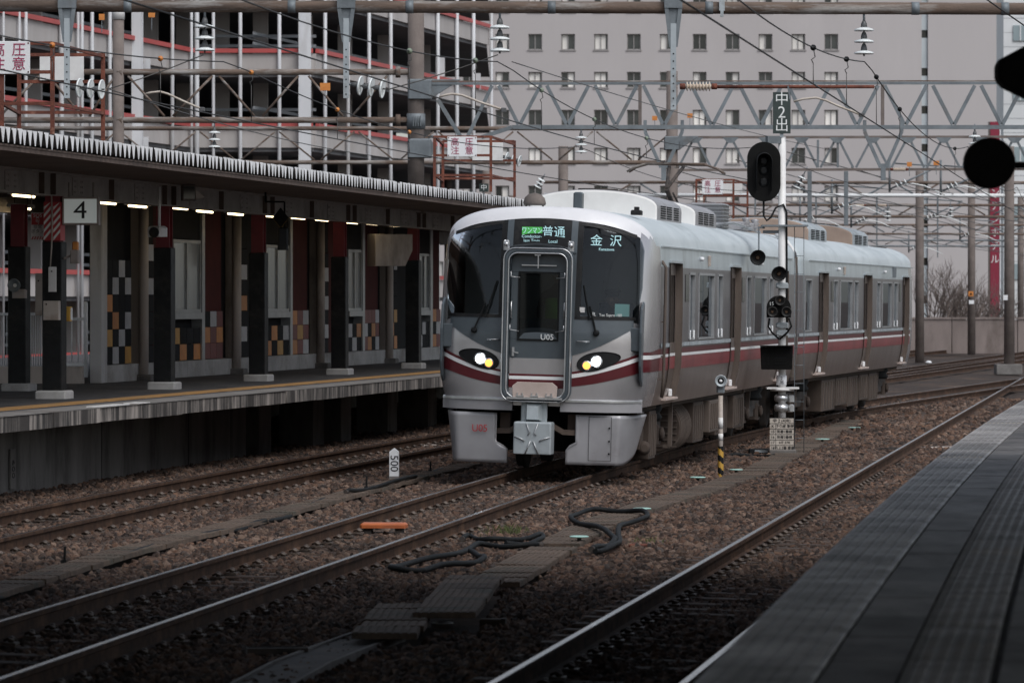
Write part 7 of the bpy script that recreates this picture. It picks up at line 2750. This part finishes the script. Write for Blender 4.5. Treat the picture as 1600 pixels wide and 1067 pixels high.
DISCS = [(752, 911, 0.115, 'on the lids nearest the viewer'), (905, 840, 0.10, 'beside the big hose loop'), (1003, 796, 0.11, 'behind the big hose loop'), (1090, 747, 0.11, 'left of the striped speaker post'), (1150, 735, 0.10, 'right of the striped speaker post'),
         (1285, 687, 0.13, 'on the trough lids right of the signal mast'), (1335, 669, 0.12, 'farthest along the trough lids')]
for px, py, r_, where in DISCS:
    t = thing('marker_disc', 'small mint green marker disc %s' % where, 'marker', G(px, py, -0.11), group='mint marker discs')
    m = MB()
    m.lathe([(r_ * 0.9, 0.004), (r_, 0.010), (r_, 0.018), (r_ * 0.85, 0.022)], n=20)
    m.build('disc', 'mint', t)
    m = MB()
    m.lathe([(0.03, -0.09), (0.02, 0.004)], n=8)
    m.build('stud', 'bogie_dark', t)
for px, py, r_, z, where in ((1450, 640, 0.085, -0.2, 'on the ballast left of the right track'), (1451, 567, 0.13, -0.1, 'far off between the rails behind the train'), (1550, 544, 0.16, -0.1, 'far off at the foot of the concrete wall'), (692, 973, 0.085, -0.2, 'with two studs in the dark foreground')):
    t = thing('dome_marker', 'white dome marker %s' % where, 'marker', G(px, py, z), group='white dome markers')
    flat = 0.25 if py > 900 else 0.75
    m = MB()
    m.lathe([(r_, 0.0), (r_ * 0.97, r_ * 0.25 * flat), (r_ * 0.8, r_ * 0.6 * flat), (r_ * 0.45, r_ * 0.88 * flat), (0.005, r_ * flat)], n=18)
    m.build('dome', 'white_clean', t)
    m = MB()
    m.lathe([(r_ * 1.1, -0.05), (r_ * 1.1, 0.0)], n=18)
    m.build('base_ring', 'bogie_dark', t)
for px, py, w, lab, mt in ((1000, 860, 0.22, 'small rusty brown block by the weeds near the big hose loop', 'rust_red'), (1083, 723, 0.26, 'small brown wooden block left of the striped speaker post', 'dust_brown'), (770, 980, 0.2, 'flat brown plate on the dark foreground ballast', 'dust_brown')):
    t = thing('ballast_block', lab, 'block', G(px, py, -0.2), R(-6))
    m = MB()
    m.cbox((0, 0, 0.035), (w, 0.11, 0.07), chamfer=0.01)
    m.build('block', mt, t)
    m = MB()
    m.box(w / 2 - 0.03, w / 2 + 0.004, -0.058, 0.058, 0.0, 0.074)
    m.build('end_band', 'bogie_dark', t)
# wooden planks beside the rail
for pts, lab in ((((1440, 702), (1486, 701)), 'pale wooden plank poking out below the near platform edge'), (((1382, 704), (1402, 703)), 'dark cable duct crossing under the right rail'),
                 (((638, 700), (676, 698)), 'pale wooden board lying across the left track by the train'), (((385, 1021), (480, 1020)), 'grey concrete slab in the dark bottom foreground')):
    a, c = G(pts[0][0], pts[0][1], -0.17), G(pts[1][0], pts[1][1], -0.17)
    t = thing('plank', lab, 'plank', a)
    m = MB()
    m.bar((0, 0, 0.02), c - a + Vector((0, 0, 0.02)), 0.16, 0.05)
    m.build('board', 'wall_beige' if 'dark' not in lab else 'bogie_dark', t)
    m = MB()
    m.bar((0.01, -0.0, 0.049), (c - a) * 0.98 + Vector((0, 0, 0.049)), 0.015, 0.008)
    m.build('groove', 'bogie_dark', t)
# rail joint marker stakes on the left
for px, py, lab in ((100, 885, 'thin stake at the left end of the left trough'), (672, 738, 'black stake clipped to the left hose near the train'), (572, 765, 'thin wire stake by the left trough lids')):
    t = thing('stake', lab, 'stake', G(px, py + 8, -0.2), group='little track stakes')
    m = MB()
    m.tube([(0, 0, 0), (0.01, 0, 0.24)], 0.012, 6)
    m.build('rod', 'black_matte', t)
    m = MB()
    m.cbox((0, -0.01, 0.10), (0.05, 0.03, 0.03))
    m.build('clip', 'black_rubber', t)
# weeds
def weeds(label, px, py, n_, spread, hgt):
    c = G(px, py, -0.2)
    m = MB()
    for k in range(n_):
        x, y = random.gauss(0, spread), random.gauss(0, spread * 1.6)
        h = hgt * random.uniform(.5, 1.2)
        a = random.uniform(0, 6.28)
        lx, ly = random.uniform(-.5, .5) * h, random.uniform(-.5, .5) * h
        w = 0.008
        m.add([(x - w * math.cos(a), y - w * math.sin(a), 0), (x + w * math.cos(a), y + w * math.sin(a), 0), (x + lx * .5, y + ly * .5, h * .7), (x + lx, y + ly, h)], [(0, 1, 2), (0, 2, 3)])
    o = m.build('weeds', 'grass')
    o.location = c
    tag(o, label, 'weeds', kind='stuff')
weeds('green weeds growing beside the hoses', 790, 838, 130, 0.13, 0.12)
weeds('few green weeds behind the rusty block', 1005, 852, 60, 0.12, 0.09)
weeds('moss and weeds at the foot of the striped speaker post', 1140, 752, 70, 0.10, 0.05)
weeds('weeds under the far platform', 340, 722, 60, 0.3, 0.08)

# ================================================================== DARK THINGS ON THE NEAR PLATFORM AND THE ADDED SHADE ROOF
NY = 26.0
def np_(px, py):
    return P(px, py, NY)
cc = P(1740, 500, NY)
t = thing('canopy_post', 'dark steel canopy post of the near platform just outside the right edge', 'post', (cc.x, NY, 0.93))
m = MB()
m.cbox((0, 0, 1.65), (0.2, 0.2, 3.3), chamfer=0.01)
m.build('shaft', 'black_matte', t)
m = MB()
m.cbox((0, 0, 0.05), (0.4, 0.4, 0.1), chamfer=0.01)
m.build('base', 'concrete', t)
q = np_(1547, 255)
t = thing('round_signal', 'round black signal disc seen from behind, at the right edge', 'signal', q)
m = MB()
m.lathe([(0.148, -0.02), (0.155, 0.0), (0.155, 0.10), (0.12, 0.14), (0.03, 0.15)], (0, 0, 0), (0, 1, 0), 32)
m.build('disc', 'black_matte', t)
m = MB()
m.bar((0.1, 0.05, -0.012), (cc.x - q.x, 0.05, -0.012), 0.045, 0.04)
m.build('arm', 'black_matte', t)
q = np_(1640, 112)
t = thing('speaker_housing', 'black angular housing seen from behind at the top right edge', 'speaker', q)
m = MB()
hx = [(-0.325, 0.04), (-0.30, 0.075), (0.0, 0.235), (0.3, 0.235), (0.3, -0.235), (0.0, -0.235), (-0.285, -0.095), (-0.325, -0.05)]
hx = [(a, c) for a, c in hx]
m.prism(hx, lambda a, c, d: (a, d, c), -0.12, 0.12)
m.build('shell', 'black_matte', t, bevel=0.02)
m = MB()
m.bar((0.25, 0.0, 0.0), (cc.x - q.x, 0.0, 0.0), 0.05)
m.build('arm', 'black_matte', t)
# unseen roof above the viewer, added to darken the near ground
t = thing('added_shade_roof', 'unseen high roof above the viewer, added to shade the foreground tracks', 'canopy', (0, 10, 6.2))
m = MB()
m.box(-17, 14, -14, 36, 6.25, 6.45)
o = m.build('roof', 'roof_steel', t)
o.location = -Vector(t.location)
for Y in np.arange(-10, 36, 4.0):
    m = MB()
    m.bar((-17, Y, 6.12), (14, Y, 6.12), 0.14, 0.24)
    o = m.build('rafter', 'soffit_brown', t)
    o.location = -Vector(t.location)
for x, y in ((9.0, -8), (9.5, 8), (12.0, 30), (-15.5, -8), (-15.5, 12), (-15.5, 32)):
    m = MB()
    m.cbox((x, y, 3.05), (0.3, 0.3, 6.1))
    o = m.build('post', 'soffit_brown', t)
    o.location = -Vector(t.location)

# ================================================================== BUILDINGS
# --- hotel slab, parallel to the picture
HY = 320.0
def hp(px, py):
    return P(px, py, HY)
ht = thing('hotel_building', 'large beige hotel with a grid of small square windows filling the background', 'building', (hp(1160, 471).x, HY, -0.3))
HL = Vector(ht.location)
x0, x1 = hp(640, 0).x, hp(1557, 0).x
ztop = 42.0
win_cols = [x for x in np.arange(682, 1330, 51.4)]
win_rows = [-52.5 + 59.2 * k for k in range(9)]           # centre rows in photo pixels
kx = HY / FPX
ww, wh = 21.5 * kx / 2, 24.5 * kx / 2
xc = sorted([c for px in win_cols for c in (hp(px, 0).x - ww, hp(px, 0).x + ww)])
zc = sorted([c for py in win_rows for c in (hp(0, py).z - wh, hp(0, py).z + wh)])
xs, zs = [x0] + xc + [hp(1440, 0).x], [-0.3] + zc + [ztop]
m = MB()
for i in range(len(xs) - 1):
    for j in range(len(zs) - 1):
        if i % 2 == 1 and j % 2 == 1:
            continue
        m.add([(xs[i], HY, zs[j]), (xs[i + 1], HY, zs[j]), (xs[i + 1], HY, zs[j + 1]), (xs[i], HY, zs[j + 1])], [(0, 1, 2, 3)])
m.box(hp(1450, 0).x, x1, HY, HY + 16, -0.3, ztop)
m.box(x0, hp(1440, 0).x, HY + 0.6, HY + 16, -0.3, ztop)
o = m.build('wall', 'hotel_wall', ht)
o.location = -HL
wf = MB()
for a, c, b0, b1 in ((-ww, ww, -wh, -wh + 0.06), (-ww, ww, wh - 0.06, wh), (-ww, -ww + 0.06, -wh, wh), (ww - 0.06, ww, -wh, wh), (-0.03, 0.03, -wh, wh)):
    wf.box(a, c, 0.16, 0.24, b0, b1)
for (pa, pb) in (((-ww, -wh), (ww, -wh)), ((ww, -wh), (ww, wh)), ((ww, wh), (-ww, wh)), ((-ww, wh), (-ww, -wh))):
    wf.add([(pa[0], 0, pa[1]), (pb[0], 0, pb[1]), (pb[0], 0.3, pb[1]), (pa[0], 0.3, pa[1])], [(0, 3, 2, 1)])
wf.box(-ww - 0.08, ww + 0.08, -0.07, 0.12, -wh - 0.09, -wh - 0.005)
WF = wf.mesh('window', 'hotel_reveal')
gp = MB()
gp.box(-ww, ww, 0.26, 0.28, -wh, wh)
GP = gp.mesh('pane', 'hotel_glass')
CURT = []
for a, c in ((-0.42, 0.0), (0.02, 0.42), (-0.42, 0.36)):
    cm = MB()
    cm.box(max(a, -ww + 0.05), min(c, ww - 0.05), 0.252, 0.258, -wh + 0.05, wh - 0.05)
    CURT.append(cm.mesh('curtain', 'curtain'))
rnd = random.Random(3)
for px in win_cols:
    for py in win_rows:
        q = hp(px, py) - HL
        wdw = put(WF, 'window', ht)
        wdw.location = q
        put(GP, 'pane', wdw)
        r_ = rnd.random()
        if r_ < 0.72:
            put(CURT[0 if r_ < 0.2 else 1 if r_ < 0.36 else 2], 'curtain', wdw)
# glazed stair strip
for k in range(18):
    zb = -0.3 + k * 2.83
    m = MB()
    m.box(hp(1440.3, 0).x, hp(1449.7, 0).x, HY + 0.25, HY + 0.4, zb + 0.25, zb + 2.5)
    o = m.build('stair_spandrel', 'glazing_blue', ht)
    o.location = -HL
m = MB()
m.box(hp(1440, 0).x, hp(1450, 0).x, HY + 0.8, HY + 0.9, -0.3, ztop)
o = m.build('stair_glass', 'hotel_glass', ht)
o.location = -HL

# --- white building at the right edge
q = P(1568, 471, 360)
wb = thing('white_building', 'white building with blue-grey bands at the right picture edge', 'building', (q.x + 8, 360, -0.3))
m = MB()
m.box(-8, 20, 0, 14, 0, 34)
m.build('wall', 'white_facade', wb)
for z in (4.5, 9.5, 14.3, 19.5, 24.5, 29):
    m = MB()
    m.box(-7.2, 20.1, -0.12, -0.02, z, z + 1.3)
    w_ = m.build('window_band', 'band_bluegrey', wb)
    m = MB()
    for x in np.arange(-6.6, 20, 1.6):
        m.box(x - 0.05, x + 0.05, -0.16, -0.12, z, z + 1.3)
    m.build('mullion', 'white_facade', w_)
for z in np.arange(1.2, 33, 1.2):
    m = MB()
    m.box(-8, 20, -0.015, -0.002, z - 0.012, z + 0.012)
    m.build('panel_joint', 'galv', wb)

# --- tall red sign
q = P(1555, 499, 300)
rs = thing('vertical_sign', 'tall dark red vertical sign with white katakana characters', 'sign', (q.x, 300, -0.3))
kk = FPX / 300
m = MB()
m.box(-8.2 / kk, 6.2 / kk, -0.25, 0.25, 1.2, 15.2)
m.build('panel', 'tower_red', rs)
m = MB()
m.box(6.4 / kk, 7.9 / kk, -0.28, 0.28, 0.9, 15.4)
m.build('white_edge', 'white_clean', rs)
m = MB()
m.box(-10.5 / kk, -8.4 / kk, -0.2, 0.2, 0, 15.2)
m.build('post', 'pole_brown', rs)
m = MB()
m.box(-0.1, 0.1, -0.1, 0.1, 0, 1.2)
m.build('base', 'pole_brown', rs)
for k, ch in enumerate('マンテンホテル'):
    text(ch, 0.66, 'text_white', rs, (-1.0 / kk, -0.27, ZC + 0.3 + (471 - 406) / kk + (6 - k) * 0.93), name='character', thick=0.01)

# --- parking structure: three facades in plan
FA = [Vector((-30.2, 89.0, 0)), Vector((-17.8, 149.0, 0)), Vector((-12.9, 172.6, 0)), Vector((-8.0, 172.6, 0)), Vector((-1.2, 204.0, 0))]
pk = thing('parking_garage', 'multi-storey parking garage with white columns and red rails behind the far platform', 'building', (-14, 165, -0.3))
PL = Vector(pk.location)
def pb(m, name, mat, parent=None):
    o = m.build(name, mat, parent or pk)
    if parent is None:
        o.location = -PL
    return o
LEV = [0.4, 3.42, 6.42, 9.42, 12.42, 15.42, 18.42]
inner = Vector((-14, 8, 0))
for L_ in LEV:
    # floor slab of each deck
    m = MB()
    poly = [(p.x, p.y) for p in FA] + [(-1.2, 230), (-70, 230), (-70, 89)]
    m.prism(poly, lambda a, c, d: (a, c, d), L_ - 1.05, L_ - 0.89)
    pb(m, 'deck_slab', 'park_dark')
    for a, c in zip(FA, FA[1:]):
        d = (c - a).normalized()
        nrm = Vector((d.y, -d.x, 0))
        m = MB()
        m.bar(a + nrm * 0.05 + Vector((0, 0, L_ - 0.50)), c + nrm * 0.05 + Vector((0, 0, L_ - 0.50)), 0.12, 0.78)
        pb(m, 'spandrel', 'park_spandrel')
        m = MB()
        m.bar(a + nrm * 0.16 + Vector((0, 0, L_)), c + nrm * 0.16 + Vector((0, 0, L_)), 0.14, 0.17)
        pb(m, 'red_rail', 'park_red')
        # inner guard rails seen through the opening
        m = MB()
        for h_ in (0.35, 0.75):
            m.bar(a - nrm * 2.5 + Vector((0, 0, L_ + h_)), c - nrm * 2.5 + Vector((0, 0, L_ + h_)), 0.05, 0.12)
        pb(m, 'inner_rail', 'park_steel')
# white uprights placed along the facades
def fac_at(px):
    k = (px - 800) / FPX
    for a, c in zip(FA, FA[1:]):
        den = (c.x - a.x) - k * (c.y - a.y)
        if abs(den) < 1e-6:
            continue
        s_ = (k * a.y - a.x) / den
        if -0.001 <= s_ <= 1.001:
            d = (c - a).normalized()
            return a.lerp(c, s_) + Vector((d.y, -d.x, 0)) * 0.24
    return None
for px, w in ((-5, 4), (30, 6), (86, 8), (112, 5), (162, 6), (205, 16), (212, 5), (260, 6), (290, 5), (308, 8), (334, 5), (376, 6), (437, 6), (477, 19), (499, 6), (535, 6), (568, 6), (602, 6), (633, 6), (676, 6), (706, 6), (732, 6), (760, 5), (118, 6), (20, 4), (134, 6)):
    q = fac_at(px)
    if q is None:
        continue
    k = FPX / q.y
    m = MB()
    if w > 10:
        m.box(q.x - w / k / 2, q.x + w / k / 2, q.y - 0.25, q.y + 0.1, -0.3, 22)
        pb(m, 'column', 'park_white')
    else:
        m.lathe([(w / k / 2, 0), (w / k / 2, 22.3)], (q.x, q.y, -0.3), n=10)
        pb(m, 'upright', 'park_white')
# inner columns and back wall, seen in the gloom of the decks
for i, px in enumerate(range(20, 760, 62)):
    q = fac_at(px)
    if q:
        m = MB()
        m.box(q.x - 0.3 - 1.5, q.x + 0.3 - 1.5, q.y + 5.0, q.y + 5.6, -0.3, 20)
        pb(m, 'inner_column', 'park_spandrel')
m = MB()
m.box(-70, -6, 222, 222.3, -0.3, 20)
pb(m, 'back_wall', 'park_dark')
m = MB()
m.box(-70, 0.5, 89, 230, 19.3, 19.6)
m.v = [(x, y, z) for x, y, z in m.v]
# white and grey panels hung on the facade
for px, py0, py1, w in ((225, 92, 108, 20), (222, 214, 240, 20), (395, 28, 58, 0), (655, 205, 240, 0), (688, 90, 120, 14), (745, 115, 140, 12)):
    q = fac_at(px)
    if q is None or not w:
        continue
    k = FPX / q.y
    m = MB()
    a, c = P(px, py1, q.y - 0.3), P(px, py0, q.y - 0.3)
    m.box(a.x - w / k / 2, a.x + w / k / 2, q.y - 0.32, q.y - 0.28, a.z, c.z)
    pb(m, 'wall_panel', 'park_white')
# parked cars on the decks
def parked(label, px, py, Y, rz, mat):
    c = thing('parked_car', label, 'car', P(px, py, Y), rz, 'cars on the parking decks')
    m = MB()
    prof = [(-2.0, 0.25), (-2.05, 0.65), (-1.75, 0.85), (-1.35, 1.35), (-1.0, 1.50), (0.8, 1.52), (1.35, 1.25), (1.75, 0.92), (2.1, 0.8), (2.12, 0.3)]
    m.prism(prof, lambda a, z, d: (a, d, z), -0.82, 0.82)
    m.build('body', mat, c, bevel=0.06)
    m = MB()
    m.prism([(-1.25, 1.36), (-1.55, 0.92), (1.55, 0.95), (1.25, 1.25), (0.75, 1.44), (-0.95, 1.44)], lambda a, z, d: (a, d, z), -0.832, 0.832)
    m.build('side_window', 'car_glass', c)
    for x in (-1.3, 1.3):
        for y in (-0.75, 0.75):
            m = MB()
            m.lathe([(0.31, -0.1), (0.31, 0.1), (0.15, 0.11)], (x, y, 0.31), (0, 1 if y > 0 else -1, 0), 18)
            m.build('wheel', 'black_rubber', c)
    for y in (-0.6, 0.6):
        m = MB()
        m.cbox((-2.06, y, 0.72), (0.06, 0.25, 0.12))
        m.build('tail_light', 'sign_red', c)
    return c
z3 = 9.42 - 1.05
def deck_y(z, Y):
    return HOR - (z - ZC) * FPX / Y
parked('white car parked on the lit deck left of the wide white column', 432, deck_y(6.42 - 0.89, 177), 177, R(8), 'car_white')
parked('pale pinkish car parked on the deck behind the left brown pipes', 392, deck_y(6.42 - 0.89, 181), 181, R(6), 'hotel_wall')

# --- concrete wall behind the sidings
cw = thing('retaining_wall', 'stained concrete wall along the far sidings at right', 'wall', P(1500, 545, 209) * Vector((1, 1, 0)).length if False else (P(1500, 545, 209).x, 209, -0.2))
kk = FPX / 209
for i in range(9):
    m = MB()
    xa = -10 + i * 3.2
    m.box(xa, xa + 3.17, -0.15, 0.15, 0.0, 1.66 + 0.012 * (i % 3))
    m.build('wall_panel', 'wall_concrete', cw, bevel=0.02)
    m = MB()
    m.box(xa, xa + 3.17, -0.21, 0.20, 1.69, 1.78)
    m.build('coping', 'wall_concrete', cw)

# --- bare shrubs in front of the hotel
def shrub(label, px, py0, Y, h, spread, seed):
    rnd = random.Random(seed)
    base = P(px, py0, Y)
    base.z = -0.2
    t = thing('bare_shrub', label, 'shrub', base, group='bare winter shrubs')
    stems, twigs = MB(), MB()
    def grow(p, d, ln, r_, lv, mb):
        pts = [p]
        for k in range(3):
            d = (d + Vector((rnd.uniform(-.22, .22), rnd.uniform(-.22, .22), rnd.uniform(-.05, .18)))).normalized()
            pts.append(pts[-1] + d * ln / 3)
        (stems if lv < 2 else twigs).tube(pts, [r_, r_ * .85, r_ * .7, r_ * .5], 5 if lv < 2 else 4, cap=False)
        if lv >= 4:
            return
        for _ in range(rnd.choice((2, 3, 3)) if lv else 4):
            k = rnd.choice((1, 2, 3, 3))
            nd = (d + Vector((rnd.uniform(-1, 1) * .8, rnd.uniform(-1, 1) * .8, rnd.uniform(-.2, .6)))).normalized()
            grow(pts[k], nd, ln * rnd.uniform(.55, .8), r_ * .6, lv + 1, mb)
    for k in range(6):
        a = rnd.uniform(0, 6.28)
        grow(Vector((rnd.uniform(-.5, .5) * spread, rnd.uniform(-.4, .4), 0)), Vector((math.cos(a) * .5, math.sin(a) * .5, 1)).normalized(), h * .42, 0.06, 0, stems)
    stems.build('stem', 'twig', t)
    twigs.build('twigs', 'twig', t)
shrub('leafless shrub rising right behind the rear end of the train', 1450, 520, 222, 4.6, 1.2, 1)
shrub('low leafless shrub between the first and second far masts', 1492, 520, 222, 3.5, 1.6, 2)
shrub('leafless shrub around the mast with the orange triangle sign', 1516, 520, 224, 3.7, 1.4, 5)
shrub('leafless shrub left of the red vertical sign', 1540, 520, 225, 3.4, 1.3, 8)
shrub('leafless shrub in front of the foot of the red sign', 1558, 520, 226, 3.0, 1.2, 12)
